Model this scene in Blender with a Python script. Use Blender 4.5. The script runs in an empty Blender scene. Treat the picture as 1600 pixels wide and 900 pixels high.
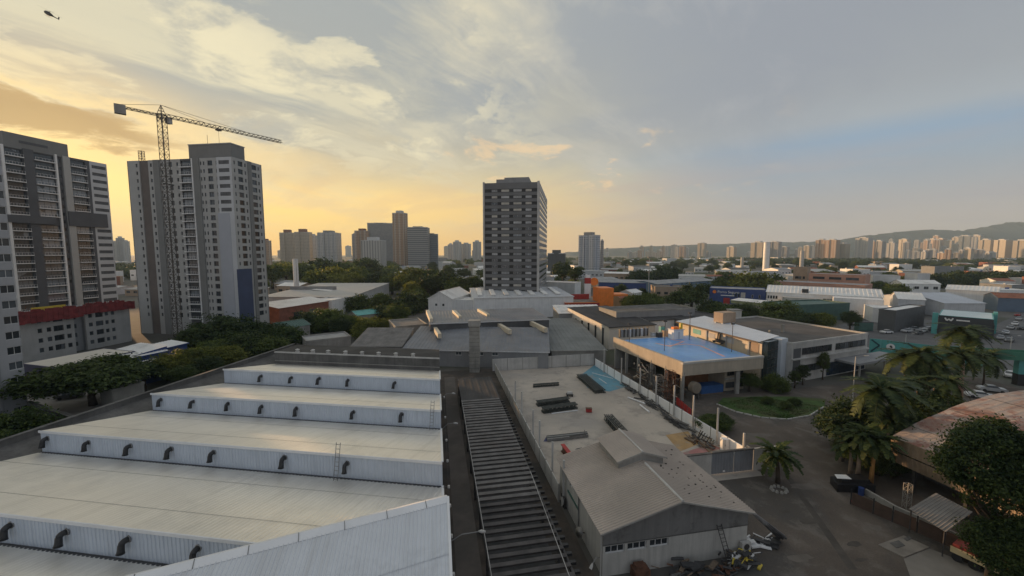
import bpy, bmesh, math, random
import numpy as np
from mathutils import Vector, Matrix
RND = random.Random(11)
SC = bpy.context.scene
COL = SC.collection
# ---------------------------------------------------------------- camera
F, CH = 620.0, 30.0
TH = math.atan(55 / F)
cam = bpy.data.cameras.new("camera")
cam.sensor_width = 36; cam.lens = 36 * F / 1600; cam.clip_end = 20000; cam.clip_start = .3
camo = bpy.data.objects.new("camera", cam); COL.objects.link(camo)
camo.location = (0, 0, CH); camo.rotation_euler = (math.pi / 2 - TH, 0, 0)
SC.camera = camo
# ---------------------------------------------------------------- sun, sky, exposure
SUN_AZ, SUN_EL = -48.5, 4.4
saz, sel = math.radians(SUN_AZ), math.radians(SUN_EL)
sdir = Vector((math.sin(saz) * math.cos(sel), math.cos(saz) * math.cos(sel), math.sin(sel)))
sl = bpy.data.lights.new("sun", 'SUN'); sl.energy = 5.0; sl.angle = math.radians(.9); sl.color = (1, .60, .30)
so = bpy.data.objects.new("sun", sl); COL.objects.link(so)
so.rotation_euler = sdir.to_track_quat('Z', 'Y').to_euler(); so.location = (0, 0, 200)
SC.view_settings.view_transform = 'Standard'; SC.view_settings.look = 'None'
SC.view_settings.exposure = .60; SC.view_settings.gamma = 1
SC.cycles.volume_bounces = 0; SC.cycles.max_bounces = 6; SC.cycles.diffuse_bounces = 3
SC.cycles.transparent_max_bounces = 12

class NT:
    """small helper to wire node trees"""
    def __init__(s, tree): s.t = tree; s.L = tree.links.new
    def n(s, typ, **kw):
        o = s.t.nodes.new(typ)
        for k, v in kw.items(): setattr(o, k, v)
        return o
    def put(s, sock, v):
        if hasattr(v, 'is_output') or isinstance(v, bpy.types.NodeSocket): s.L(v, sock)
        else: sock.default_value = v
    def math(s, op, a, b=0.0, c=0.0, clamp=False):
        o = s.n('ShaderNodeMath', operation=op, use_clamp=clamp)
        for i, v in enumerate((a, b, c)): s.put(o.inputs[i], v)
        return o.outputs[0]
    def vmath(s, op, a, b=(0, 0, 0)):
        o = s.n('ShaderNodeVectorMath', operation=op)
        s.put(o.inputs[0], a); s.put(o.inputs[1], b)
        return o.outputs['Value'] if op in ('DOT_PRODUCT', 'LENGTH') else o.outputs[0]
    def ramp(s, f, stops, interp='LINEAR'):
        o = s.n('ShaderNodeValToRGB'); s.put(o.inputs[0], f); r = o.color_ramp; r.interpolation = interp
        while len(r.elements) < len(stops): r.elements.new(.5)
        for e, (p, c) in zip(r.elements, stops):
            e.position = p; e.color = (c, c, c, 1) if isinstance(c, (int, float)) else (*c, 1)
        return o.outputs[0]
    def mix(s, f, a, b, mode='MIX'):
        o = s.n('ShaderNodeMix', data_type='RGBA', blend_type=mode)
        s.put(o.inputs[0], f)
        for k, v in ((6, a), (7, b)):
            s.put(o.inputs[k], (*v, 1) if isinstance(v, tuple) and len(v) == 3 else v)
        return o.outputs[2]
    def noise(s, vec, scale, detail=4, rough=.55, dist=0.0, out=0):
        o = s.n('ShaderNodeTexNoise'); s.put(o.inputs['Vector'], vec)
        o.inputs['Scale'].default_value = scale; o.inputs['Detail'].default_value = detail
        o.inputs['Roughness'].default_value = rough; o.inputs['Distortion'].default_value = dist
        return o.outputs[out]

w = bpy.data.worlds.new("World"); SC.world = w; w.use_nodes = True
T = NT(w.node_tree); w.node_tree.nodes.clear()
tc = T.n('ShaderNodeTexCoord').outputs['Generated']
dirn = T.vmath('NORMALIZE', tc)
sx = T.n('ShaderNodeSeparateXYZ'); T.L(dirn, sx.inputs[0]); dx, dy, dz = sx.outputs
el = T.math('MAXIMUM', dz, 0.0)
sky = T.n('ShaderNodeTexSky', sky_type='NISHITA', sun_disc=False, sun_elevation=sel,
          sun_rotation=saz % (2 * math.pi), air_density=1.2, dust_density=2.0, ozone_density=1.0, altitude=700)
hor = T.math('SQRT', T.math('ADD', T.math('MULTIPLY', dx, dx), T.math('MULTIPLY', dy, dy)))
hd = T.math('DIVIDE', T.math('ADD', T.math('MULTIPLY', dx, math.sin(saz)), T.math('MULTIPLY', dy, math.cos(saz))),
            T.math('MAXIMUM', hor, .001))                       # cos of azimuth from the sun
az = T.math('MULTIPLY_ADD', hd, .5, .5)
sunp = T.vmath('DOT_PRODUCT', dirn, tuple(sdir))                # cos of angle from the sun
# hazy evening air: colour by height, near the sun / to its side / away from it
near = T.ramp(el, [(0, (1.12, .62, .15)), (.06, (1.28, .82, .19)), (.13, (1.22, .82, .25)), (.22, (.70, .57, .34)), (.31, (.42, .425, .38)), (.5, (.37, .395, .39)), (.75, (.40, .42, .43)), (1, (.42, .44, .46))])
side = T.ramp(el, [(0, (1.04, .60, .19)), (.08, (1.06, .68, .22)), (.18, (.84, .65, .30)), (.29, (.53, .49, .37)), (.46, (.39, .405, .385)), (.75, (.40, .42, .43)), (1, (.42, .44, .46))])
away = T.ramp(el, [(0, (.52, .44, .39)), (.06, (.45, .41, .39)), (.10, (.39, .385, .39)), (.16, (.31, .37, .43)), (.212, (.265, .365, .475)), (.245, (.36, .395, .425)), (.29, (.335, .36, .385)), (.42, (.30, .325, .36)), (.6, (.33, .355, .385)), (1, (.42, .44, .46))])
f1 = T.ramp(az, [(.56, 0), (.93, 1)], 'EASE')
f2 = T.ramp(az, [(.82, 0), (1, 1)], 'EASE')
air = T.mix(f2, T.mix(f1, away, side), near)
skyb = T.mix(1.0, sky.outputs[0], (.10, .10, .10), 'MULTIPLY')
air = T.mix(.10, air, skyb)
OFFS = ((10.54, 4.19, 0), (9.49, 11.42, 0), (3.75, 9.22, 0), (4.02, 1.97, 0))
# cloud sheet coordinates (a plane overhead), warped so that the wisps curl
inv = T.math('DIVIDE', 1.0, T.math('ADD', el, .16))
cp = T.n('ShaderNodeCombineXYZ'); T.L(T.math('MULTIPLY', dx, inv), cp.inputs[0]); T.L(T.math('MULTIPLY', dy, inv), cp.inputs[1])
cpo = cp.outputs[0]
wv = T.vmath('SUBTRACT', T.noise(cpo, .8, 3, .5, 0, 'Color'), (.5, .5, .5))
wsc = T.n('ShaderNodeVectorMath', operation='SCALE'); T.L(wv, wsc.inputs[0]); wsc.inputs['Scale'].default_value = .55
cw = T.vmath('ADD', cpo, wsc.outputs[0])
def stretched(rot, sx_, sy_, off=(0, 0, 0)):
    mp = T.n('ShaderNodeMapping', vector_type='TEXTURE'); T.L(cw, mp.inputs[0]); mp.inputs['Rotation'].default_value = (0, 0, math.radians(rot)); mp.inputs['Scale'].default_value = (sx_, sy_, 1); mp.inputs['Location'].default_value = off
    return mp.outputs[0]
streak = T.noise(stretched(52, 2.1, .72, OFFS[0]), 1.25, 11, .66, .5)
puff = T.noise(T.vmath('ADD', cw, OFFS[3]), .95, 9, .60, .25)
big = T.noise(T.vmath('ADD', cpo, OFFS[2]), .38, 4, .5, .3)
hi = T.ramp(T.math('MULTIPLY_ADD', streak, .62, T.math('MULTIPLY', puff, .38)), [(.475, 0), (.53, .45), (.57, .9), (.64, 1)])
grey = T.ramp(T.math('MULTIPLY_ADD', big, .45, T.math('MULTIPLY', puff, .55)), [(.42, 0), (.53, 1)], 'EASE')
lit = T.mix(f1, (.47, .47, .475), T.mix(f2, (.66, .60, .44), (.78, .70, .47)))
dark = T.mix(f1, (.285, .31, .345), T.mix(f2, (.34, .365, .37), (.36, .375, .355)))
fade = T.ramp(el, [(.10, 0), (.34, 1)])
c1 = T.mix(T.math('MULTIPLY', T.math('MULTIPLY', grey, .85), fade), air, dark)
wl = T.ramp(az, [(.40, .18), (.62, .32), (.84, .80)])
tops = T.ramp(el, [(.05, .10), (.17, .6), (.32, 1), (.60, .85), (.9, .3)])
c2 = T.mix(T.math('MULTIPLY', T.math('MULTIPLY', hi, wl), tops), c1, lit)
# crisper heaped clouds on the sun's side
heap = T.ramp(T.noise(T.vmath('ADD', cw, OFFS[1]), 1.5, 10, .60, .25), [(.50, 0), (.53, .75), (.62, 1)])
hm_ = T.math('MULTIPLY', T.ramp(el, [(.15, 0), (.24, 1), (.42, 1), (.60, .2)]), T.ramp(az, [(.76, 0), (.92, 1)], 'EASE'))
hc = T.mix(T.ramp(T.noise(T.vmath('ADD', cw, (OFFS[1][0] + .12, OFFS[1][1] - .2, 0)), 2.6, 9, .66, .4), [(.42, 0), (.60, 1)], 'EASE'), (.84, .75, .50), (.47, .455, .385))
c2 = T.mix(T.math('MULTIPLY', T.math('MULTIPLY', heap, hm_), .75), c2, hc)
# small peach puffs low over the middle
pe = T.ramp(T.noise(T.vmath('ADD', cw, (2.2, 8.1, 0)), 3.0, 8, .6, .2), [(.56, 0), (.66, 1)], 'EASE')
pm = T.math('MULTIPLY', T.ramp(el, [(.10, 0), (.17, 1), (.25, 1), (.33, 0)]), T.ramp(az, [(.55, 0), (.72, 1), (.88, .8), (.95, 0)]))
c2 = T.mix(T.math('MULTIPLY', T.math('MULTIPLY', pe, pm), .6), c2, (.92, .63, .33))
# thin mauve-grey bars low in the clear part away from the sun
bar = T.ramp(T.noise(stretched(-40, 3.0, .9, (7, 3, 0)), 1.5, 7, .6, .3), [(.48, 0), (.60, 1)], 'EASE')
lowb_ = T.ramp(el, [(.03, 0), (.09, 1), (.15, 1), (.21, 0)])
c2 = T.mix(T.math('MULTIPLY', T.math('MULTIPLY', bar, lowb_), T.math('MULTIPLY_ADD', f1, -.35, .6)), c2, T.mix(f1, (.355, .345, .365), (.70, .47, .27)))
# the dusky bank low beside the sun, with a bright rim
aa = T.math('ARCTAN2', dx, dy)
elr = T.math('ARCTAN2', el, hor)
edge = T.math('MULTIPLY_ADD', T.noise(cw, 3.2, 9, .66, .3), .11, -.055)
bnk = T.math('ADD', T.math('POWER', T.math('DIVIDE', T.math('ADD', aa, 1.10), .47), 2.0),
             T.math('POWER', T.math('DIVIDE', T.math('ADD', T.math('SUBTRACT', elr, .212), T.math('ADD', edge, T.math('MULTIPLY', T.math('ADD', aa, .85), .05))), .040), 2.0))
bf = T.ramp(bnk, [(.45, 1), (1.25, 0)], 'EASE')
rim = T.ramp(T.math('MULTIPLY', bnk, .25), [(.20, 0), (.32, .6), (.60, 0)], 'EASE')
c3 = T.mix(rim, c2, (.98, .74, .36))
c3 = T.mix(T.math('MULTIPLY', bf, .90), c3, (.44, .295, .135))
glow = T.ramp(sunp, [(.955, 0), (.988, .30), (1, 1)], 'EASE')
c4 = T.mix(T.math('MULTIPLY', glow, .85), c3, (1.35, .92, .32))
c4 = T.mix(T.math('MULTIPLY', bf, .6), c4, (.52, .33, .14))
bg = T.n('ShaderNodeBackground'); T.L(T.mix(1.0, c4, (7.5, 7.5, 7.6), 'MULTIPLY'), bg.inputs[0]); bg.inputs[1].default_value = .10
wo = T.n('ShaderNodeOutputWorld'); T.L(bg.outputs[0], wo.inputs[0])

# ---------------------------------------------------------------- reading points off the view
CT, ST = math.cos(TH), math.sin(TH)
def ray(u, v):
    a = (u - 800) / F; b = (450 - v) / F
    return Vector((a, CT + b * ST, b * CT - ST))
def P(u, v, z=0.0):
    d = ray(u, v); t = (z - CH) / d.z
    return Vector((d.x * t, d.y * t, z))
def PY(u, v, y):
    d = ray(u, v); t = y / d.y
    return Vector((d.x * t, y, CH + d.z * t))
class Frame:
    def __init__(s, deg):
        r = math.radians(deg); s.F = Vector((math.sin(r), math.cos(r), 0)); s.R = Vector((math.cos(r), -math.sin(r), 0))
        s.yaw = -r
    def w(s, r, f, z=0.0): return s.R * r + s.F * f + Vector((0, 0, z))
    def rf(s, p): return p.dot(s.R), p.dot(s.F)
    def onF(s, u, v, f):
        d = ray(u, v); t = f / d.dot(s.F); p = d * t; return p.dot(s.R), CH + p.z
    def onR(s, u, v, r):
        d = ray(u, v); t = r / d.dot(s.R); p = d * t; return p.dot(s.F), CH + p.z
S = Frame(8.2)      # the factory's and the towers' grid
G = Frame(-10.7)    # the lane's and the yard's grid

# ---------------------------------------------------------------- materials
MATS = {}
def M(name, col, rough=.75, var=.18, scale=.6, metal=0.0, bump=0.0, streak=0.0, col2=None, spec=None, fine=0.0, patch=None, sheets=None):
    if name in MATS: return MATS[name]
    m = bpy.data.materials.new(name); m.use_nodes = True; N = NT(m.node_tree)
    b = m.node_tree.nodes['Principled BSDF']; pos = N.n('ShaderNodeNewGeometry').outputs['Position']
    n1 = N.noise(pos, scale, 6, .6)
    base = N.mix(N.ramp(n1, [(.35, 0), (.65, 1)]), tuple(c * (1 - var) for c in col), tuple(c * (1 + var) for c in col))
    if col2: base = N.mix(N.ramp(N.noise(pos, scale * .45, 5, .65, .5), [(.46, 0), (.60, 1)]), base, col2)
    if patch: base = N.mix(N.math('MULTIPLY', N.ramp(N.noise(pos, patch[1], 8, .7, .2), [(.52, 0), (.62, 1)]), patch[2]), base, patch[0])
    if streak:
        mp = N.n('ShaderNodeMapping'); N.L(pos, mp.inputs[0]); mp.inputs['Scale'].default_value = (1, 1, .06)
        base = N.mix(N.math('MULTIPLY', N.ramp(N.noise(mp.outputs[0], 2.2, 5, .65), [(.45, 0), (.75, 1)]), streak), base, tuple(c * .45 for c in col))
    if sheets:      # (frame, sheet width, run-off strength): tone per sheet, dirt along the fall
        fr, wd, sg = sheets; r_ = N.vmath('DOT_PRODUCT', pos, tuple(fr.R)); f_ = N.vmath('DOT_PRODUCT', pos, tuple(fr.F))
        cc = N.n('ShaderNodeCombineXYZ'); N.L(N.math('FLOOR', N.math('DIVIDE', r_, wd)), cc.inputs[0]); N.L(N.math('FLOOR', N.math('DIVIDE', f_, 6.3)), cc.inputs[1])
        wn = N.n('ShaderNodeTexWhiteNoise'); N.L(cc.outputs[0], wn.inputs[0])
        base = N.mix(N.math('MULTIPLY', wn.outputs[0], .07), base, tuple(c * .55 for c in col))
        c3_ = N.n('ShaderNodeCombineXYZ'); N.L(N.math('MULTIPLY', r_, 1.6), c3_.inputs[0]); N.L(N.math('MULTIPLY', f_, .10), c3_.inputs[1])
        base = N.mix(N.math('MULTIPLY', N.ramp(N.noise(c3_.outputs[0], 1.0, 6, .65), [(.48, 0), (.72, 1)]), sg), base, (.30, .27, .22))
    if fine: base = N.mix(fine, base, N.noise(pos, 6, 3, .7), 'OVERLAY')
    N.L(base, b.inputs['Base Color']); b.inputs['Roughness'].default_value = rough; b.inputs['Metallic'].default_value = metal
    if spec is not None: b.inputs['Specular IOR Level'].default_value = spec
    if bump:
        bp = N.n('ShaderNodeBump'); bp.inputs['Strength'].default_value = bump; bp.inputs['Distance'].default_value = .05
        N.L(N.noise(pos, 5, 5, .7), bp.inputs['Height']); N.L(bp.outputs[0], b.inputs['Normal'])
    MATS[name] = m; return m
def glass(name, col=(.03, .035, .04), rough=.12):
    if name in MATS: return MATS[name]
    m = bpy.data.materials.new(name); m.use_nodes = True; N = NT(m.node_tree); b = m.node_tree.nodes['Principled BSDF']
    g = N.n('ShaderNodeNewGeometry'); oi = N.n('ShaderNodeObjectInfo')
    k = N.math('FRACT', N.math('ADD', oi.outputs['Random'], N.math('MULTIPLY', N.noise(g.outputs['Position'], .35, 0), .3)))
    base = N.mix(N.ramp(k, [(.55, 0), (.95, 1)]), col, tuple(c * 3.2 + .02 for c in col))
    N.L(base, b.inputs['Base Color']); b.inputs['Roughness'].default_value = rough; b.inputs['Specular IOR Level'].default_value = .6
    MATS[name] = m; return m
def leafmat(name, a, b_, c_=None, trans=.25):
    if name in MATS: return MATS[name]
    m = bpy.data.materials.new(name); m.use_nodes = True; N = NT(m.node_tree); nt = m.node_tree
    p = nt.nodes['Principled BSDF']; g = N.n('ShaderNodeNewGeometry'); oi = N.n('ShaderNodeObjectInfo')
    k = N.math('ADD', N.noise(g.outputs['Position'], .55, 3, .6), N.math('MULTIPLY', N.math('SUBTRACT', oi.outputs['Random'], .5), .35))
    k = N.math('ADD', k, N.math('MULTIPLY', N.math('SUBTRACT', g.outputs['Random Per Island'], .5), .5))
    base = N.ramp(k, [(.25, a), (.75, b_)])
    N.L(base, p.inputs['Base Color']); p.inputs['Roughness'].default_value = .6; p.inputs['Specular IOR Level'].default_value = .25
    t = N.n('ShaderNodeBsdfTranslucent'); N.L(N.mix(1.0, base, (1.3, 1.3, .6), 'MULTIPLY'), t.inputs[0])
    mx = N.n('ShaderNodeMixShader'); mx.inputs[0].default_value = trans
    N.L(p.outputs[0], mx.inputs[1]); N.L(t.outputs[0], mx.inputs[2]); N.L(mx.outputs[0], nt.nodes['Material Output'].inputs[0])
    MATS[name] = m; return m
def farfacade(name, wall, win, wx, wz, fx=.5, fz=.5, stripe=0.0, wall2=None):
    """a window grid for towers too far off for their windows to be picked apart"""
    if name in MATS: return MATS[name]
    m = bpy.data.materials.new(name); m.use_nodes = True; N = NT(m.node_tree); b = m.node_tree.nodes['Principled BSDF']
    g = N.n('ShaderNodeNewGeometry'); pos, nor = g.outputs['Position'], g.outputs['True Normal']
    tan = N.vmath('CROSS_PRODUCT', nor, (0, 0, 1)); h = N.math('DIVIDE', N.vmath('DOT_PRODUCT', pos, tan), wx)
    sp = N.n('ShaderNodeSeparateXYZ'); N.L(pos, sp.inputs[0]); z = N.math('DIVIDE', sp.outputs[2], wz)
    ix = N.math('LESS_THAN', N.math('FRACT', h), fx); iz = N.math('LESS_THAN', N.math('FRACT', z), fz)
    mask = N.math('MULTIPLY', ix, iz)
    sn = N.n('ShaderNodeSeparateXYZ'); N.L(nor, sn.inputs[0])
    mask = N.math('MULTIPLY', mask, N.math('LESS_THAN', N.math('ABSOLUTE', sn.outputs[2]), .5))
    cid = N.n('ShaderNodeCombineXYZ'); N.L(N.math('FLOOR', h), cid.inputs[0]); N.L(N.math('FLOOR', z), cid.inputs[1])
    wn = N.n('ShaderNodeTexWhiteNoise'); N.L(cid.outputs[0], wn.inputs[0])
    wc = N.mix(N.math('MULTIPLY', wn.outputs[0], .6), win, tuple(c * .75 for c in wall))
    oi = N.n('ShaderNodeObjectInfo')
    base = N.mix(N.math('MULTIPLY', oi.outputs['Random'], .35), wall, tuple(c * .72 for c in wall))
    if wall2: base = N.mix(N.math('LESS_THAN', N.math('FRACT', N.math('DIVIDE', h, 3.0)), .34), base, wall2)
    N.L(N.mix(mask, base, wc), b.inputs['Base Color']); b.inputs['Roughness'].default_value = .6
    MATS[name] = m; return m

# ---------------------------------------------------------------- mesh building
def rootloc(o):
    while o is not None and o.parent is not None: o = o.parent
    return Vector((0, 0, 0)) if o is None else Vector(o.location)
class MB:
    def __init__(s): s.v = []; s.f = []; s.m = []
    def quad(s, a, b, c, d, m=0):
        i = len(s.v); s.v += [tuple(a), tuple(b), tuple(c), tuple(d)]; s.f.append((i, i + 1, i + 2, i + 3)); s.m.append(m)
    def poly(s, pts, m=0):
        i = len(s.v); s.v += [tuple(p) for p in pts]; s.f.append(tuple(range(i, i + len(pts)))); s.m.append(m)
    def box8(s, p, m=0):           # p: four bottom, four top
        i = len(s.v); s.v += [tuple(q) for q in p]
        for f in ((3, 2, 1, 0), (4, 5, 6, 7), (0, 1, 5, 4), (1, 2, 6, 5), (2, 3, 7, 6), (3, 0, 4, 7)):
            s.f.append(tuple(i + k for k in f)); s.m.append(m)
        return s
    def box(s, o, X, Y, x0, x1, y0, y1, z0, z1, m=0):   # along unit vectors X, Y from o
        o = Vector(o)
        c = [o + X * a + Y * b for a, b in ((x0, y0), (x1, y0), (x1, y1), (x0, y1))]
        return s.box8([(q.x, q.y, z0 + o.z) for q in c] + [(q.x, q.y, z1 + o.z) for q in c], m)
    def fbox(s, fr, r0, r1, f0, f1, z0, z1, m=0): return s.box((0, 0, 0), fr.R, fr.F, r0, r1, f0, f1, z0, z1, m)
    def lbox(s, x0, x1, y0, y1, z0, z1, m=0): return s.box((0, 0, 0), Vector((1, 0, 0)), Vector((0, 1, 0)), x0, x1, y0, y1, z0, z1, m)
    def prism(s, pts, z0, z1, m=0, mt=None):
        n = len(pts); b = [(p[0], p[1], z0) for p in pts]; t = [(p[0], p[1], z1) for p in pts]
        i = len(s.v); s.v += b + t
        for k in range(n):
            j = (k + 1) % n; s.f.append((i + k, i + j, i + n + j, i + n + k)); s.m.append(m)
        s.f.append(tuple(i + n + k for k in range(n))); s.m.append(m if mt is None else mt)
        s.f.append(tuple(i + k for k in reversed(range(n)))); s.m.append(m)
        return s
    def bar(s, p, q, w, h=None, m=0, up=Vector((0, 0, 1))):
        p, q = Vector(p), Vector(q); h = h or w; d = (q - p).normalized()
        if abs(d.dot(up)) > .95: up = Vector((0, 1, 0))
        x = d.cross(up).normalized() * (w / 2); y = x.cross(d).normalized() * (h / 2)
        return s.box8([p - x - y, p + x - y, p + x + y, p - x + y, q - x - y, q + x - y, q + x + y, q - x + y], m)
    def tube(s, pts, r, n=8, m=0, cap=True):
        pts = [Vector(p) for p in pts]; rr = r if isinstance(r, (list, tuple)) else [r] * len(pts); i0 = len(s.v)
        for k, p in enumerate(pts):
            d = (pts[min(k + 1, len(pts) - 1)] - pts[max(k - 1, 0)]).normalized()
            up = Vector((0, 0, 1)) if abs(d.z) < .9 else Vector((1, 0, 0))
            x = d.cross(up).normalized(); y = x.cross(d)
            for j in range(n):
                a = 2 * math.pi * j / n; s.v.append(tuple(p + (x * math.cos(a) + y * math.sin(a)) * rr[k]))
        for k in range(len(pts) - 1):
            for j in range(n):
                a = i0 + k * n + j; b = i0 + k * n + (j + 1) % n; s.f.append((a, b, b + n, a + n)); s.m.append(m)
        if cap:
            s.f.append(tuple(i0 + j for j in reversed(range(n)))); s.m.append(m)
            e = i0 + (len(pts) - 1) * n; s.f.append(tuple(e + j for j in range(n))); s.m.append(m)
        return s
    def corr(s, a, b, c, d, pitch=.4, depth=.05, m=0):
        """a ribbed sheet: ribs run from the edge a-b to the edge d-c"""
        a, b, c, d = map(Vector, (a, b, c, d)); n = (b - a).cross(d - a).normalized() * depth
        k = max(2, int((b - a).length / pitch)); i0 = len(s.v); prof = ((0, 0), (.55, 0), (.68, 1), (.87, 1)); row = []
        for j in range(k):
            for t, hh in prof: row.append(((j + t) / k, hh))
        row.append((1.0, 0))
        for t, hh in row:
            s.v.append(tuple(a.lerp(b, t) + n * hh)); s.v.append(tuple(d.lerp(c, t) + n * hh))
        for j in range(len(row) - 1):
            q = i0 + 2 * j; s.f.append((q, q + 2, q + 3, q + 1)); s.m.append(m)
        return s
    def build(s, name, mats, parent=None, kind=None, label=None, smooth=False, cut=None, keep=False):
        me = bpy.data.meshes.new(name); off = rootloc(parent) if not keep else Vector((0, 0, 0))
        me.from_pydata([(x - off.x, y - off.y, z - off.z) for x, y, z in s.v], [], s.f)
        mats = mats if isinstance(mats, (list, tuple)) else [mats]
        for mm in mats: me.materials.append(mm)
        me.polygons.foreach_set('material_index', s.m)
        if smooth: me.polygons.foreach_set('use_smooth', [True] * len(s.f))
        if cut:
            bm = bmesh.new(); bm.from_mesh(me)
            for co, no in cut:
                bmesh.ops.bisect_plane(bm, geom=bm.verts[:] + bm.edges[:] + bm.faces[:], plane_co=Vector(co) - off, plane_no=no, clear_outer=True)
            bm.to_mesh(me); bm.free()
        o = bpy.data.objects.new(name, me); COL.objects.link(o)
        if parent: o.parent = parent
        if kind: o['kind'] = kind
        if label: o['label'] = label
        return o
def tag(o, label, cat, group=None):
    o['label'] = label; o['category'] = cat
    if group: o['group'] = group
    return o
def thing(name, label, cat, loc, group=None, yaw=0.0):
    o = bpy.data.objects.new(name, None); COL.objects.link(o); o.empty_display_size = .5
    o.location = loc; o.rotation_euler = (0, 0, yaw)
    return tag(o, label, cat, group)
def inst(name, me, parent, loc, yaw=0.0, scale=None, world=True, label=None, kind=None):
    o = bpy.data.objects.new(name, me); COL.objects.link(o); o.parent = parent
    o.location = Vector(loc) - (rootloc(parent) if world else Vector((0, 0, 0)))
    o.rotation_euler = (0, 0, yaw) if isinstance(yaw, (int, float)) else yaw
    if scale is not None: o.scale = scale if isinstance(scale, (tuple, list)) else (scale,) * 3
    if label: o['label'] = label
    if kind: o['kind'] = kind
    return o
def struct(name, mb, mat):
    return mb.build(name, mat, None, 'structure')
WM = {}
def winmesh(w_, h_, mull, frame, pane, t=.06, sill=False):
    """a window in its opening: outside is -y"""
    key = (round(w_, 2), round(h_, 2), mull, frame.name, pane.name)
    if key in WM: return WM[key]
    b = MB(); a, c = w_ / 2, h_ / 2
    b.quad((-a, 0, -c), (a, 0, -c), (a, 0, c), (-a, 0, c), 1)
    for x0, x1, z0, z1 in ((-a, a, -c, -c + t), (-a, a, c - t, c), (-a, -a + t, -c + t, c - t), (a - t, a, -c + t, c - t)):
        b.lbox(x0, x1, -.05, -.004, z0, z1)
    for k in range(mull):
        x = -a + w_ * (k + 1) / (mull + 1); b.lbox(x - t / 2, x + t / 2, -.045, -.004, -c + t, c - t)
    o = b.build('window', [frame, pane], keep=True); me = o.data; bpy.data.objects.remove(o); WM[key] = me
    return me
def winparts(w_, h_, mull, frame, pane, t=.06):
    key = ('parts', round(w_, 2), round(h_, 2), mull, frame.name, pane.name)
    if key not in WM:
        a, c = w_ / 2, h_ / 2; b = MB(); q = MB(); q.quad((-a, 0, -c), (a, 0, -c), (a, 0, c), (-a, 0, c))
        for x0, x1, z0, z1 in ((-a, a, -c, -c + t), (-a, a, c - t, c), (-a, -a + t, -c + t, c - t), (a - t, a, -c + t, c - t)): b.lbox(x0, x1, -.05, -.004, z0, z1)
        b.lbox(-a - .05, a + .05, -.14, -.052, -c - .06, -c + .02)
        for k in range(mull):
            x = -a + w_ * (k + 1) / (mull + 1); b.lbox(x - t / 2, x + t / 2, -.045, -.004, -c + t, c - t)
        out = []
        for m_, nm, mm in ((b, "window", frame), (q, "pane", pane)):
            o = m_.build(nm, mm, keep=True); out.append(o.data); bpy.data.objects.remove(o)
        WM[key] = out
    return WM[key]
def wall_holes(mb, o, d, L, z0, z1, rects, dep=.2, m=0, mr=None):
    """a wall from o along d with openings; outside is to the right of d"""
    o, d = Vector(o), Vector(d); n = Vector((d.y, -d.x, 0)); mr = m if mr is None else mr
    pt = lambda a, z, k=0.0: (o + d * a - n * k).to_tuple()[:2] + (z,)
    cols = {}
    for a, b, c, e in rects: cols.setdefault((round(a, 3), round(b, 3)), []).append((c, e))
    x = 0.0
    for (a, b) in sorted(cols):
        if a > x: mb.quad(pt(x, z0), pt(a, z0), pt(a, z1), pt(x, z1), m)
        z = z0
        for c, e in sorted(cols[(a, b)]):
            mb.quad(pt(a, z), pt(b, z), pt(b, c), pt(a, c), m); z = e
            mb.quad(pt(a, c), pt(b, c), pt(b, c, dep), pt(a, c, dep), mr); mb.quad(pt(b, e), pt(a, e), pt(a, e, dep), pt(b, e, dep), mr)
            mb.quad(pt(a, e), pt(a, c), pt(a, c, dep), pt(a, e, dep), mr); mb.quad(pt(b, c), pt(b, e), pt(b, e, dep), pt(b, c, dep), mr)
        mb.quad(pt(a, z), pt(b, z), pt(b, z1), pt(a, z1), m); x = b
    if x < L: mb.quad(pt(x, z0), pt(L, z0), pt(L, z1), pt(x, z1), m)
def put_windows(root, o, d, rects, frame, pane, dep=.2, mull=1, name='window'):
    d = Vector(d); n = Vector((d.y, -d.x, 0)); yaw = math.atan2(d.y, d.x)
    for a, b, c, e in rects:
        p = Vector(o) + d * ((a + b) / 2) - n * dep; p.z = (c + e) / 2
        if p.length < 135:       # near enough for frame and pane to be told apart
            fm, pm = winparts(b - a, e - c, mull, frame, pane); wo_ = inst(name, fm, root, p, yaw); inst("pane", pm, wo_, (0, 0, 0), world=False)
        else: inst(name, winmesh(b - a, e - c, mull, frame, pane), root, p, yaw)
# ---------------------------------------------------------------- shared materials
m_white = M("white_paint", (.82, .82, .81), .5, .06, .3, streak=.25)
m_conc = M("concrete", (.32, .31, .285), .85, .2, .25, streak=.35, bump=.2)
m_concl = M("pale_concrete", (.50, .49, .465), .8, .14, .3, streak=.3, bump=.15)
m_darkconc = M("stained_concrete", (.13, .125, .118), .88, .3, .3, streak=.55, bump=.3)
m_roofw = M("white_roof_metal", (.89, .855, .79), .46, .03, .12, metal=.8, streak=0, sheets=(S, 1.05, .16), patch=((.66, .64, .60), .09, .4))
m_roofp = M("white_sheet_roof", (.82, .81, .78), .6, .06, .2, patch=((.48, .465, .44), .15, .5))
m_front = M("bluish_white_cladding", (.57, .625, .70), .45, .05, .4, streak=.22)
m_trim = M("white_flashing", (.78, .79, .80), .4, .05, .5)
m_gut = M("dark_gutter", (.05, .05, .052), .6, .3, 1)
m_duct = M("black_duct", (.028, .028, .03), .45, .3, 2)
m_steel = M("dull_steel", (.22, .22, .22), .45, .2, 2, metal=.3)
m_dsteel = M("dark_steel", (.06, .058, .058), .55, .3, 2, metal=.2)
m_rust = M("rusty_steel", (.12, .055, .032), .8, .35, 1.5)
m_black = M("black_paint", (.02, .02, .022), .5, .2, 2)
m_soil = M("brown_soil", (.085, .068, .055), .95, .35, .35, col2=(.05, .045, .04), bump=.5)
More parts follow.
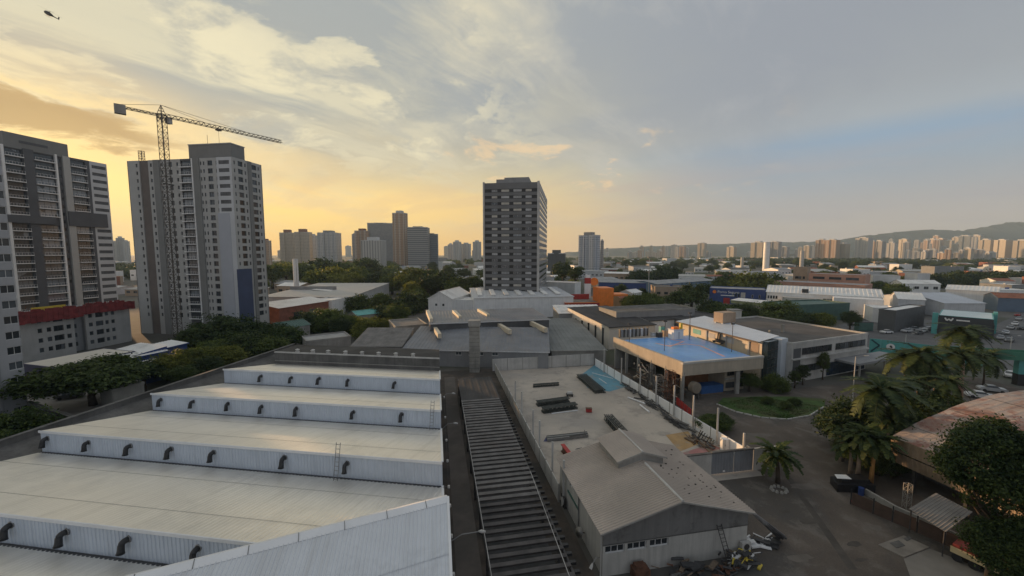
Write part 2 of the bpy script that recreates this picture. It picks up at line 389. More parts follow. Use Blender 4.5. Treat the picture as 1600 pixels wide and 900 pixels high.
m_yard = M("yard_concrete", (.47, .415, .35), .85, .13, .09, col2=(.36, .33, .295), bump=.2, fine=.2, patch=((.24, .22, .20), .20, .55))
m_wood = M("weathered_wood", (.16, .12, .085), .85, .3, 3)
m_frame_w = M("white_window_frame", (.62, .62, .61), .5, .05, 2)
m_frame_d = M("dark_window_frame", (.05, .05, .055), .5, .1, 2)
m_alu = M("aluminium_frame", (.42, .43, .44), .4, .08, 2, metal=.4)
g_dark = glass("dark_glass")
g_grey = glass("grey_glass", (.07, .08, .09), .1)
g_void = M("dim_room", (.022, .022, .024), .9, .4, .7)
m_blue = M("blue_paint", (.035, .07, .23), .55, .12, .5, streak=.2)
m_red = M("red_paint", (.42, .035, .03), .55, .15, .8, streak=.2)
m_orange = M("orange_paint", (.9, .24, .035), .5, .1, .6, streak=.15)
m_yellow = M("yellow_paint", (.62, .48, .06), .5, .1, .8)
m_teal = M("teal_paint", (.10, .38, .36), .5, .12, .5, streak=.25)
m_green = M("dull_green_sheet", (.06, .13, .11), .6, .15, .6, streak=.2)
m_grass = M("lawn", (.055, .105, .022), .95, .3, .6, col2=(.075, .09, .03), bump=.6)
m_asph = M("asphalt", (.12, .12, .122), .9, .2, .2, bump=.3)
m_drive = M("worn_brown_paving", (.115, .093, .075), .92, .22, .14, col2=(.082, .074, .066), bump=.5, fine=.35, patch=((.18, .16, .14), .28, .55))
m_asb = M("fibre_cement_roof", (.47, .405, .345), .9, .12, .2, streak=0, col2=(.41, .355, .305), bump=.2)
m_greyroof = M("grey_sheet_roof", (.32, .325, .33), .6, .16, .3, streak=0, patch=((.15, .15, .155), .2, .5))
m_blkroof = M("black_membrane_roof", (.045, .044, .046), .8, .25, .3)
m_tile = M("clay_tile_roof", (.30, .115, .065), .85, .25, .8)
m_brick = M("red_brick_wall", (.26, .10, .065), .85, .2, .6, streak=.2)
m_beige = M("beige_render", (.46, .40, .32), .8, .1, .3, streak=.3)
m_pink = M("salmon_render", (.50, .28, .21), .8, .1, .3, streak=.25)
m_tan = M("tan_render", (.40, .30, .22), .8, .1, .3, streak=.25)
m_lgrey = M("light_grey_render", (.56, .57, .58), .75, .08, .3, streak=.25)
m_mgrey = M("mid_grey_render", (.27, .275, .28), .75, .1, .3, streak=.25)
m_dgrey = M("dark_grey_render", (.10, .105, .11), .7, .12, .4, streak=.2)
# ---------------------------------------------------------------- ground
m_ground = M("city_ground", (.10, .095, .085), .95, .3, .012, col2=(.055, .075, .03), patch=((.19, .18, .17), .02, .5))
b = MB(); b.quad((-5200, -60, 0), (5200, -60, 0), (5200, 4600, 0), (-5200, 4600, 0)); struct("ground", b, m_ground)
def sheet(name, pts, z, mat, kind='structure'):
    b = MB(); b.poly([(p[0], p[1], z) for p in pts]); return struct(name, b, mat)
sheet("yard", [G.w(14, 44), G.w(43.2, 44), G.w(41, 98), G.w(14, 98)], .012, m_yard)
sheet("lane_floor", [G.w(-1, 15), G.w(14, 15), G.w(14, 100), G.w(-1, 100)], .006, m_soil)
sheet("lane_path", [G.w(1.3, 15), G.w(3.7, 15), G.w(3.7, 95), G.w(1.3, 95)], .012, M("brown_path", (.13, .112, .098), .92, .2, .3, col2=(.10, .09, .08), bump=.3))
sheet("driveway", [G.w(30, -10), G.w(120, -10), G.w(128, 75), G.w(60, 72), G.w(44, 100), G.w(43.3, 46), G.w(30, 45)], .010, m_drive)
sheet("side_street", [(88, 28), (200, 60), (205, 112), (120, 84), (96, 70)], .016, m_asph)
sheet("avenue", [P(1500, 565), P(1640, 600), P(1760, 500), P(1625, 478), P(1560, 505)], .014, m_asph)
sheet("service_road", [P(1345, 545), P(1500, 575), P(1560, 512), P(1380, 492), P(1310, 508)], .018, m_asph)
sheet("left_street", [P(-40, 640), P(60, 700), P(300, 560), P(430, 530), P(430, 522), P(250, 545), P(20, 590)], .010, M("pale_street", (.20, .19, .18), .9, .2, .2))
m_rep = M("dark_paving_repair", (.082, .071, .06), .93, .2, .6, bump=.3); m_repl = M("pale_paving_repair", (.15, .13, .11), .92, .15, .6, bump=.3)
def blot(name, u, v, ru, rv, mat, z, seed):
    q = random.Random(seed); sheet(name, [P(u + ru * math.cos(a) * q.uniform(.7, 1.15), v + rv * math.sin(a) * q.uniform(.7, 1.15)) for a in [k * 2 * math.pi / 14 for k in range(14)]], z, mat)
for k, (u, v, ru, rv, mm) in enumerate(((1265, 815, 16, 5, m_rep), (1335, 850, 13, 5, m_rep), (1250, 872, 20, 7, m_repl), (1215, 725, 22, 4, m_rep), (1300, 705, 18, 5, m_repl), (1180, 680, 24, 4, m_repl), (1345, 875, 10, 3, m_rep), (1260, 760, 30, 6, m_repl), (1225, 800, 12, 3, m_rep), (1320, 640, 22, 3, m_rep), (1365, 825, 14, 4, m_repl))):
    blot("paving_repair", u, v, ru, rv, mm, .0165 + .0007 * k, k)
sheet("paving_trench", [P(1190, 690), P(1196, 690), P(1340, 890), P(1326, 890)], .0145, m_rep)
sheet("paving_trench", [P(1240, 668), P(1244, 667), P(1410, 720), P(1406, 723)], .0148, m_repl)
# ---------------------------------------------------------------- the sawtooth factory
fac = thing("sawtooth_factory", "long factory with stepped white sawtooth roofs and grey elbow vents along each step", "factory", S.w(-40, 45, 0))
FR = [11.6, 24.2, 36.9, 49.6, 62.2]; PI_ = 12.65; ZT, ZB, SL = 9.0, 6.4, -61.8
cutR = [(G.w(.2, 0), G.R)]
for i, f in enumerate(FR):
    rr = G.rf(S.w(0, f))[0]
    fb = FR[i + 1] if i + 1 < len(FR) else 74.9
    mid = f + (fb - f) * .46; zm = ZT + (ZB - ZT) * .46
    b = MB(); b.corr(S.w(SL, f - .10, ZT), S.w(12, f - .10, ZT), S.w(12, mid + .15, zm - .03), S.w(SL, mid + .15, zm - .03), .42, .022)
    b.build("roof_sheet", m_roofw, fac, cut=cutR)
    b = MB(); b.corr(S.w(SL, mid, zm - .035), S.w(12, mid, zm - .035), S.w(12, fb - .02, ZB), S.w(SL, fb - .02, ZB), .42, .022)
    b.build("roof_sheet", m_roofw, fac, cut=cutR)
    b = MB(); b.corr(S.w(SL, f, ZB - .4), S.w(12, f, ZB - .4), S.w(12, f, ZT - .06), S.w(SL, f, ZT - .06), .36, .05)
    b.build("step_wall", m_front, fac, cut=cutR)
    b = MB(); b.fbox(S, SL - .05, 12, f - .17, f - .075, ZT - .20, ZT + .07); b.build("edge_flashing", m_trim, fac, cut=cutR)
    b = MB(); b.fbox(S, SL, 12, f - .40, f - .06, ZB - .35, ZB + .07); b.build("gutter", m_gut, fac, cut=cutR)
    b = MB(); b.poly([S.w(SL, f, ZB - .4), S.w(SL, f, ZT), S.w(SL, fb, ZB), S.w(SL, fb, ZB - .4)]); b.build("end_panel", m_concl, fac)
    a, c = G.w(.2, 0), G.w(.2, 1)
    def onend(ff, z):
        t = (ff - a.dot(S.F)) / (c - a).dot(S.F); p = a + (c - a) * t; return (p.x, p.y, z)
    b = MB(); b.poly([onend(f, ZB - .4), onend(fb, ZB - .4), onend(fb, ZB), onend(f, ZT)]); b.build("end_panel", m_front, fac)
    b = MB(); b.bar(onend(f, ZT + .03), onend(fb, ZB + .05), .25, .1); b.build("edge_flashing", m_trim, fac)
b = MB(); b.fbox(G, -.25, .15, 12, 84, 0, ZB - .1); b.build("side_wall", m_dgrey, fac)
b = MB(); b.fbox(S, -65.9, -65.5, 6, 86, 0, 8.0); b.fbox(S, -66.0, -65.4, 6, 86, 8.0, 8.15); b.build("parapet", m_darkconc, fac)
b = MB(); b.quad(S.w(-65.5, 6, 7.3), S.w(SL, 6, 6.2), S.w(SL, 86, 6.2), S.w(-65.5, 86, 7.3)); b.build("gutter_slope", m_darkconc, fac)
b = MB(); b.fbox(S, -61.8, 14, 74.9, 75.3, 4.5, 9.0); b.build("rear_step_wall", m_darkconc, fac, cut=cutR)
b = MB(); b.fbox(S, -61.8, 14, 75.3, 82.0, 8.2, 8.95); b.build("rear_roof", M("soot_dark_roof", (.05, .048, .047), .85, .3, .3), fac, cut=cutR)
b = MB(); b.fbox(S, -61.8, 14, 74.72, 74.9, 8.85, 9.12); b.build("rear_edge", m_concl, fac, cut=cutR)
b = MB(); b.fbox(S, -61.8, 14, 74.80, 74.9, 7.1, 7.22); b.build("rear_ledge", m_conc, fac, cut=cutR)
for u in (463, 487, 511, 538, 564, 590, 617, 644):
    r, z = S.onF(u, 552, 75.0); b = MB(); p = S.w(r, 75.4, 0)
    b.lbox(-.32, .32, -.32, .32, 0, .3); b.tube([(0, 0, .28), (0, 0, .55)], .2, 8); b.tube([(0, 0, .55), (0, 0, .62), (0, 0, .78)], [.45, .45, .12], 10)
    b.v = [(x + p.x, y + p.y, zz + 8.95) for x, y, zz in b.v]; b.build("roof_ventilator", m_concl, fac)
for i, f in enumerate(FR):
    b = MB(); z_ = lambda q: ZT - (q - f) * (ZT - ZB) / 12.65 + .05
    for q in (3.0, 9.2): b.bar(S.w(SL, f + q, z_(f + q) - .015), S.w(12, f + q, z_(f + q) - .015), .03, .008)
    b.build("lap_line", m_conc, fac, cut=cutR)
# elbow vents, copied from one
b = MB(); pts = [(0, .05, 0), (0, -.25, 0)]
for k in range(7):
    a = math.pi / 2 * k / 6; pts.append((0, -.25 - .40 * math.sin(a), -.40 * (1 - math.cos(a))))
pts += [(0, -.68, -.75), (0, -.74, -1.15)]
b.tube(pts, [.30] * 9 + [.31, .36], 12, 0)
b.tube([(0, .05, 0), (0, -.06, 0)], .40, 12, 1)
b.tube([(0, -.743, -1.13), (0, -.752, -1.19)], .385, 12, 0)
eo = b.build("vent_elbow", [m_duct, m_steel], keep=True, smooth=True); elbow = eo.data; bpy.data.objects.remove(eo)
rows = [(24.2, [(17.4, 815), (105, 826), (201.6, 838), (310, 850)]),
        (36.9, [(75, 686), (138.6, 689), (204.6, 695), (268, 700), (334.5, 705), (445, 716), (543, 722)]),
        (49.6, [(252, 624), (303, 627), (357, 630), (409.5, 633), (463.5, 636), (553, 643), (628, 648)]),
        (62.2, [(409, 588), (456, 590), (499.5, 592), (544, 594), (617.5, 598)])]
for f, us in rows:
    for u, v in us:
        r, z = S.onF(u, v, f); inst("vent_elbow", elbow, fac, S.w(r, f - .02, 8.1 + RND.uniform(-.06, .06)), (0, RND.uniform(-.06, .06), S.yaw + RND.uniform(-.35, .1)), RND.uniform(.70, .80))
def ladder(parent, p, q, side, wid=.45, mat=m_steel, n=9, name="ladder"):
    b = MB(); p, q, side = Vector(p), Vector(q), Vector(side).normalized() * wid / 2
    b.bar(p - side, q - side, .05); b.bar(p + side, q + side, .05)
    for k in range(n):
        c = p.lerp(q, (k + .5) / n); b.bar(c - side, c + side, .035)
    return b.build(name, mat, parent)
for u, v, f in ((531, 722, 36.9), (677, 648, 49.6)):
    r, z = S.onF(u, v, f); ladder(fac, S.w(r, f - .9, 6.5), S.w(r, f - .12, 10.3), S.R)
# conduits and brackets along the lane side
for f in (21, 23.5, 27, 31, 35, 38, 43, 48, 55, 63):
    b = MB(); b.bar(G.w(.2, f, 6.9), G.w(.75, f, 6.9), .05); b.tube([G.w(.8, f, 6.75), G.w(.8, f, 7.0)], .12, 8, 1); b.build("insulator_bracket", [m_dsteel, m_concl], fac)
b = MB(); b.tube([G.w(.75, 20, 6.9), G.w(.78, 42, 6.75), G.w(.75, 63, 6.9)], .025, 5); b.build("cable", m_black, fac)
b = MB(); b.tube([G.w(.55, 30.2, 1), G.w(.55, 30.2, 5), G.w(.55, 30.2, 6.4)], [.30, .30, .22], 12); b.build("downpipe", m_black, fac)
# lane lamps on arms
for k, (f, rr) in enumerate(((31.8, 3.2), (54, 2.0), (66, 2.2))):
    t = thing("wall_lamp", ("curved lamp arm reaching over the lane nearest the dark beam canopy's front end", "lamp arm on the factory side wall midway down the lane", "farthest lamp arm over the narrow lane beside the white roofs")[k], "lamp", G.w(.3, f, 5.5), "lamps over the lane")
    b = MB(); b.tube([G.w(.2, f, 5.5), G.w((.2 + rr) / 2, f, 6.3), G.w(rr, f, 6.35)], .04, 6); b.build("arm", m_steel, t)
    b = MB(); b.tube([G.w(rr - .1, f, 6.38), G.w(rr + .15, f, 6.34), G.w(rr + .5, f, 6.26)], [.06, .15, .09], 8); b.build("lamp_head", m_concl, t, smooth=True)
# ---------------------------------------------------------------- nearer ribbed roof at the bottom edge
nr = thing("ribbed_roof_building", "bluish white ribbed roof with a white ridge flashing at the bottom edge of the view", "building", (-12, 22, 0))
A_, B_ = P(150, 917, 11), P(699, 777, 11); C_ = P(706, 960, 8.4); dn = (C_ - B_); D_ = A_ + dn
mN = M("white_ribbed_roof", (.66, .69, .73), .45, .05, .3, metal=.25, sheets=(Frame(-10), 1.0, .2), patch=((.5, .52, .55), .3, .4))
mid1, mid2 = A_ + dn * .55, B_ + dn * .55; up = Vector((0, 0, .03))
b = MB(); b.corr(mid1 + up, mid2 + up, B_ + up, A_ + up, .28, .04); b.build("roof_sheet", mN, nr)
b = MB(); b.corr(A_ + dn * 1.3, B_ + dn * 1.3, mid2 - dn * .03, mid1 - dn * .03, .28, .04); b.build("roof_sheet", mN, nr)
sd = (B_ - A_).normalized(); pr = Vector((-sd.y, sd.x, 0))
b = MB(); b.quad(A_ - pr * .5 + Vector((0, 0, -.12)), B_ - pr * .5 + Vector((0, 0, -.12)), B_ + Vector((0, 0, .14)), A_ + Vector((0, 0, .14)))
b.quad(A_ + Vector((0, 0, .14)), B_ + Vector((0, 0, .14)), B_ + pr * .35 + Vector((0, 0, .0)), A_ + pr * .35 + Vector((0, 0, .0)))
b.build("ridge_flashing", m_trim, nr)
b = MB()
for k in range(7):
    q = A_.lerp(B_, (k + .6) / 7.2); b.bar(q - pr * .5 + Vector((0, 0, -.1)), q + pr * .03 + Vector((0, 0, .16)), .04, .05)
b.build("flashing_joint", m_steel, nr, kind='stuff')
b = MB(); q1, q2 = B_ + pr * .3, A_ + pr * .3; lo = lambda q: Vector((q.x, q.y, 5.8))
b.quad(lo(q2), lo(q1), q1 - Vector((0, 0, .1)), q2 - Vector((0, 0, .1))); b.build("rear_wall", m_front, nr)
b = MB(); e1, e2 = B_, B_ + dn * 1.3; b.quad(lo(e1), lo(e2), e2, e1); b.build("side_wall", m_front, nr)
b = MB(); b.bar(B_ + Vector((.05, 0, .05)), B_ + dn * 1.3 + Vector((.05, 0, .05)), .18, .14); b.build("verge_flashing", m_trim, nr)
# ---------------------------------------------------------------- the beam canopy over the middle lane
cano = thing("beam_canopy", "long low canopy of bare crosswise beams between the factory and the yard wall", "canopy", G.w(7.5, 55, 0))
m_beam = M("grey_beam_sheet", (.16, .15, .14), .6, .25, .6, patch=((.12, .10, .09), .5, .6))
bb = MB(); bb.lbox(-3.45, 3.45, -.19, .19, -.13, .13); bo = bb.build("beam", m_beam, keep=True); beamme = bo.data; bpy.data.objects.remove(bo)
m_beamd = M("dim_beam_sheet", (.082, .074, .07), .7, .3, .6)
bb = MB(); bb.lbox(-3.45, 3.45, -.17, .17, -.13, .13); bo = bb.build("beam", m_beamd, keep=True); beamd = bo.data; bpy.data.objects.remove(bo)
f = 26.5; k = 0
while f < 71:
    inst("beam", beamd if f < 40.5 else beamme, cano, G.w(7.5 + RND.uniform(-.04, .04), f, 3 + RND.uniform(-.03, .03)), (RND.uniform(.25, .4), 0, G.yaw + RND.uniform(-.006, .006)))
    f += 1.05; k += 1
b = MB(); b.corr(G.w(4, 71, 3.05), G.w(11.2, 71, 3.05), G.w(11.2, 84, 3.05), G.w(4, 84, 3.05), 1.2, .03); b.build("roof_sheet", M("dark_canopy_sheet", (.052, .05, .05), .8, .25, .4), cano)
for r in (4.1, 11.0):
    b = MB(); b.fbox(G, r - .1, r + .1, 26, 84, 2.45, 2.85); b.build("side_rail", m_dsteel, cano)
    for f in range(28, 84, 6):
        b = MB(); b.fbox(G, r - .12, r + .12, f - .12, f + .12, 0, 2.45); b.build("column", m_dsteel, cano)
b = MB()
for f in np.arange(27, 71, 1.05): b.fbox(G, 11.1, 11.65, f - .12, f + .2, 2.6, 2.85)
b.build("beam_end", m_black, cano, kind='stuff')
b = MB(); b.tube([G.w(4.0, 26, 3.5), G.w(4.0, 70, 3.5)], .035, 5); b.build("cable", m_concl, cano)
b = MB(); b.tube([G.w(10.2, 26, 3.5), G.w(10.8, 45, 3.4)], .035, 5); b.build("cable", m_concl, cano)
b = MB(); b.fbox(G, 4.3, 10.8, 24, 83, .02, .10); b.build("floor_slab", m_gut, cano)  # near-black slab colour stands in for the shade between the beams
# ---------------------------------------------------------------- yard walls and fence
def panel_fence(name, label, cat, p, q, h, n, mat, postmat, th=.12, bays_gap=.16):
    p, q = Vector(p), Vector(q); t = thing(name, label, cat, p); d = (q - p) / n; u = d.normalized(); nn = Vector((u.y, -u.x, 0)); L = d.length
    b = MB(); b.box((0, 0, 0), u, nn, bays_gap / 2, L - bays_gap / 2, -th / 2, th / 2, 0, h); o = b.build("panel", mat, keep=True)
    o.parent = t; me = o.data
    for k in range(1, n): inst("panel", me, t, p + d * k)
    b = MB(); b.box((0, 0, 0), u, nn, -bays_gap / 2 + .004, bays_gap / 2 - .004, -th * .8, th * .8, 0, h + .08); o = b.build("post", postmat, keep=True); o.parent = t; me = o.data
    for k in range(1, n + 1): inst("post", me, t, p + d * k)
    return t
panel_fence("yard_wall", "low white panel wall between the lane and the left side of the concrete yard", "wall", G.w(14, 43.7), G.w(14, 97), 2.2, 18, m_concl, m_conc)
panel_fence("panel_fence", "bright white panel fence along the right side of the concrete yard", "fence", G.w(43.3, 47.5), G.w(41, 97.6), 2.0, 14, M("white_fence_panel", (.88, .89, .89), .6, .05, .3, streak=.2), m_conc)
panel_fence("rear_yard_wall", "grey concrete wall closing the far end of the yard", "wall", G.w(13.4, 98), G.w(41, 98.4), 3.1, 7, m_concl, m_conc)
posts = [(826, 695), (841, 715), (859, 755), (875, 790), (808, 660), (797, 640)]
for k, (u, v) in enumerate(posts):
    r, f = G.rf(P(u, v, 0)); p = G.w(14.35, f); h = 5.6
    b = MB(); b.lbox(p.x - .12, p.x + .12, p.y - .12, p.y + .12, 0, h); b.lbox(p.x - .2, p.x + .2, p.y - .2, p.y + .2, 0, .12)
    tag(b.build("lamp_post", m_concl), ["tall bare square post on the left edge of the yard, third from the workshop", "tall bare square post on the left edge of the yard, second from the workshop", "tall bare square post standing close behind the workshop's left rear corner", "tall bare square post against the workshop's left wall", "tall bare post on the left yard wall, second from the far end", "farthest tall bare post on the left yard wall"][k], "post", "posts along the left yard wall")
for k, (u, v) in enumerate([(949.5, 581), (981, 598), (1004, 617), (1027, 633), (1053.6, 651), (1085, 670), (1122, 694), (1165, 720)]):
    p0 = P(u, v, 0); r, f = G.rf(p0); p = G.w(41 + (97.6 - f) / 50 * 2.3 - .3, f)
    b = MB(); b.lbox(-.11, .11, -.11, .11, 0, 5.9 if k < 7 else 4.2); b.lbox(-.28, .28, -.28, .28, 0, .1)
    b.v = [(x + p.x, y + p.y, z) for x, y, z in b.v]
    tag(b.build("fence_post", m_concl), "tall bare post rising from the white panel fence, " + ["farthest of the row", "second from the far end", "third from the far end", "fourth from the far end", "fourth from the near end", "third from the near end", "second from the near end", "shorter one at its near end"][k], "post", "posts along the white fence")
# painted patches
sheet("blue_floor_patch", [P(905, 588), P(935, 566), P(985, 603), P(952, 612), P(918, 606)], .024, M("worn_blue_floor", (.12, .29, .38), .8, .12, .3, patch=((.3, .28, .25), .25, .7)))
sheet("ochre_floor_patch", [P(1040, 680), P(1075, 674), P(1092, 694), P(1062, 706)], .024, M("worn_ochre_floor", (.40, .26, .12), .85, .15, .4, patch=((.3, .28, .25), .3, .7)))
sheet("red_floor_patch", [P(1062, 709), P(1110, 694), P(1128, 701), P(1080, 712)], .026, M("worn_red_floor", (.36, .17, .16), .85, .15, .4, patch=((.3, .28, .25), .3, .7)))
# ---------------------------------------------------------------- stacks in the yard
m_truss = M("dark_green_truss", (.045, .052, .048), .6, .25, 1.2, patch=((.12, .12, .11), 1.2, .5))
def truss_stack(label, p, q, wid, n, h, gap=.9):
    p, q = Vector(p), Vector(q); t = thing("truss_stack", label, "steel stack", (p + q) / 2, "stacks of dark steel trusses lying in the yard")
    u = (q - p); L = u.length; u.normalize(); s = Vector((-u.y, u.x, 0))
    b = MB(); e = .07
    for z in (.12, h): b.bar(u * (-L / 2) + Vector((0, 0, z)), u * (L / 2) + Vector((0, 0, z)), .16, .12)
    k = max(4, int(L / gap))
    for j in range(k):
        a0, a1 = -L / 2 + L * j / k, -L / 2 + L * (j + 1) / k
        b.bar(u * a0 + Vector((0, 0, .14)), u * ((a0 + a1) / 2) + Vector((0, 0, h)), e); b.bar(u * ((a0 + a1) / 2) + Vector((0, 0, h)), u * a1 + Vector((0, 0, .14)), e)
    o = b.build("truss", m_truss, keep=True); me = o.data; o.parent = t
    for j in range(n):
        off = s * (wid * ((j + .5) / n - .5)) + u * RND.uniform(-.15, .15)
        if j == 0: o.location = off
        else: inst("truss", me, t, off, world=False)
    for a in (-.3, .3):
        b = MB(); c = (p + q) / 2 + u * L * a; b.bar(c - s * wid * .55 + Vector((0, 0, .04)), c + s * wid * .55 + Vector((0, 0, .04)), .12, .08); b.build("timber_skid", m_wood, t)
truss_stack("long broad stack of dark trusses lying on the blue painted floor", P(908, 589), P(938, 615), 2.6, 7, .75)
truss_stack("farther of the two dark truss stacks side by side mid yard", P(839, 634), P(889, 627), 1.5, 5, .8)
truss_stack("nearer of the two dark truss stacks side by side mid yard, behind a white bar", P(847, 645), P(900, 637), 1.5, 5, .9)
truss_stack("slim dark truss stack alone at the far left of the yard", P(833, 605), P(873, 602), 1.0, 3, .6)
truss_stack("dark truss stack just behind the workshop roof's raised vent", P(950, 656), P(974, 683), 1.7, 5, 1.0)
def bars(name, label, cat, lst, mat, r, group=None):
    for (p, q) in lst:
        b = MB(); b.tube([Vector(p) + Vector((0, 0, r + .02)), Vector(q) + Vector((0, 0, r + .02))], r, 8); tag(b.build(name, mat), label, cat, group)
bars("white_bar", "thin white bar lying in front of the paired dark truss stacks", "bar", [(P(862, 647), P(903, 642))], m_trim, .09)
bars("white_pipe", "longer white pipe lying beside the scrap along the white fence", "pipe", [(P(981, 622), P(1008, 632))], m_trim, .15)
bars("white_pipe", "shorter white pipe end lying nearer the camera beside the fence scrap", "pipe", [(P(1000, 634), P(1014, 645))], m_trim, .16)
bars("white_pipe", "white rod on the blue painted floor beside the broad truss stack", "pipe", [(P(925, 583), P(958, 592))], m_trim, .07)
bars("white_pipe", "short white rod angled on the blue painted floor", "pipe", [(P(936, 592), P(948, 600))], m_trim, .08)
# flat load of beams on a blue tarp
t = thing("beam_pile", "flat pile of long dark beams on a blue tarp in the yard", "steel pile", P(888, 684))
b = MB(); b.poly([P(849, 690, .03), P(882, 688, .03), P(882, 681, .03), P(853, 683, .03)]); b.build("tarp", M("blue_tarp", (.03, .035, .13), .5, .2, .8), t)
for k in range(4):
    b = MB(); o = Vector((0, .33 * k, 0)); b.bar(P(855, 687.5, .3) + o, P(919, 680.5, .3) + o, .26, .42); b.build("beam", m_truss if k % 2 else m_steel, t)
b = MB(); b.bar(P(890, 682, .6), P(918, 677, .6), .1); b.bar(P(915, 680, .6), P(913, 672, .6), .08); b.build("loose_rod", m_dsteel, t)
t = thing("red_bin", "small bright red bin standing alone in the yard", "bin", P(920, 644))
b = MB(); p = P(920, 644); b.lbox(p.x - .52, p.x + .52, p.y - .3, p.y + .3, .08, .72); b.build("bin_body", m_red, t)
b = MB(); b.lbox(p.x - .58, p.x + .58, p.y - .36, p.y + .36, .72, .80); b.build("rim", m_rust, t)
b = MB(); b.lbox(p.x - .5, p.x + .5, p.y - .25, p.y + .25, .012, .08); b.build("base", m_black, t)
t = thing("red_girder", "short rusty red I-beam lying end-on in front of the workshop", "girder", P(886, 708))
p, q = P(879, 699, .55), P(892, 716, .55)
for nm, z0, wd, hh in (("top_flange", .5, .6, .12), ("web", 0, .08, .9), ("bottom_flange", -.5, .6, .12)):
    b = MB(); b.bar(p + Vector((0, 0, z0)), q + Vector((0, 0, z0)), wd, hh); b.build(nm, m_red if z0 > 0 else m_rust, t)
t = thing("slatted_crate", "small dark slatted crate beside the red girder", "crate", P(910, 712))
p = P(910, 711); u = (P(915, 710) - P(904, 701)).normalized(); s = Vector((-u.y, u.x, 0))
for k in range(5):
    b = MB(); b.box((p.x, p.y, 0), u, s, -1.0 + .42 * k, -.75 + .42 * k, -.5, .5, .06, .62); b.build("slat", m_truss, t)
b = MB(); b.box((p.x, p.y, 0), u, s, -1.05, 1.0, -.56, -.505, .04, .6); b.build("side_board", m_concl, t)
t = thing("covered_barrow", "small pale covered barrow between the stacks in the yard", "barrow", P(890, 619))
p = P(890, 619); b = MB(); b.lbox(p.x - .7, p.x + .7, p.y - .45, p.y + .45, .3, .55); b.build("tray", m_black, t)
b = MB(); b.prism([(p.x - .6, p.y - .4), (p.x + .6, p.y - .4), (p.x + .45, p.y + .4), (p.x - .45, p.y + .4)], .55, .95); b.build("cover", m_concl, t)
for s_ in (-.5, .5):
    b = MB(); b.tube([(p.x + s_, p.y - .5, .18), (p.x + s_, p.y - .35, .18)], .17, 10); b.build("wheel", m_black, t)
# scrap heap along the fence
def scrap(name, label, cat, path, n, mats, rw, hmax, lmin=.5, lmax=2.2):
    t = thing(name, label, cat, path[0]); path = [Vector(p) for p in path]
    bl = [MB() for _ in mats]
    for k in range(n):
        s = RND.random() * (len(path) - 1); i = min(int(s), len(path) - 2); c = path[i].lerp(path[i + 1], s - i)
        c = c + Vector((RND.gauss(0, rw), RND.gauss(0, rw), RND.random() ** 2 * hmax + .08)); L = RND.uniform(lmin, lmax) / 2
        d = (path[i + 1] - path[i]).normalized(); d = Vector((d.x + RND.gauss(0, .5), d.y + RND.gauss(0, .5), RND.gauss(0, .12))).normalized() * L
        m = RND.randrange(len(mats)); wd = RND.uniform(.05, .25)
        a, e = c - d, c + d; a.z = max(a.z, wd * .6 + .03); e.z = max(e.z, wd * .6 + .03)
        if RND.random() < .55: bl[m].tube([a, e], wd / 2, 6)
        else: bl[m].bar(a, e, wd * RND.uniform(1, 3.2), wd * .7)
    for q, m in zip(bl, mats):
        if q.v: q.build("scrap_pieces", m, t, kind='stuff')
    return t
scrap("scrap_heap", "long tangle of dark pipes and hoses lying along the white fence", "scrap heap", [P(972, 600), P(990, 612), P(1018, 632), P(1045, 655), P(1075, 675)], 90, [m_dsteel, m_gut, m_darkconc, m_gut], .45, .5, 1.0, 3.5)
scrap("scrap_heap", "reddish scrap pile at the near corner of the yard beside the ochre floor", "scrap heap", [P(1080, 682), P(1095, 694), P(1108, 704)], 40, [m_rust, m_dsteel, m_wood, m_gut], .5, .5, .6, 2.0)
t = thing("red_gas_bottle", "upright red cylinder leaning on the white fence near its far end", "cylinder", P(978, 600))
p = P(979, 601); b = MB(); b.tube([(p.x, p.y, .02), (p.x, p.y, 1.5), (p.x, p.y, 1.7), (p.x, p.y, 1.8)], [.32, .32, .2, .1], 12); b.build("cylinder_body", m_red, t)
b = MB(); b.tube([(p.x, p.y, 1.8), (p.x, p.y, 1.95)], .12, 8); b.build("valve", m_dsteel, t)
t = thing("leaning_pallet", "dark pallet and machine frame leaning on the white fence near its end", "pallet", P(1100, 690))
for k in range(6):
    u0 = 1092 + k * 3.6; v0 = 680 + k * 2.7
    b = MB(); b.bar(P(u0, v0 + 4, .1), P(u0 + 6, v0 - 6, 1.5 - .1 * k), .22, .08); b.build("slat", m_truss, t)
b = MB(); b.bar(P(1089, 684, .5), P(1115, 694, .4), .12); b.bar(P(1094, 678, 1.3), P(1112, 686, .9), .12); b.build("rail", m_dsteel, t)
b = MB(); b.bar(P(1089, 686, .1), P(1095, 672, 2.4), .1); b.build("handle", m_black, t)
t = thing("white_cabinet", "scuffed white cabinet leaning against the near end of the white fence", "cabinet", P(1134, 704))
p = P(1133, 705); b = MB(); b.lbox(p.x - .5, p.x + .5, p.y - .1, p.y + .6, .05, 1.9); b.build("cabinet_body", m_white, t)
b = MB(); b.lbox(p.x - .46, p.x - .02, p.y - .15, p.y - .104, .1, 1.85); b.build("door", m_lgrey, t)
b = MB(); b.lbox(p.x - .08, p.x - .04, p.y - .2, p.y - .15, .9, 1.1); b.build("handle", m_black, t)
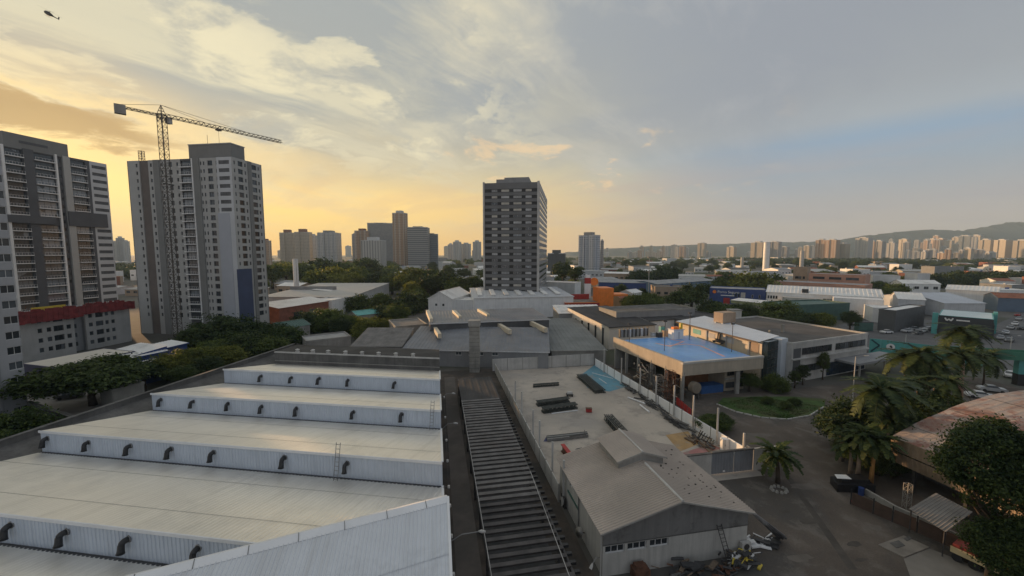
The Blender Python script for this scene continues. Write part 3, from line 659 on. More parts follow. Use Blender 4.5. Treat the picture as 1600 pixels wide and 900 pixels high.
# ---------------------------------------------------------------- the workshop with the gable roof
ws = thing("workshop", "workshop with a shallow grey-brown ribbed gable roof and a raised ridge vent", "workshop", G.w(22, 38, 0))
ZE, ZR = 4.7, 6.75; r0, r1, rc, f0, f1 = 14.6, 29.9, 22.3, 32.2, 45.2
for a, c, nm in ((r0, rc, 0), (rc, r1, 1)):
    o0, o1 = (r0 - .45, rc) if nm == 0 else (rc, r1 + .45)
    zl = ZE - .45 * (ZR - ZE) / (rc - r0)
    b = MB()
    if nm == 0: b.corr(G.w(o0, f1 + .4, zl), G.w(o0, f0 - .5, zl), G.w(rc, f0 - .5, ZR), G.w(rc, f1 + .4, ZR), .30, .075)
    else: b.corr(G.w(o1, f0 - .5, zl), G.w(o1, f1 + .4, zl), G.w(rc, f1 + .4, ZR), G.w(rc, f0 - .5, ZR), .30, .075)
    rf_ = b.build("roof", m_asb, ws)
    b = MB(); b.bar(G.w(o0 if nm == 0 else rc, f0 - .5, (zl if nm == 0 else ZR) - .07), G.w(rc if nm == 0 else o1, f0 - .5, (ZR if nm == 0 else zl) - .07), .06, .14); b.build("verge_board", m_conc, ws)
b = MB(); b.tube([G.w(rc, f0 - .5, ZR + .03), G.w(rc, 38.6, ZR + .03)], .14, 8); b.build("ridge_cap", m_concl, ws)
# moss and lichen clumps on the right slope
b = MB()
for k in range(46):
    ff = RND.choice([RND.uniform(f0, 44), RND.uniform(34, 40)]); rr = RND.choice((24.2, 25.3, 26.4, 27.8, 28.9)) + RND.uniform(-.12, .12)
    z = ZR - (rr - rc) * (ZR - ZE) / (r1 - rc) + .05; q = RND.uniform(.04, .10)
    p = G.w(rr, ff, z); b.lbox(p.x - q, p.x + q, p.y - q * .6, p.y + q * .6, z - .02, z + .06)
b.build("roof_moss", M("dark_moss", (.03, .03, .024), .95, .3, 2), ws, kind='stuff')
# ridge vent
v0, v1, vf0, vf1, vz, vr = 19.2, 25.2, 39.0, 44.9, 6.95, 7.85; vc = 22.2
b = MB()
for a, c in ((v0, v1),):
    b.fbox(G, v0 + .3, v0 + .4, vf0 + .3, vf1 - .3, 5.6, vz + .05); b.fbox(G, v1 - .4, v1 - .3, vf0 + .3, vf1 - .3, 5.6, vz + .05)
pt = lambda r, z: G.w(r, vf0 + .3, z)
b.poly([pt(v0 + .3, 5.5), pt(v1 - .3, 5.5), pt(v1 - .3, vz), pt(vc, vr - .08), pt(v0 + .3, vz)])
rv = b.build("ridge_vent", m_conc, ws)
b = MB(); b.corr(G.w(v0, vf1, vz), G.w(v0, vf0, vz), G.w(vc, vf0, vr), G.w(vc, vf1, vr), .26, .04); b.corr(G.w(v1, vf0, vz), G.w(v1, vf1, vz), G.w(vc, vf1, vr), G.w(vc, vf0, vr), .26, .04); b.build("vent_roof", m_asb, rv)
b = MB(); b.tube([G.w(vc, vf0, vr + .03), G.w(vc, vf1, vr + .03)], .12, 8); b.build("vent_ridge", m_concl, rv)
b = MB(); b.bar(G.w(v0, vf0, vz - .06), G.w(vc, vf0, vr - .06), .05, .2); b.bar(G.w(vc, vf0, vr - .06), G.w(v1, vf0, vz - .06), .05, .2); b.build("vent_verge", m_conc, rv)
# walls
zW = 3.05; mg1 = M("grey_gable_render", (.185, .182, .175), .85, .1, .3, streak=.4, patch=((.065, .062, .056), .5, .5)); mw1 = M("grimy_white_wall", (.44, .43, .40), .85, .1, .4, streak=.5)
wr = []
for u0, u1 in ((945, 975), (979.5, 1009), (1014, 1043)):
    a, z = G.onF(u0, 890, f0); c, z2 = G.onF(u1, 885, f0); wr.append((a - r0, c - r0, 2.2, 2.95))
b = MB(); wall_holes(b, G.w(r0, f0), G.R, r1 - r0, 0, zW, wr, .25)
b.build("front_wall", mw1, ws)
put_windows(ws, G.w(r0, f0), G.R, wr, m_frame_w, g_dark, .2, 2)
b = MB(); b.poly([G.w(r0, f0 - .03, zW), G.w(r1, f0 - .03, zW), G.w(r1, f0 - .03, ZE), G.w(rc, f0 - .03, ZR - .06), G.w(r0, f0 - .03, ZE)]); b.fbox(G, r0, r1, f0 - .03, f0 + .2, zW - .02, zW + .1); b.build("gable_wall", mg1, ws)
lw = []
b = MB(); zs = [(2.0, 3.1, 3.0, 4.2), (6.2, 7.6, 3.1, 4.3)]
rects = [(f1 - 44.3, f1 - 43.2, 2.6, 4.2), (f1 - 41.4, f1 - 40.6, 3.4, 4.3)]
wall_holes(b, G.w(r0, f1), -G.F, f1 - f0, 0, ZE, rects, .25); b.build("side_wall", mw1, ws)
put_windows(ws, G.w(r0, f1), -G.F, rects, m_frame_w, g_dark, .2, 1)
b = MB(); b.quad(G.w(r1, f0, 0), G.w(r1, f1, 0), G.w(r1, f1, ZE), G.w(r1, f0, ZE)); b.build("side_wall", mw1, ws)
b = MB(); b.poly([G.w(r1, f1, 0), G.w(r0, f1, 0), G.w(r0, f1, ZE), G.w(rc, f1, ZR - .05), G.w(r1, f1, ZE)]); b.build("rear_wall", mw1, ws)
b = MB(); b.tube([G.w(r0 - .12, f0 + .1, 0), G.w(r0 - .12, f0 + .1, ZE)], .07, 8); b.build("downpipe", m_concl, ws)
b = MB(); b.tube([G.w(r0 - .1, 38.3, 0), G.w(r0 - .1, 38.3, ZE)], .06, 8); b.build("downpipe", m_steel, ws)
b = MB(); b.fbox(G, r0 - .1, r0 - .01, 38.5, 42, 2.3, 2.55); b.build("cable_tray", m_green, ws)
# things fixed to the walls
def acunit(label, c, X, Y):
    t = thing("air_conditioner", label, "air conditioner", c); c = Vector(c)
    b = MB(); b.box(c, X, Y, -.5, .5, -.42, -.06, -.4, .4); b.build("casing", m_concl, t)
    b = MB()
    o = c - Y * .43; b.tube([o, o - Y * .03], .3, 16); b.build("fan_grille", m_dsteel, t)
    b = MB(); b.box(c, X, Y, -.4, -.34, -.5, 0, -.48, -.42); b.box(c, X, Y, .34, .4, -.5, 0, -.48, -.42); b.build("bracket", m_steel, t)
r, z = G.onF(1161, 849, f0); acunit("whitish air conditioner box on the workshop's front right corner", G.w(r, f0 - .05, z), G.R, G.F)
ff, z = G.onR(914, 830, r0); t = thing("satellite_dish", "round grey dish on the workshop's left wall", "satellite dish", G.w(r0, ff, z))
c = G.w(r0 - .55, ff, z); b = MB(); n_ = (-G.R + Vector((0, 0, .35)) - G.F * .5).normalized(); b.tube([c + n_ * .12, c + n_ * .06, c, c - n_ * .02], [.5, .36, .1, .02], 16); b.build("dish", m_conc, t, smooth=True)
b = MB(); b.bar(c, G.w(r0, ff, z - .2), .07); b.build("mount", m_dsteel, t)
ff, z = G.onR(884, 782, r0); t = thing("wall_fan", "round extractor with a square frame on the workshop's left wall beside the rear window", "fan", G.w(r0, ff, z))
b = MB(); b.box(G.w(r0 - .2, ff, z), G.F, -G.R, -.6, .6, 0, .18, -.6, .6); b.build("housing", m_dsteel, t)
b = MB(); b.tube([G.w(r0 - .4, ff, z), G.w(r0 - .46, ff, z)], .45, 14); b.build("grille", m_concl, t)
ff, z = G.onR(928, 856, r0); t = thing("wall_lamp", "small white lamp on a bent arm at the workshop's front left corner", "lamp", G.w(r0, ff, z), "lamps over the lane")
b = MB(); b.tube([G.w(r0, 32.6, z + .3), G.w(r0 - .5, 32.5, z + .4), G.w(r0 - 1.0, 32.2, z + .1)], .035, 6); b.build("arm", m_steel, t)
b = MB(); b.tube([G.w(r0 - .95, 32.25, z + .16), G.w(r0 - 1.1, 32.1, z), G.w(r0 - 1.25, 32, z - .16)], [.05, .14, .16], 8); b.build("lamp_head", m_concl, t)
r, z = G.onF(1136, 890, f0 - .8); lad = ladder(None, G.w(r, f0 - 1.3, .02), G.w(r - .5, f0 - .06, 3.6), G.R, .5, m_dsteel, 11)
tag(lad, "dark ladder leaning against the workshop's front wall over the scrap", "ladder")
scrap("scrap_heap", "dark jumble of scrap and plastic in front of the workshop's white wall", "scrap heap", [G.w(21, 31.2), G.w(24, 31), G.w(28, 30.9)], 60, [m_dsteel, m_gut, m_wood, m_darkconc, m_gut, m_rust, m_gut], .6, .8, .3, 1.4)
scrap("scrap_heap", "yellow and white rubbish heap by the foot of the ladder", "scrap heap", [G.w(27.3, 30.8), G.w(29.6, 31.4)], 60, [m_yellow, m_white, m_gut, m_dsteel, m_wood, m_gut], .5, 1.0, .3, 1.1)
b = MB(); b.fbox(G, 17.3, 18.8, f0 - 1.2, f0 - .2, .03, 1.0); rb = thing("rusty_cabinet", "rusty brown crate stack against the workshop's front windows", "crate", G.w(18, f0 - .7, 0)); b.build("crate_body", m_rust, rb)
b = MB(); b.fbox(G, 17.5, 18.5, f0 - 1.1, f0 - .3, 1.0, 1.3); b.build("crate_top", m_rust, rb)
t = thing("leaning_pipes", "bundle of long dark pipes sloping down from the workshop's right eave", "pipes", G.w(32, 34, 0))
for k in range(9):
    b = MB(); p = G.w(30.5 + .12 * k, f0 - .2 + .24 * k, 4.2 - .1 * k); q = P(1214 + 1.8 * k, 837 + 2.2 * (k % 3), .25 + .07 * k); b.tube([p, q], .13, 8); b.build("pipe", m_dsteel if k % 3 else m_steel, t)
scrap("scrap_heap", "loose white and dark offcuts on the paving below the leaning pipes", "scrap heap", [P(1180, 850), P(1205, 848)], 34, [m_white, m_gut, m_dsteel], .45, .35, .4, 1.5)
# ---------------------------------------------------------------- gate wall
gw = thing("gate_wall", "short pale wall with a grey double metal gate right of the workshop", "gate", G.w(36, 45.4, 0))
fz = 45.4; rg0 = G.onF(1110, 760, fz)[0]; rg1 = G.onF(1175, 760, fz)[0]; rg2 = G.onF(1214, 740, fz)[0]
b = MB(); b.fbox(G, r1 + .1, rg0, fz, fz + .25, 0, 3.0); b.fbox(G, rg1, rg2, fz, fz + .25, 0, 3.1); b.build("wall", M("pale_gate_wall", (.52, .50, .46), .85, .1, .4, streak=.35), gw)
b = MB(); b.fbox(G, r1 + .05, rg0, fz - .08, fz + .33, 3.0, 3.12); b.build("coping", m_darkconc, gw)
b = MB(); b.fbox(G, rg0, rg1, fz - .05, fz + .3, 3.0, 3.2); b.build("lintel", m_darkconc, gw)
mgate = M("grey_gate_sheet", (.24, .25, .265), .6, .08, .5, streak=.25); gm = (rg0 + rg1) / 2 + .2
for a, c in ((rg0 + .02, gm - .02), (gm + .02, rg1 - .02)):
    b = MB(); b.corr(G.w(a, fz + .06, .05), G.w(c, fz + .06, .05), G.w(c, fz + .06, 2.95), G.w(a, fz + .06, 2.95), .4, .03); lf = b.build("gate_leaf", mgate, gw)
r, z = G.onF(1131, 736, fz); b = MB(); b.fbox(G, r - .15, r + .15, fz - .03, fz + .02, z - .12, z + .12); b.build("notice", m_white, gw)
b = MB(); b.lbox(0, 0, 0, 0, 0, 0)
sheet_p = [G.w(43.4, 45.4), G.w(43.3, 47.5)]
b = MB(); b.fbox(G, 43.25, 43.5, 45.66, 47.6, 0, 2.4); tag(b.build("fence_end_panel", m_beige), "short end panel of the white fence, sunlight put into its beige colour", "wall")  # beige stands for sunlight on the fence's last white panel
# ---------------------------------------------------------------- generic low building
def lowb(name, label, cat, A, B, h, depth, wall, roof, style='flat', rise=1.5, over=.35, group=None, parapet=.45, z0=0.0, pitch=.8, ridge='x', trim=None):
    A = P(A[0], A[1], h) if len(A) == 2 else Vector(A); B = P(B[0], B[1], h) if len(B) == 2 else Vector(B)
    A.z = B.z = 0; d = (B - A).normalized(); nb = Vector((-d.y, d.x, 0)); L = (B - A).length; Cc = B + nb * depth; D = A + nb * depth
    root = thing(name, label, cat, A + d * L / 2 + nb * depth / 2, group)
    Z = lambda p, z: Vector((p.x, p.y, z)); w_ = MB()
    if style == 'flat':
        w_.prism([A, B, Cc, D], z0, h); w_.build("wall", wall, root)
        b = MB(); t = .25
        b.box(A, d, nb, -.08, L + .08, -.08, t, h, h + parapet); b.box(A, d, nb, -.08, L + .08, depth - t, depth + .08, h, h + parapet)
        b.box(A, d, nb, -.08, t, t, depth - t, h, h + parapet); b.box(A, d, nb, L - t, L + .08, t, depth - t, h, h + parapet); b.build("parapet", trim or wall, root)
        b = MB(); b.box(A, d, nb, t + .003, L - t - .003, t + .003, depth - t - .003, h + .004, h + .1); b.build("roof", roof, root)
    elif style == 'gable':
        if ridge == 'x':
            m1, m2 = A + nb * depth / 2, B + nb * depth / 2
            w_.poly([Z(A, z0), Z(B, z0), Z(B, h), Z(A, h)]); w_.poly([Z(Cc, z0), Z(D, z0), Z(D, h), Z(Cc, h)])
            w_.poly([Z(B, z0), Z(Cc, z0), Z(Cc, h), Z(m2, h + rise), Z(B, h)]); w_.poly([Z(D, z0), Z(A, z0), Z(A, h), Z(m1, h + rise), Z(D, h)])
            k = over * rise / (depth / 2); o, e = nb * over, d * over; up = Vector((0, 0, .06))
            s1 = (Z(A - o - e, h - k), Z(B - o + e, h - k), Z(m2 + e, h + rise), Z(m1 - e, h + rise)); s2 = (Z(Cc + o + e, h - k), Z(D + o - e, h - k), Z(m1 - e, h + rise), Z(m2 + e, h + rise))
            rl = (Z(m1 - e, h + rise + .1), Z(m2 + e, h + rise + .1)); ends = ((s1[0], s1[3]), (s1[1], s1[2]))
        else:
            m1, m2 = A + d * L / 2, D + d * L / 2
            w_.poly([Z(A, z0), Z(B, z0), Z(B, h), Z(m1, h + rise), Z(A, h)]); w_.poly([Z(Cc, z0), Z(D, z0), Z(D, h), Z(m2, h + rise), Z(Cc, h)])
            w_.poly([Z(B, z0), Z(Cc, z0), Z(Cc, h), Z(B, h)]); w_.poly([Z(D, z0), Z(A, z0), Z(A, h), Z(D, h)])
            k = over * rise / (L / 2); o, e = d * over, nb * over; up = Vector((0, 0, .06))
            s1 = (Z(D - o + e, h - k), Z(A - o - e, h - k), Z(m1 - e, h + rise), Z(m2 + e, h + rise)); s2 = (Z(B + o - e, h - k), Z(Cc + o + e, h - k), Z(m2 + e, h + rise), Z(m1 - e, h + rise))
            rl = (Z(m1 - e, h + rise + .1), Z(m2 + e, h + rise + .1)); ends = ((s1[1], s1[2]), (s2[0], s2[3]))
        w_.build("wall", wall, root)
        for s in (s1, s2):
            b = MB(); b.corr(*[q + up for q in s], pitch, .06); b.build("roof_slope", roof, root)
        b = MB(); b.bar(rl[0], rl[1], .5, .12)
        b.build("ridge_cap", trim or roof, root)
        for p, q in ends:
            b = MB(); b.bar(p, q, .08, .22); b.build("verge_board", trim or wall, root)
    elif style == 'shed':
        w_.poly([Z(A, z0), Z(B, z0), Z(B, h), Z(A, h)]); w_.poly([Z(Cc, z0), Z(D, z0), Z(D, h + rise), Z(Cc, h + rise)])
        w_.poly([Z(B, z0), Z(Cc, z0), Z(Cc, h + rise), Z(B, h)]); w_.poly([Z(D, z0), Z(A, z0), Z(A, h), Z(D, h + rise)]); w_.build("wall", wall, root)
        o, e = nb * over, d * over; up = Vector((0, 0, .06)); k = over * rise / depth
        b = MB(); b.corr(Z(A - o - e, h - k) + up, Z(B - o + e, h - k) + up, Z(Cc + o + e, h + rise + k) + up, Z(D + o - e, h + rise + k) + up, pitch, .06); b.build("roof_slope", roof, root)
        b = MB(); b.bar(Z(A - o - e, h - k), Z(B - o + e, h - k), .12, .25); b.build("fascia", trim or wall, root)
    return dict(root=root, A=A, B=B, C=Cc, D=D, d=d, nb=nb, L=L, depth=depth, h=h)
def wins(bd, side, z0, z1, spec, frame=None, pane=None, mull=1, off=.03):
    """windows in shallow proud frames on a face; spec: (start, end) fractions or a count"""
    o, d, L = {'front': (bd['A'], bd['d'], bd['L']), 'right': (bd['B'], bd['nb'], bd['depth']), 'left': (bd['D'], -bd['nb'], bd['depth'])}[side]
    if isinstance(spec, int): spec = [((k + .25) / spec, (k + .75) / spec) for k in range(spec)]
    put_windows(bd['root'], o, d, [(a * L, c * L, z0, z1) for a, c in spec], frame or m_frame_w, pane or g_dark, -off, mull)
def addbox(bd, name, a0, a1, b0, b1, z0, z1, mat, kind=None):
    b = MB(); b.box(bd['A'], bd['d'], bd['nb'], a0, a1, b0, b1, z0, z1); return b.build(name, mat, bd['root'], kind)
def letters(text, size, mat, parent, p, d, n, extrude=.03, name="sign_lettering"):
    c = bpy.data.curves.new(name, 'FONT'); c.body = text; c.size = size; c.extrude = extrude
    o = bpy.data.objects.new(name, c); COL.objects.link(o)
    me = bpy.data.meshes.new_from_object(o); bpy.data.objects.remove(o); me.materials.clear(); me.materials.append(mat)
    o = bpy.data.objects.new(name, me); COL.objects.link(o); o.parent = parent
    d = Vector(d).normalized(); n = Vector(n).normalized(); u = Vector((0, 0, 1))
    o.matrix_local = Matrix((( d.x, u.x, n.x, 0), (d.y, u.y, n.y, 0), (d.z, u.z, n.z, 0), (0, 0, 0, 1)))
    o.location = Vector(p) - rootloc(parent); o['kind'] = 'stuff'; return o
# ---------------------------------------------------------------- court on the raised deck
FLc, FRc, BLc = P(1068, 566, 8), P(1192, 555.5, 8), P(960, 526.5, 8)
rb_, rf_ = P(1086, 526, 7), P(1190, 553, 7)
BRc = Vector((rb_.x, rb_.y, 8)) + (BLc - FLc).normalized() * 2
ct = thing("rooftop_court", "sports court with a blue floor on a raised deck above a low open hall", "court building", (FLc + BRc) / 2 * Vector((1, 1, 0)) if False else Vector(((FLc.x + BRc.x) / 2, (FLc.y + BRc.y) / 2, 0)))
fl = lambda p, z: Vector((p.x, p.y, z))
b = MB(); b.prism([FLc, FRc, BRc, BLc], 6.0, 6.98); b.build("deck", m_conc, ct)
m_court = M("blue_court_floor", (.16, .38, .75), .35, .10, .15, patch=((.20, .45, .64), .12, .7))
b = MB(); b.poly([fl(p, 7.0) for p in (FLc, FRc, BRc, BLc)]); b.build("court_floor", m_court, ct)
def beam_wall(name, p, q, z0, z1, th, mat, par):
    p, q = fl(Vector(p), 0), fl(Vector(q), 0); d = (q - p).normalized(); n = Vector((d.y, -d.x, 0)); b = MB(); b.box(p, d, n, 0, (q - p).length, -th / 2, th / 2, z0, z1); return b.build(name, mat, par)
beam_wall("left_parapet", FLc, BLc, 5.3, 8.0, .6, m_beige, ct)
beam_wall("front_parapet", FLc - (FRc - FLc).normalized() * .35, FRc, 5.2, 7.6, .45, m_beige, ct)
beam_wall("front_coping", FLc - (FRc - FLc).normalized() * .35, FRc, 7.602, 8.0, .7, m_concl, ct)
# painted lines
mline = M("salmon_court_line", (.78, .42, .34), .5, .1, .6)
cl = [P(u, v, 7.012) for u, v in ((1043, 540), (1072, 537.5), (1094, 540), (1132, 557))]
b = MB()
for p, q in zip(cl, cl[1:]): b.bar(p, q, .55, .006)
b.bar(P(1024, 536, 7.014), P(1046, 541, 7.014), .5, .006); b.bar(P(1046, 530, 7.014), P(1068, 533.5, 7.014), .5, .006); b.bar(P(1046, 541.5, 7.013), P(1068, 533.5, 7.013), .5, .006)
b.build("court_lines", mline, ct, kind='stuff')
b = MB(); b.bar(P(985, 529.5, 7.02), P(1040, 526.5, 7.02), .5, .01); b.build("court_edge_line", m_white, ct)
# columns under the deck
for k in range(6):
    p = FLc.lerp(BLc, (k + .02) / 5.2); b = MB(); b.lbox(p.x - .3, p.x + .3, p.y - .3, p.y + .3, 0, 5.95); b.build("column", m_conc, ct)
p = FLc.lerp(FRc, .70); b = MB(); b.lbox(p.x - .5, p.x + .3, p.y + .2, p.y + .8, 0, 5.95); b.build("column", m_conc, ct)
dR, dB = (FRc - FLc).normalized(), (BLc - FLc).normalized()
b = MB(); q = fl(FLc + dR * 17.5 + dB * 5, 0); b.quad(q, q + dB * 22, fl(q + dB * 22, 5.9), fl(q, 5.9)); b.build("inner_wall", m_tan, ct)
b = MB(); q = fl(FLc + dB * 24.0, 0); b.quad(q, q + dR * 18, fl(q + dR * 18, 5.9), fl(q, 5.9)); b.build("inner_wall", m_conc, ct)
b = MB(); q = fl(FLc + dB * 7 + dR * 1, 0); b.quad(q, q + dR * 12, fl(q + dR * 12, 4.2), fl(q, 4.2)); b.build("rust_screen", M("rust_orange_sheet", (.32, .15, .075), .8, .25, .5), ct)
q = fl(FLc + dR * 12.8 + dB * 2.5, 0); b = MB(); b.box(q, dR, dB, 0, 5.2, 0, 6, 0, 5.8); b.build("annex_wall", m_beige, ct)
put_windows(ct, q, dR, [(.6, 2.5, 3.4, 4.9), (2.9, 4.8, 3.4, 4.9), (.3, 4.9, .7, 1.9)], m_frame_d, g_dark, -.03, 2)
b = MB(); b.box(q, dR, dB, -.1, 5.3, -.5, 0, 2.6, 2.85); b.build("ledge", m_concl, ct)
t = thing("blue_tarp_stack", "low stack under a bright blue tarp beneath the raised court", "tarp", fl(FLc + dR * 9 + dB * 1.5, 0))
q = fl(FLc + dR * 6.0 + dB * 1.5, 0); b = MB(); b.prism([q, q + dR * 5.6, q + dR * 5.3 + dB * 2.4, q + dB * 2.5 + dR * .4], .05, 1.9, 0); b.build("tarp_cover", M("bright_blue_tarp", (.03, .10, .28), .5, .2, .6), t)
b = MB(); b.box(q, dR, dB, -.2, 5.9, -.15, 2.6, .02, .25); b.build("pallet", m_wood, t)
m_dtank = M("dull_tan_tank", (.27, .23, .18), .8, .15, .8)
t = thing("round_tank", "big pale round tank end beside the column under the raised court", "tank", fl(FLc + dR * 3.0 - dB * .2, 0))
q = FLc + dR * 3.0 - dB * .6; q.z = 2.5; b = MB(); b.tube([q + dB * 1.3, q + dB * .1, q], [1.15, 1.15, 1.08], 24); b.build("tank_shell", m_dtank, t, smooth=False)
b = MB(); b.tube([q + dB * .02, q - dB * .05], [1.0, .6], 24); b.build("tank_end", m_dtank, t)
for s_ in (-1, 1):
    b = MB(); b.box(fl(q + dR * s_ * .7, 0), dR, dB, -.15, .15, .3, 2.2, 0, 1.75); b.build("cradle", m_darkconc, t)
# right wall of the court and its sloping white roof strip
W0 = P(1191, 533.5, 10); W1 = P(1061, 501.5, 10); V0 = P(1217, 528, 10); V1 = P(1101, 496, 10)
sr = thing("court_side_building", "long low building with pale bluish roof along the court, its wall glowing in sunlight", "building", fl((W0 + V1) / 2, 0))
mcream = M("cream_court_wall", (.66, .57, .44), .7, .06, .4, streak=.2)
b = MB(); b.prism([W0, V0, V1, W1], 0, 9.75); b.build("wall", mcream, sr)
d_ = (W0 - W1).normalized(); n_ = Vector((d_.y, -d_.x, 0))
if n_.dot(FLc - W0) < 0: n_ = -n_
b = MB(); b.corr(W0 + n_ * 1.1 + Vector((0, 0, .0)) + d_ * .2, V0 + Vector((0, 0, .5)) + d_ * .2, V1 + Vector((0, 0, .5)), W1 + n_ * 1.1, 1.0, .03); b.build("roof", M("pale_blue_roof", (.55, .62, .70), .45, .06, .3), sr)
b = MB(); b.bar(W0 + n_ * 1.1 + Vector((0, 0, -.25)), W1 + n_ * 1.1 + Vector((0, 0, -.25)), .12, .4); b.build("fascia", m_wood, sr)
for t_ in (.12, .36, .60, .84):
    q = W0.lerp(W1, t_); b = MB(); b.box(fl(q, 0), d_, n_, -.2, .2, .02, .28, 6, 9.6); b.build("pilaster", m_concl, sr)
b = MB(); q = fl(W0.lerp(W1, .02), 0); b.box(q, -d_, n_, 0.2, 3.2, .02, .08, 7.0, 9.2); b.build("shutter", m_tan, sr)
for t_, mm in ((.68, m_teal), (.5, m_concl), (.28, m_lgrey)):
    q = fl(W0.lerp(W1, t_), 0); b = MB(); b.box(q, -d_, n_, 0, 3.0, .02, .06, 7.6, 8.9); b.build("wall_panel", mm, sr)
t = thing("court_bench", "dark benches and rolled nets against the sunlit court wall", "bench", fl(W0.lerp(W1, .42) + n_ * 1.2, 7))
q = fl(W0.lerp(W1, .42), 7.0)
b = MB(); b.box(q, d_, n_, -1.6, 1.6, .6, 1.4, .35, .5); b.build("seat", m_dsteel, t)
b = MB(); b.box(q, d_, n_, -1.6, 1.6, .45, .55, .5, 1.0); b.build("backrest", m_dsteel, t)
for s_ in (-1.3, 1.3):
    b = MB(); b.box(q, d_, n_, s_ - .08, s_ + .08, .6, 1.4, .02, .35); b.build("leg", m_dsteel, t)
for k, s_ in enumerate((-.9, -.3)):
    b = MB(); b.tube([q + d_ * s_ + n_ * .4 + Vector((0, 0, .02)), q + d_ * s_ + n_ * .25 + Vector((0, 0, 2.3))], .18, 8); tag(b.build("rolled_net", m_wood), ("left", "right")[k] + " one of two brown rolled nets standing against the sunlit court wall", "net", "rolled nets on the court")
# stuff at the court's far end
t = thing("storage_racks", "row of grey racks standing along the court's far edge", "rack", P(991, 526, 7))
for k in range(7):
    p = P(971 + k * 6.2, 527.5 - .45 * k, 7); b = MB(); b.box(fl(p, 7), dR, dB, -.38, .38, -.3, .3, .05, 2.2); b.build("rack_bay", (m_mgrey, m_conc, m_lgrey)[k % 3], t)
for k in range(8):
    p = P(968 + k * 6.2, 527.8 - .45 * k, 7); b = MB(); b.box(fl(p, 7), dR, dB, -.05, .05, -.35, .35, .02, 2.4); b.build("rack_post", m_dsteel, t)
t = thing("roof_kiosk", "small white kiosk on the court's far right corner with yellow gear on top", "kiosk", P(1056, 527, 7))
p = fl(P(1056, 529, 7), 7); b = MB(); b.box(p, dR, dB, -1.5, 1.5, -1, 1.2, .02, 2.5); b.build("kiosk_wall", m_white, t)
b = MB(); b.box(p, dR, dB, -1.7, 1.7, -1.2, 1.4, 2.5, 2.65); b.build("roof", m_lgrey, t)
b = MB(); b.box(p, dR, dB, .9, 1.5, -.6, .0, 2.65, 4.2); b.build("yellow_locker", m_yellow, t)
b = MB(); b.box(p, dR, dB, -1.2, .5, -.5, .5, 2.65, 3.2); b.build("equipment", m_orange, t)
b = MB(); b.box(p, dR, dB, -.2, .4, -1.03, -1.003, .1, 2.0); b.build("door", m_lgrey, t)
scrap("roof_clutter", "clutter of crates and gear beside the kiosk at the court's far end", "clutter", [P(1015, 526.5, 7), P(1030, 526, 7), P(1044, 527, 7)], 1, [m_white], .1, .1)
for k, (u, v, dz, mm, nm) in enumerate(((1021, 526, 1.0, m_lgrey, "grey"), (1030, 527, 1.3, m_dsteel, "dark"), (1034, 524, 2.6, m_teal, "teal"), (1039, 525.5, 1.6, m_tan, "tan"))):
    t = thing("gear_crate", nm + " crate among the gear at the court's far end", "crate", P(u, v, 7)); p = P(u, v, 7)
    b = MB(); b.box(p, dR, dB, -.7, .7, -.5, .5, .02, dz); b.build("crate_body", mm, t)
    b = MB(); b.box(p, dR, dB, -.75, .75, -.55, .55, dz, dz + .12); b.build("lid", m_conc, t)
for u, v0_, v1_, lab in ((1038, 548, 503, "slim mast standing mid court in front of the white kiosk"), (1077, 531, 490, "slim mast beside the sunlit wall at the court's far right"), (1143, 550, 507, "slim mast by the sunlit court wall nearest its front end"), (983, 541, 507, "slim mast on the court's left parapet")):
    p = P(u, v0_, 7.0); d0 = ray(u, v1_); zt_ = CH + d0.z * (p.y / d0.y); t = thing("floodlight_mast", lab, "mast", p, "masts round the raised court")
    b = MB(); b.tube([p, fl(p, zt_)], .07, 6); b.build("pole", m_dsteel, t)
    b = MB(); b.lbox(p.x - .4, p.x + .4, p.y - .12, p.y + .12, zt_, zt_ + .3); b.build("floodlight", m_dsteel, t)
# glass stair block and white pier
q0 = P(1191, 600, 0)
c0, c1 = fl(W0, 0), fl(V0, 0); dd = (c1 - c0).normalized(); nn = Vector((-dd.y, dd.x, 0))
t = thing("stair_block", "tall dark glass stair block with a white pier at the court's right corner", "stair tower", c0)
b = MB(); b.box(c0 - nn * 1.2, dd, nn, .1, 4.6, 0, 1.0, 0, 10.05); b.build("glass_wall", M("dark_curtain_glass", (.035, .05, .055), .15, .2, .4), t)
b = MB()
for z in (2, 4, 6, 8): b.box(c0 - nn * 1.2, dd, nn, .1, 4.6, -.06, -.004, z, z + .12)
for a in (1.6, 3.1): b.box(c0 - nn * 1.2, dd, nn, a, a + .1, -.05, -.002, 0, 10)
b.build("mullions", m_dsteel, t)
b = MB(); b.box(c0 - nn * 1.9, dd, nn, 4.62, 7.4, 0, 2.4, 0, 10.3); b.build("white_pier", M("pale_blue_white_render", (.58, .63, .69), .6, .05, .3, streak=.15), t)
# office block
of = lowb("office_block", "concrete office block with ribbon windows and dark flat roof right of the court", "office", (1238, 539), (1356, 523), 9, 30, m_concl, M("brown_gravel_roof", (.10, .092, .085), .9, .25, .2), parapet=.5)
for z0_, z1_, n0, n1 in ((6.4, 7.9, .12, .50), (6.4, 7.9, .55, .97), (2.3, 3.8, .10, .45)):
    a, c = n0, n1; n_w = 7
    wins(of, 'front', z0_, z1_, [(a + (c - a) * k / n_w, a + (c - a) * (k + .93) / n_w) for k in range(n_w)], m_frame_d, g_dark, 1)
addbox(of, "ledge", -.1, of['L'] + .1, -.5, 0, 5.4, 5.7, m_concl); addbox(of, "painted_recess_shade", .6, 3.2, -.04, 0, .3, 8.0, m_dgrey)  # flat dark panel: the shade of a recess put into its colour
addbox(of, "entrance_canopy", of['L'] * .55, of['L'] + 6, -5, 0, 3.6, 4.1, m_mgrey)
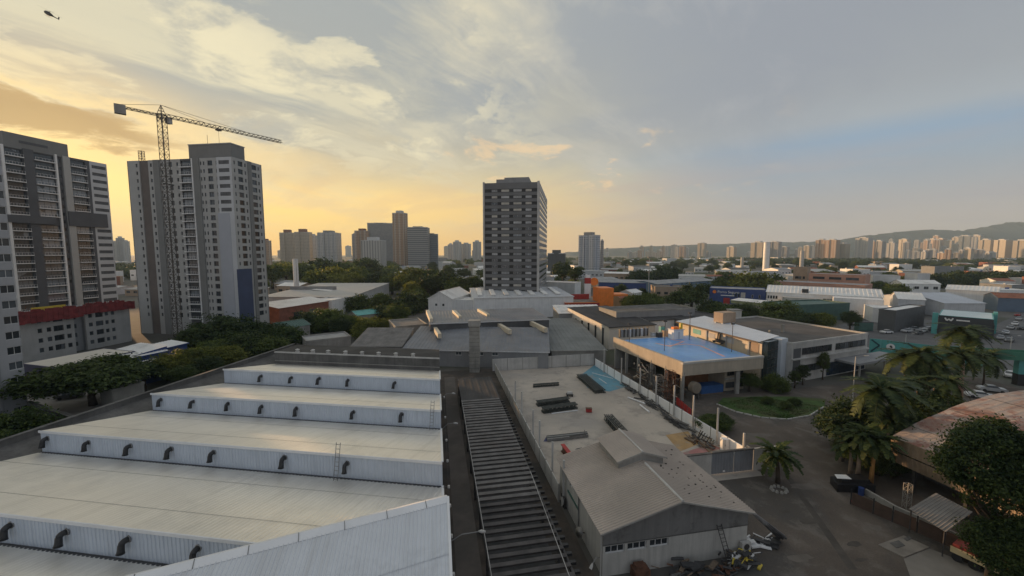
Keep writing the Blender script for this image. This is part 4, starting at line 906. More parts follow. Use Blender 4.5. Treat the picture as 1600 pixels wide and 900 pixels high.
addbox(of, "glass_front", of['L'] * .45, of['L'] * .98, -.05, 0, .2, 3.4, M("dim_blue_glass", (.02, .035, .06), .15, .3, .5))
for k in (0, 1): addbox(of, "canopy_column", of['L'] * (.6 + .35 * k), of['L'] * (.6 + .35 * k) + .3, -4.6, -4.3, 0, 3.6, m_conc)
addbox(of, "roof_tank", 2, 7, 20, 23, 10.6, 13.4, m_tan)
for a, c in ((2.2, 20.2), (6.4, 20.2), (2.2, 22.4), (6.4, 22.4)): addbox(of, "tank_leg", a, a + .35, c, c + .35, 9.1, 10.6, m_white)
addbox(of, "roof_vent", 12, 12.6, 10, 10.6, 9.1, 11.2, m_conc); addbox(of, "roof_vent", 4, 4.5, 8, 8.5, 9.1, 10.6, m_conc)
# scaffold towers under the deck's left edge
def lattice(b, p, w_, z0, z1, step, r=.05):
    p = Vector(p); c = [p + Vector((sx_ * w_ / 2, sy_ * w_ / 2, 0)) for sx_, sy_ in ((-1, -1), (1, -1), (1, 1), (-1, 1))]
    for q in c: b.bar(fl(q, z0), fl(q, z1), r * 1.6)
    z = z0; k = 0
    while z < z1 - .01:
        zz = min(z + step, z1)
        for i in range(4):
            a, e = c[i], c[(i + 1) % 4]
            b.bar(fl(a, zz), fl(e, zz), r); b.bar(fl(a if k % 2 else e, z), fl(e if k % 2 else a, zz), r)
        z = zz; k += 1
for k, (u, v, h, mm, lab) in enumerate(((1016, 606, 5.0, m_steel, "farthest pale scaffold tower under the court's left edge"), (1028, 622, 4.8, m_steel, "pale scaffold tower behind the white fence, middle of three"), (1046, 630, 6.6, m_rust, "rust red scaffold tower by the court's front left corner"), (1052, 612, 6.0, m_dsteel, "dark scaffold tower set back under the raised court"))):
    b = MB(); p = P(u, v, 0); lattice(b, p, 1.5, 0, h, 1.25); tag(b.build("scaffold_tower", mm), lab, "scaffold", "scaffold towers by the court")
scrap("scrap_heap", "mixed boxes and machinery stacked under the raised court", "scrap heap", [P(990, 592), P(1008, 604), P(1035, 618), P(1060, 628)], 160, [m_dsteel, m_wood, m_rust, m_beige, m_gut], 1.3, 4.6, .4, 2.4)
t = thing("red_barrier", "red and white barrier panels behind the white fence", "barrier", P(1068, 636))
for k in range(4):
    b = MB(); b.bar(P(1057 + k * 6, 626 + k * 5.2, .9), P(1062 + k * 6, 630 + k * 5.2, .9), .06, 1.5); b.build("panel", m_red, t)
# ---------------------------------------------------------------- tall towers with real openings
def tower_face(root, fr, kind, plane, vref, segs, zt, fh, nfl, zmin, zc=1.75, par=0.0):
    """segs: (u0, u1, material, proud, [(u0, u1, height, style, first, last)])"""
    on = (lambda u: fr.onF(u, vref, plane)[0]) if kind == 'F' else (lambda u: fr.onR(u, vref, plane)[0])
    d = fr.R if kind == 'F' else fr.F; n = Vector((d.y, -d.x, 0))
    for u0, u1, mat, proud, cols in segs:
        a0, a1 = on(u0), on(u1); base = (fr.F if kind == 'F' else fr.R) * plane
        o = base + d * a0 + n * proud; rects = []; pl = {}
        for cu0, cu1, hh, style, k0, k1 in cols:
            x0, x1 = on(cu0) - a0, on(cu1) - a0
            for k in range(k0, min(k1, nfl)):
                z = zt - zc - k * fh
                if z - hh / 2 < zmin: continue
                r_ = (x0, x1, z - hh / 2, z + hh / 2); rects.append(r_); pl.setdefault(style, []).append(r_)
        b = MB(); dep = .3; deep = [r for s_ in ('b', 's') for r in pl.get(s_, [])]
        wall_holes(b, o, d, a1 - a0, 0, zt, rects, .35)
        for a in (0, a1 - a0):
            q = o + d * a; b.quad(fl(q, 0), fl(q - n * (proud + .6), 0), fl(q - n * (proud + .6), zt), fl(q, zt))
        b.quad(fl(o, zt), fl(o + d * (a1 - a0), zt), fl(o + d * (a1 - a0) - n * (proud + .6), zt), fl(o - n * (proud + .6), zt))
        b.build("wall", mat, root)
        if 'w' in pl: put_windows(root, o, d, pl['w'], m_twd, g_dark, .22, 0)
        if 'W' in pl: put_windows(root, o, d, pl['W'], m_twd, M("blind_grey", (.10, .105, .11), .5, .3, .7), .12, 3, "ribbon_window")
        if 'b' in pl: put_windows(root, o, d, pl['b'], m_frame_d, g_dark, .34, 1, "balcony_opening")
        if 's' in pl:      # balcony with white slab edge
            put_windows(root, o, d, pl['s'], m_frame_d, g_grey, .34, 2, "balcony_opening")
            sb = MB(); x0, x1, z0, z1 = pl['s'][0]; sb.lbox(-(x1 - x0) / 2 - .15, (x1 - x0) / 2 + .1, -.85, .0, -.13, .13)
            sb.lbox(-(x1 - x0) / 2 - .1, (x1 - x0) / 2 + .05, -.84, -.80, .95, 1.0)
            for q_ in np.linspace(-(x1 - x0) / 2, (x1 - x0) / 2, 7): sb.lbox(q_ - .02, q_ + .02, -.84, -.80, .13, .95)
            ob = sb.build("balcony_slab", m_white, keep=True); me = ob.data; bpy.data.objects.remove(ob)
            for x0, x1, z0, z1 in pl['s']:
                inst("balcony_slab", me, root, fl(o + d * (x0 + x1) / 2, z0 - .14), math.atan2(d.y, d.x))
m_tw = M("tower_light_render", (.43, .43, .415), .8, .05, .2, streak=.12)
m_tw2 = M("tower_mid_render", (.22, .222, .215), .8, .06, .2, streak=.12)
m_twd = M("tower_dark_render", (.11, .113, .12), .75, .08, .2)
m_twb = M("tower_brown_stripe", (.165, .14, .125), .8, .12, .2)
m_blueprimer = M("blue_grey_primer", (.42, .44, .48), .75, .05, .2)
ZT2, FH2 = 63.0, 2.7
t2 = thing("grey_apartment_tower", "broad light grey apartment tower with the crane standing in front of it", "apartment tower", S.w(-137, 131, 0))
A_ = lambda u0, u1, h=1.25, s_='w', k0=0, k1=30: (u0, u1, h, s_, k0, k1)
tower_face(t2, S, 'F', 125.4, 256, [
    (198.5, 217, m_tw, 0, [A_(211.8, 214.6)]), (217, 231, m_twb, -.35, []), (231, 239.5, m_tw, 0, [A_(234, 236.8)]),
    (239.5, 249, m_tw2, .25, []), (249, 281.5, m_tw, 0, [A_(251.5, 254), A_(257.5, 259.5), A_(263, 268.5, 1.7, 'b'), A_(275.3, 278.2)]),
    (281.5, 300.2, m_twd, 0, [A_(282.3, 299.6, 2.1, 's')]), (300.2, 301.8, m_white, .5, []), (301.8, 311.5, m_tw2, .3, []),
    (311.5, 339.8, m_tw, 0, [A_(312.2, 314.2), A_(317, 319.2), A_(324, 331.6, 1.7, 'b'), A_(337, 339.2)]),
    (339.8, 363, M("tower_white_bay", (.54, .555, .57), .75, .05, .2), .45, [A_(343, 359.5, 1.3, 'W', 0, 7), A_(341.2, 343.2, 1.25, 'w', 7, 30)])], ZT2, FH2, 23, 5)
rC = S.onF(363, 256, 125.0)[0]
tower_face(t2, S, 'R', rC, 258, [
    (363.2, 369.5, m_tw, 0, [A_(365.2, 367.2)]), (369.5, 386.3, m_tw, 0, [A_(371.5, 379, 1.7, 'b'), A_(381.7, 384)]),
    (386.3, 391.6, m_tw2, .3, []), (391.6, 407, m_tw, 0, [A_(392.8, 400, 1.7, 'b'), A_(402.2, 404.4)])], ZT2, FH2, 23, 5)
rL = S.onF(198.5, 256, 125.4)[0]; fB = S.onR(407, 258, rC)[0]
b = MB(); b.fbox(S, rL + .3, rC - .4, 126.0, fB, 0, ZT2 - .15); b.build("core", g_void, t2)
b = MB(); b.fbox(S, rL, rC, fB, fB + .4, 0, ZT2); b.fbox(S, rL, rL + .3, 125.4, fB, 0, ZT2); b.build("rear_wall", m_tw2, t2)
r0_ = S.onF(340, 300, 125.4)[0]; zbp = S.onF(352, 333, 125.0)[1]
b = MB(); x0 = S.onF(344.8, 400, 124.9)[0]; x1 = S.onF(362.9, 400, 124.9)[0]; b.fbox(S, x0, x1, 124.86, 124.945, 2, zbp); b.build("unpainted_panel", m_blueprimer, t2)
fa = S.onR(371, 460, rC)[0]; fb2 = S.onR(390.5, 460, rC)[0]; zb = S.onR(382, 420, rC)[1]
b = MB(); b.fbox(S, rC + .31, rC + .42, fa, fb2 + 1.0, 1, zb); b.build("blue_wrap", M("navy_wrap", (.055, .075, .145), .6, .12, .2), t2)
for (x0, x1, y0, y1, z1, mm) in ((295, 361, 3.5, 9.5, 68.6, m_tw2),):
    a = S.onF(x0, 240, 129)[0]; c = S.onF(x1, 240, 129)[0]; b = MB(); b.fbox(S, a, c, 129, 135, ZT2 - .2, z1); b.build("lift_housing", mm, t2)
    b = MB(); b.fbox(S, a - .15, c + .15, 128.85, 135.15, z1, z1 + .35); b.build("housing_coping", m_tw, t2)
    b = MB(); b.tube([S.w(a + 6, 131, z1), S.w(a + 6, 131, z1 + 4)], .06, 5); b.build("antenna", m_dsteel, t2)
b = MB(); p = S.w(S.onF(219.5, 250, 126)[0], 126.5, 0); lattice(b, p, 1.2, ZT2, ZT2 + 3.6, .9, .07); b.build("hoist_head", m_dsteel, t2)
b = MB(); q = S.onF(266, 290, 124)[0]; b.bar(S.w(q, 125.3, 54), S.w(q, 121.5, 54), .25); b.build("crane_tie", m_dsteel, t2)
b = MB()
for k in range(22): b.fbox(S, rL + 12.1, rL + 16.8, 125.35, 125.5, 3 + k * 2.7, 3.25 + k * 2.7)
b.build("hoist_rails", m_twb, t2, kind='stuff')
# tower at the far left
ZT1, FH1 = 66.6, 2.85; pl1 = -190.8
t1 = thing("banded_apartment_tower", "tall grey apartment tower with white balcony edges at the far left", "apartment tower", S.w(-196, 125, 0))
B_s = lambda u0, u1, k0=0, k1=40: (u0, u1, 2.35, 's', k0, k1)
tower_face(t1, S, 'R', pl1, 250, [
    (-60, -28, m_twd, -.3, []), (-28, 1, m_tw, .2, []), (1, 5, m_white, .7, []), (5, 35, m_twd, .1, [B_s(6, 34.2, 0, 8), B_s(6, 34.2, 9, 24)]), (35, 51.5, m_twd, .5, []),
    (51.5, 84, m_twd, .1, [B_s(52.5, 83.4, 0, 8), B_s(52.5, 83.4, 9, 24)]), (84, 87, m_white, .7, []), (87, 96.5, m_twd, -.2, [(90.5, 94.5, 1.2, 'w', 0, 30)]),
    (96.5, 107.5, m_tw, .5, []), (107.5, 131.5, m_twd, .1, [B_s(109, 131, 0, 7), B_s(109, 131, 9, 24)]), (131.5, 137.8, m_twd, .3, []),
    (137.8, 165, M("tower_white_bay", (.54, .555, .57)), .2, [(141.5, 163.2, 1.25, 'W', 0, 7), (141.5, 163.2, 1.25, 'W', 9, 24)])], ZT1, FH1, 24, 3, 2.0)
f0_, f1_ = S.onR(-60, 250, pl1)[0], S.onR(165, 250, pl1)[0]
b = MB(); b.fbox(S, pl1 - 14, pl1 - .75, f0_, f1_, 0, ZT1 - .1); b.build("core", m_twd, t1)
b = MB(); z1 = ZT1 - 2.0 - 7 * FH1 + 1.2; b.fbox(S, pl1 + .45, pl1 + .9, S.onR(105, 340, pl1)[0], S.onR(165.2, 340, pl1)[0], z1 - 2 * FH1 + .2, z1); b.build("dark_band", m_twd, t1)
b = MB(); b.fbox(S, pl1 + .75, pl1 + 1.1, S.onR(3, 340, pl1)[0], S.onR(84, 340, pl1)[0], ZT1 - 2.0 - 8 * FH1 - 1.35, ZT1 - 2.0 - 8 * FH1 + 1.25); b.build("dark_band", m_twd, t1)
a = S.onR(5, 235, pl1)[0]; c = S.onR(106, 245, pl1)[0]
b = MB(); b.fbox(S, pl1 - 8, pl1 + .3, a, c, ZT1 - .5, ZT1 + 4.6); b.build("lift_housing", m_tw2, t1)
b = MB(); b.fbox(S, pl1 + .3, pl1 + .34, a + 4, c - 6, ZT1 + 1.6, ZT1 + 2.5); b.build("vent_slot", m_twd, t1)
# red formwork block
rb = thing("unfinished_block", "pale five storey block under construction ringed by red safety screens", "construction site", S.w(-152, 98, 0))
pr_ = -147.5; m_rb = M("raw_pale_block", (.40, .40, .39), .85, .1, .25, streak=.2); FHr = 2.75
zt_r = S.onR(170, 478, pr_)[1]
tower_face(rb, S, 'R', pr_, 500, [
    (133.5, 203.5, m_rb, 0, [(138.3, 144.4, 1.2, 'w', 0, 6), (149.5, 161.5, 1.55, 'b', 0, 6), (164.5, 170, 1.2, 'w', 0, 6), (174, 179.5, 1.2, 'w', 0, 6)]),
    (115.5, 133.5, m_mgrey, -1.4, [(119.5, 124.5, 1.3, 'w', 0, 6)])], zt_r, FHr, 6, 1.2, 2.4)
tower_face(rb, S, 'R', pr_ + 1.6, 500, [
    (-5, 115, m_rb, 0, [(57, 64.5, 1.25, 'w', 0, 6), (71.5, 79, 1.25, 'w', 0, 6), (82.5, 98.5, 1.6, 'b', 0, 6), (103, 110, 1.25, 'w', 0, 6)])], zt_r + .6, FHr, 6, 1.2, 2.4)
fa, fb2, fm = S.onR(-5, 500, pr_)[0], S.onR(203.5, 500, pr_)[0], S.onR(115, 500, pr_)[0]
b = MB(); b.fbox(S, pr_ - 14, pr_ - 2.2, fa, fb2, 0, zt_r - .2); b.build("core", m_mgrey, rb)
b = MB(); b.fbox(S, pr_ - 14, pr_ - .5, fb2 - .35, fb2 - .02, 0, zt_r - .1); b.build("end_wall", m_rb, rb)
m_screen = M("faded_red_screen", (.20, .035, .035), .8, .3, .7)
def screen_strip(r, a, c, zlo, zhi, n):
    L = (c - a) / n; b = MB(); b.lbox(0, .09, .03, L - .03, 0, zhi - zlo); o = b.build("safety_screen", m_screen, keep=True); me = o.data; bpy.data.objects.remove(o)
    for k in range(n): inst("safety_screen", me, rb, S.w(r, a + L * k, zlo + RND.uniform(-.15, .15)), S.yaw)
screen_strip(pr_ + 2.9, fa, fm + .6, zt_r - 2.0, zt_r + 1.2, 14); screen_strip(pr_ + 1.3, fm + 1.2, fb2 + .8, zt_r - 1.6, zt_r + 1.0, 13)
b = MB(); b.fbox(S, pr_ + 1.2, pr_ + 1.25, fa, fb2, 0, 0); 
for a, c, r in ((fa, fm, pr_ + 1.4), (fm + 3, fb2 - 1, pr_ - .3)):
    b = MB()
    n = 16
    for k in range(n):
        q = a + (c - a) * k / n
        b.fbox(S, r - .35 - .02 * (k % 3), r, q, q + (c - a) / n * (.98 if k % 4 else .6), zt_r, zt_r + RND.uniform(1.1, 1.7))
    b.build("formwork_panels", m_screen, rb, kind='stuff')
for k in range(16):
    q = RND.uniform(fa + 4, fb2 - 1); b = MB(); b.tube([S.w(pr_ - 1.5, q, zt_r), S.w(pr_ - 1.5, q, zt_r + RND.uniform(1, 3))], .05, 5); b.build("starter_bar", m_rust, rb)
b = MB(); b.fbox(S, pr_ - .4, pr_ - .1, fm - 9, fm - 1.5, zt_r + .7, zt_r + 1.9); b.build("timber_shutter", m_yellow, rb)
# nearest tower at the left edge
pn = -99.0; fE = 57.3; ne = thing("plain_apartment_tower", "plain pale apartment tower cut off by the left edge of the view", "apartment tower", S.w(-105, 45, 0))
m_ne = M("plain_pale_render", (.38, .385, .40), .8, .05, .2, streak=.12)
rects = []
fw = S.onR(20, 524, pn)[0]
for k in range(18):
    z = S.onR(20, 524, pn)[1] + (k - 6) * 2.78
    if z > .8: rects.append((fw - 1.2 - 20 - 6, fw + 1.0 - 20 - 6, z - .75, z + .75)) if False else rects.append((fw - .9 - 26, fw + 1.0 - 26, z - .7, z + .7))
b = MB(); wall_holes(b, S.w(pn, 26), S.F, fE - 26, 0, 46, rects, .25); b.build("wall", m_ne, ne)
put_windows(ne, S.w(pn, 26), S.F, rects, m_frame_w, g_dark, .18, 1)
b = MB(); b.fbox(S, pn - 16, pn - .4, 26, fE, 0, 46.3); b.build("core", m_ne, ne)
b = MB(); b.fbox(S, pn + .003, pn + .25, fw - 2.6, fw - 2.2, 0, 46); b.build("rain_pipe", m_mgrey, ne)
for k in range(14):
    b = MB(); z = 2.4 + 2.78 * k; b.fbox(S, pn + .003, pn + .9, fw - 5.2, fw - 2.7, z, z + .12); b.build("condenser_shelf", m_mgrey, ne)
# ---------------------------------------------------------------- the tower crane
cr = thing("tower_crane", "tall lattice tower crane rising in front of the grey apartment tower", "crane", PY(268, 500, 137) * Vector((1, 1, 0)))
m_cr = M("crane_steel", (.10, .085, .072), .6, .2, 1.5)
mp_ = PY(252.5, 183, 137); zs_ = mp_.z; b = MB(); lattice(b, fl(mp_, 0), 1.8, 0, zs_ - 1.5, 1.8, .085); b.build("mast", m_cr, cr)
tip = P(440, 223.5, zs_ + .5); dj = fl(tip - mp_, 0).normalized(); sj = Vector((-dj.y, dj.x, 0)); base = fl(mp_, zs_)
b = MB(); lattice(b, base, 1.7, zs_ - 1.4, zs_ + .9, 1.1, .16); b.build("slewing_ring", m_cr, cr)
ap = PY(252, 164, 137); b = MB()
for sx_, sy_ in ((-1, -1), (1, -1), (1, 1), (-1, 1)): b.bar(base + Vector((sx_ * .8, sy_ * .8, .9)), fl(base, ap.z), .16)
for z in (.35, .65): 
    w2 = .8 * (1 - z) ; zz = zs_ + .9 + (ap.z - zs_ - .9) * z
    for i in range(4):
        cs = [(-1, -1), (1, -1), (1, 1), (-1, 1)]; a, c = cs[i], cs[(i + 1) % 4]; b.bar(Vector((base.x + a[0] * w2, base.y + a[1] * w2, zz)), Vector((base.x + c[0] * w2, base.y + c[1] * w2, zz)), .1)
b.build("apex", m_cr, cr)
def girder(p, q, w_, h_, step, r, name):
    b = MB(); d = (q - p).normalized(); s = Vector((-d.y, d.x, 0)); L = (q - p).length; up = Vector((0, 0, h_))
    b.bar(p - s * w_ / 2, q - s * w_ / 2, r * 1.5); b.bar(p + s * w_ / 2, q + s * w_ / 2, r * 1.5); b.bar(p + up, q + up, r * 1.5)
    n = int(L / step)
    for k in range(n):
        a, m_, c = p + d * L * k / n, p + d * L * (k + .5) / n, p + d * L * (k + 1) / n
        for s_ in (-1, 1): b.bar(a + s * s_ * w_ / 2, m_ + up, r); b.bar(m_ + up, c + s * s_ * w_ / 2, r)
        b.bar(a - s * w_ / 2, a + s * w_ / 2, r)
    return b.build(name, m_cr, cr)
jb = base + dj * 1.2; jt = fl(tip, zs_ + .5); girder(fl(jb, zs_ + .3), jt, 1.3, 1.1, 1.6, .11, "jib")
ce = P(186, 166, zs_ + 1.0); dc = fl(ce - mp_, 0).normalized(); ct_ = base + dc * min(13, fl(ce - mp_, 0).length)
girder(fl(base - dj * 1.2 * 0 + dc * 1, zs_ + .3), fl(ct_, zs_ + .7), 1.3, .6, 1.5, .11, "counter_jib")
sc_ = Vector((-dc.y, dc.x, 0)); b = MB(); b.box(fl(ct_, 0), dc, sc_, -1.5, 1.2, -.9, .9, zs_ - 1.3, zs_ + 1.5); b.build("counterweight", m_conc, cr)
b = MB(); b.bar(fl(base, ap.z), fl(jb, zs_ + 1.4).lerp(fl(jt, zs_ + 1.6), .66), .09); b.bar(fl(base, ap.z), fl(jb, zs_ + 1.4).lerp(fl(jt, zs_ + 1.6), .3), .08); b.bar(fl(base, ap.z), fl(ct_, zs_ + 1.6), .09); b.build("tie_bars", m_cr, cr)
b = MB(); q = base + dj * 2.2 + sj * 1.2; b.lbox(q.x - .7, q.x + .7, q.y - .7, q.y + .7, zs_ - 1.4, zs_ + .6); b.build("cab", m_concl, cr)
b = MB(); q = jb.lerp(jt, .40); b.lbox(q.x - .7, q.x + .7, q.y - .7, q.y + .7, zs_ - .3, zs_ + .3); b.build("trolley", m_cr, cr)
b = MB(); b.bar(fl(q, zs_ - .3), fl(q, zs_ - 8.5), .06); b.lbox(q.x - .25, q.x + .25, q.y - .2, q.y + .2, zs_ - 9.6, zs_ - 8.5); b.build("hook_block", m_cr, cr)
# ---------------------------------------------------------------- dark office tower mid view
dt = thing("dark_office_tower", "dark grey slab tower with pale window boxes and white corner piers in mid view", "office tower", S.w(-29, 206, 0))
fD = 197.5; ZD = 64.5; rL_, rR_ = S.onF(754.5, 300, fD)[0], S.onF(843, 300, fD)[0]; m_dk = M("charcoal_cladding", (.15, .152, .155), .6, .1, .2); m_vd = M("black_recess", (.02, .02, .022), .4, .3, .3)
fEnd = S.onR(855, 300, rR_)[0]
b = MB(); b.fbox(S, rL_ + .3, rR_ - .3, fD + .6, fEnd, 0, ZD - .6); b.build("core", m_vd, dt)
b = MB(); b.fbox(S, rL_ + .8, rR_ - 1.1, fD + .02, fD + .6, ZD - 3.0, ZD); b.build("parapet", m_dk, dt)
for a, c in ((rL_, rL_ + .8), (rR_ - 1.1, rR_)):
    b = MB(); b.fbox(S, a, c, fD - .3, fD + 1.4, 0, ZD + .5); b.build("corner_pier", m_concl, dt)
FHd = 3.13; wcols = ((768.4, 777), (783.4, 795.6), (802.4, 815), (821.4, 830.6))
wm = None
for k in range(19):
    z = ZD - 3.0 - 1.6 - FHd * (k + 0) - .05
    if z < 8: break
    b = MB(); b.fbox(S, rL_ + .8, rR_ - 1.1, fD - .02, fD + .6, z - 1.6, z + .02); b.build("spandrel", m_dk, dt)
    for u0, u1 in wcols:
        a, c = S.onF(u0, 300, fD)[0], S.onF(u1, 300, fD)[0]
        put_windows(dt, S.w(0, fD), S.R, [(a, c, z + .25, z + 1.35)], m_lgrey, RND.choice((M("pale_blind", (.42, .425, .43), .5, .2, .5), M("pale_blind", (.42, .425, .43), .5, .2, .5), M("cream_blind", (.46, .43, .37), .5, .2, .5), M("mid_blind", (.26, .265, .27), .5, .2, .5), g_grey)), -.05, 1)
    b = MB(); b.fbox(S, rR_ - .29, rR_ + .05, fD + 1.4, fEnd, z - 1.4, z + .35); b.build("side_spandrel", m_concl if k < 8 else m_mgrey, dt)
    b = MB(); b.fbox(S, rR_ - .28, rR_ - .1, fD + 1.4, fEnd, z + .35, z + FHd - 1.4); b.build("side_window", g_grey, dt)
b = MB(); b.fbox(S, rR_ - .28, rR_ + .05, fD + 1.4, fEnd, ZD - 3.2, ZD); b.build("side_parapet", m_concl, dt)
a, c = S.onF(776, 280, fD + 6)[0], S.onF(828, 280, fD + 6)[0]
b = MB(); b.fbox(S, a, c, fD + 5, fD + 14, ZD - .6, ZD + 2.6); b.fbox(S, a + 4, c - .5, fD + 6, fD + 13, ZD + 2.6, ZD + 3.6); b.build("roof_plant", m_mgrey, dt)
b = MB(); b.fbox(S, rL_ - .2, rR_ + 8, fD - 6, fD - .5, 0, 9); b.build("podium", m_lgrey, dt)
# ---------------------------------------------------------------- halls beyond the yard
m_hallroof = M("slate_blue_roof", (.195, .205, .225), .55, .15, .2, patch=((.21, .20, .20), .10, .8))
m_asb2 = M("old_grey_asbestos", (.20, .19, .18), .9, .2, .4, patch=((.11, .10, .095), .3, .6))
ha = lowb("grey_hall", "wide slate grey hall with a sloping roof just beyond the yard's far wall", "hall", (629, 546), (857, 550), 4.4, 17, m_mgrey, m_hallroof, 'shed', 3.0, pitch=1.0, trim=m_lgrey)
wins(ha, 'front', 3.2, 4.1, [(.37, .41), (.46, .50), (.52, .56), (.62, .66)], m_frame_w, g_grey)
hb = lowb("grey_hall", "upper slate hall behind the concrete pillar, with bright skylight strips on its roof", "hall", (672, 506), (858, 499), 9, 21, m_dgrey, m_hallroof, 'shed', .7, pitch=1.0, trim=m_lgrey)  # dark wall colour stands in for the shaded gap below the eave
def strip(bd, p, q, wd, hh, mat=m_white):
    b = MB(); b.bar(p, q, wd, hh); o = b.build("skylight_strip", mat, bd['root']); return o
m_sky = M("sun_tinted_skylight_side", (.62, .55, .42), .5, .1, .5)  # white sides tinted warm: the low sun is put into the colour
for u0, v0_, u1, v1_, z, bd in ((676, 508, 687, 525, 7.6, ha), (771, 503, 797, 519, 7.9, ha), (816, 498, 853, 516, 8.3, ha), (668, 487, 674, 501, 10.2, hb), (709, 487, 719, 497, 10.0, hb), (748, 485, 763, 494, 10.0, hb)):
    strip(bd, P(u0, v0_, z), P(u1, v1_, z - .6), 1.0, 1.3, m_sky)
pl = PY(741, 540, 97.5); t = thing("concrete_pillar", "tall weathered square concrete pillar standing before the slate grey halls", "pillar", fl(pl, 0))
zt_ = CH - (502 - 395) / F * 97.5
b = MB(); b.lbox(pl.x - 1.25, pl.x + 1.25, pl.y, pl.y + 2.2, 0, zt_ - 1.4); b.build("shaft", M("weathered_pillar_concrete", (.33, .315, .28), .9, .2, .5, streak=.4), t)
b = MB(); b.lbox(pl.x - 1.45, pl.x + 1.45, pl.y - .2, pl.y + 2.4, zt_ - 1.4, zt_); b.build("capital", m_conc, t)
b = MB()
for k in range(12): b.lbox(pl.x - 1.27, pl.x + 1.27, pl.y - .03, pl.y - .004, 1 + k * .95, 1.06 + k * .95)
b.build("pour_joints", m_darkconc, t, kind='stuff')
lowb("ribbed_roof_shed", "low shed with an old ribbed grey roof left of the slate halls", "shed", (549, 541), (627, 541), 5, 13, m_conc, m_asb2, 'shed', 2.4, pitch=.9)
lowb("rubble_roof_shed", "small shed with a cluttered grey roof beside the slate halls' left edge", "shed", (618, 512), (668, 508), 6, 14, m_conc, m_asb2, 'flat')
wg = lowb("white_gable_building", "white gabled building with two small dark vents in its end wall", "warehouse", (669, 466), (706, 467), 9, 26, m_white, m_roofp, 'gable', 3.2, ridge='y', pitch=1.2)
wins(wg, 'front', 5.6, 6.6, [(.30, .38), (.60, .68)], m_frame_d, g_dark, 0)
lowb("white_annex", "plain white flat annex between the gabled building and the skylit white hall", "warehouse", (706, 470), (812, 470), 7.5, 12, m_white, m_roofp, 'flat')
ws2 = lowb("skylit_white_hall", "long white hall with a pale skylit roof in front of the dark office tower", "warehouse", (741, 466), (896, 463), 9.5, 30, m_white, m_lgrey, 'shed', 2.0, pitch=1.2, trim=m_white)
for k in range(7):
    q = .06 + k * .135; p0, p1 = ws2['A'].lerp(ws2['B'], q), ws2['D'].lerp(ws2['C'], q + .03)
    strip(ws2, fl(p0.lerp(p1, .15), 10.3), fl(p0.lerp(p1, .85), 11.7), 2.2, .5, m_roofp)
lowb("plant_block", "white block with rooftop plant right of the dark office tower's foot", "building", (848, 441), (898, 443), 10, 12, m_white, m_lgrey, 'flat')
for k, u in enumerate((765, 788, 812)):
    t = thing("cooling_unit", ("left", "middle", "right")[k] + " one of three white roof units on the skylit white hall", "roof unit", fl(P(u, 452, 11.2), 11.0), "roof units on the white hall"); p = t.location.copy()
    b = MB(); b.lbox(p.x - 1.3, p.x + 1.3, p.y - 1.2, p.y + 1.2, 11.1, 14.0); b.build("casing", m_concl, t)
    b = MB(); b.tube([(p.x, p.y, 14.0), (p.x, p.y, 14.4)], .9, 12); b.build("fan_cowl", m_steel, t)
# orange and red store
os_ = lowb("orange_store", "low red-orange store with a bright orange corner block", "store", (884, 474), (958, 472.5), 6.5, 24, m_red, M("littered_roof", (.22, .20, .18), .9, .3, .3, col2=(.35, .30, .22)), 'flat', parapet=.3, trim=m_orange)
addbox(os_, "corner_block", os_['L'] - 6.8, os_['L'] + .1, -.15, 9, 0, 13.4, m_orange); addbox(os_, "orange_canopy", os_['L'] + .1, os_['L'] + 8, 1, 10, 9.4, 10.2, m_orange)
addbox(os_, "rear_red_wall", 3, os_['L'] - 6.9, 14, 14.5, 6.6, 9.2, m_red)
t = thing("sign_tower", "small white and red sign tower topped by an orange disc sign", "sign", PY(918, 450, 205) * Vector((1, 1, 0))); p = PY(918, 450, 205)
zz = lambda v: CH - (v - 395) / F * 205
b = MB(); b.lbox(p.x - 1.6, p.x + 1.6, p.y - 1, p.y + 1, 0, zz(443)); b.build("base", m_white, t)
b = MB(); b.lbox(p.x - 1.5, p.x + 1.5, p.y - .9, p.y + .9, zz(443), zz(434)); b.build("red_panel", m_red, t)
b = MB(); b.lbox(p.x - 1.2, p.x + 1.2, p.y - .8, p.y + .8, zz(434), zz(429)); b.build("cap", m_white, t)
b = MB(); b.tube([(p.x + 3.4, p.y + .2, zz(440)), (p.x + 3.4, p.y - .3, zz(440))], 2.1, 20); b.build("disc_sign", m_orange, t)
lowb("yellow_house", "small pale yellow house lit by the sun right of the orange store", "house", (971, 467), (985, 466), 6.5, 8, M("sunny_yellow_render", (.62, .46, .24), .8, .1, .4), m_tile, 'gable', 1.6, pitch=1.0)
lowb("white_hut", "small white roofed hut behind the round tree by the orange store", "hut", (988, 458), (1003, 456), 7, 8, m_white, m_roofp, 'gable', 1.5, pitch=1.0)
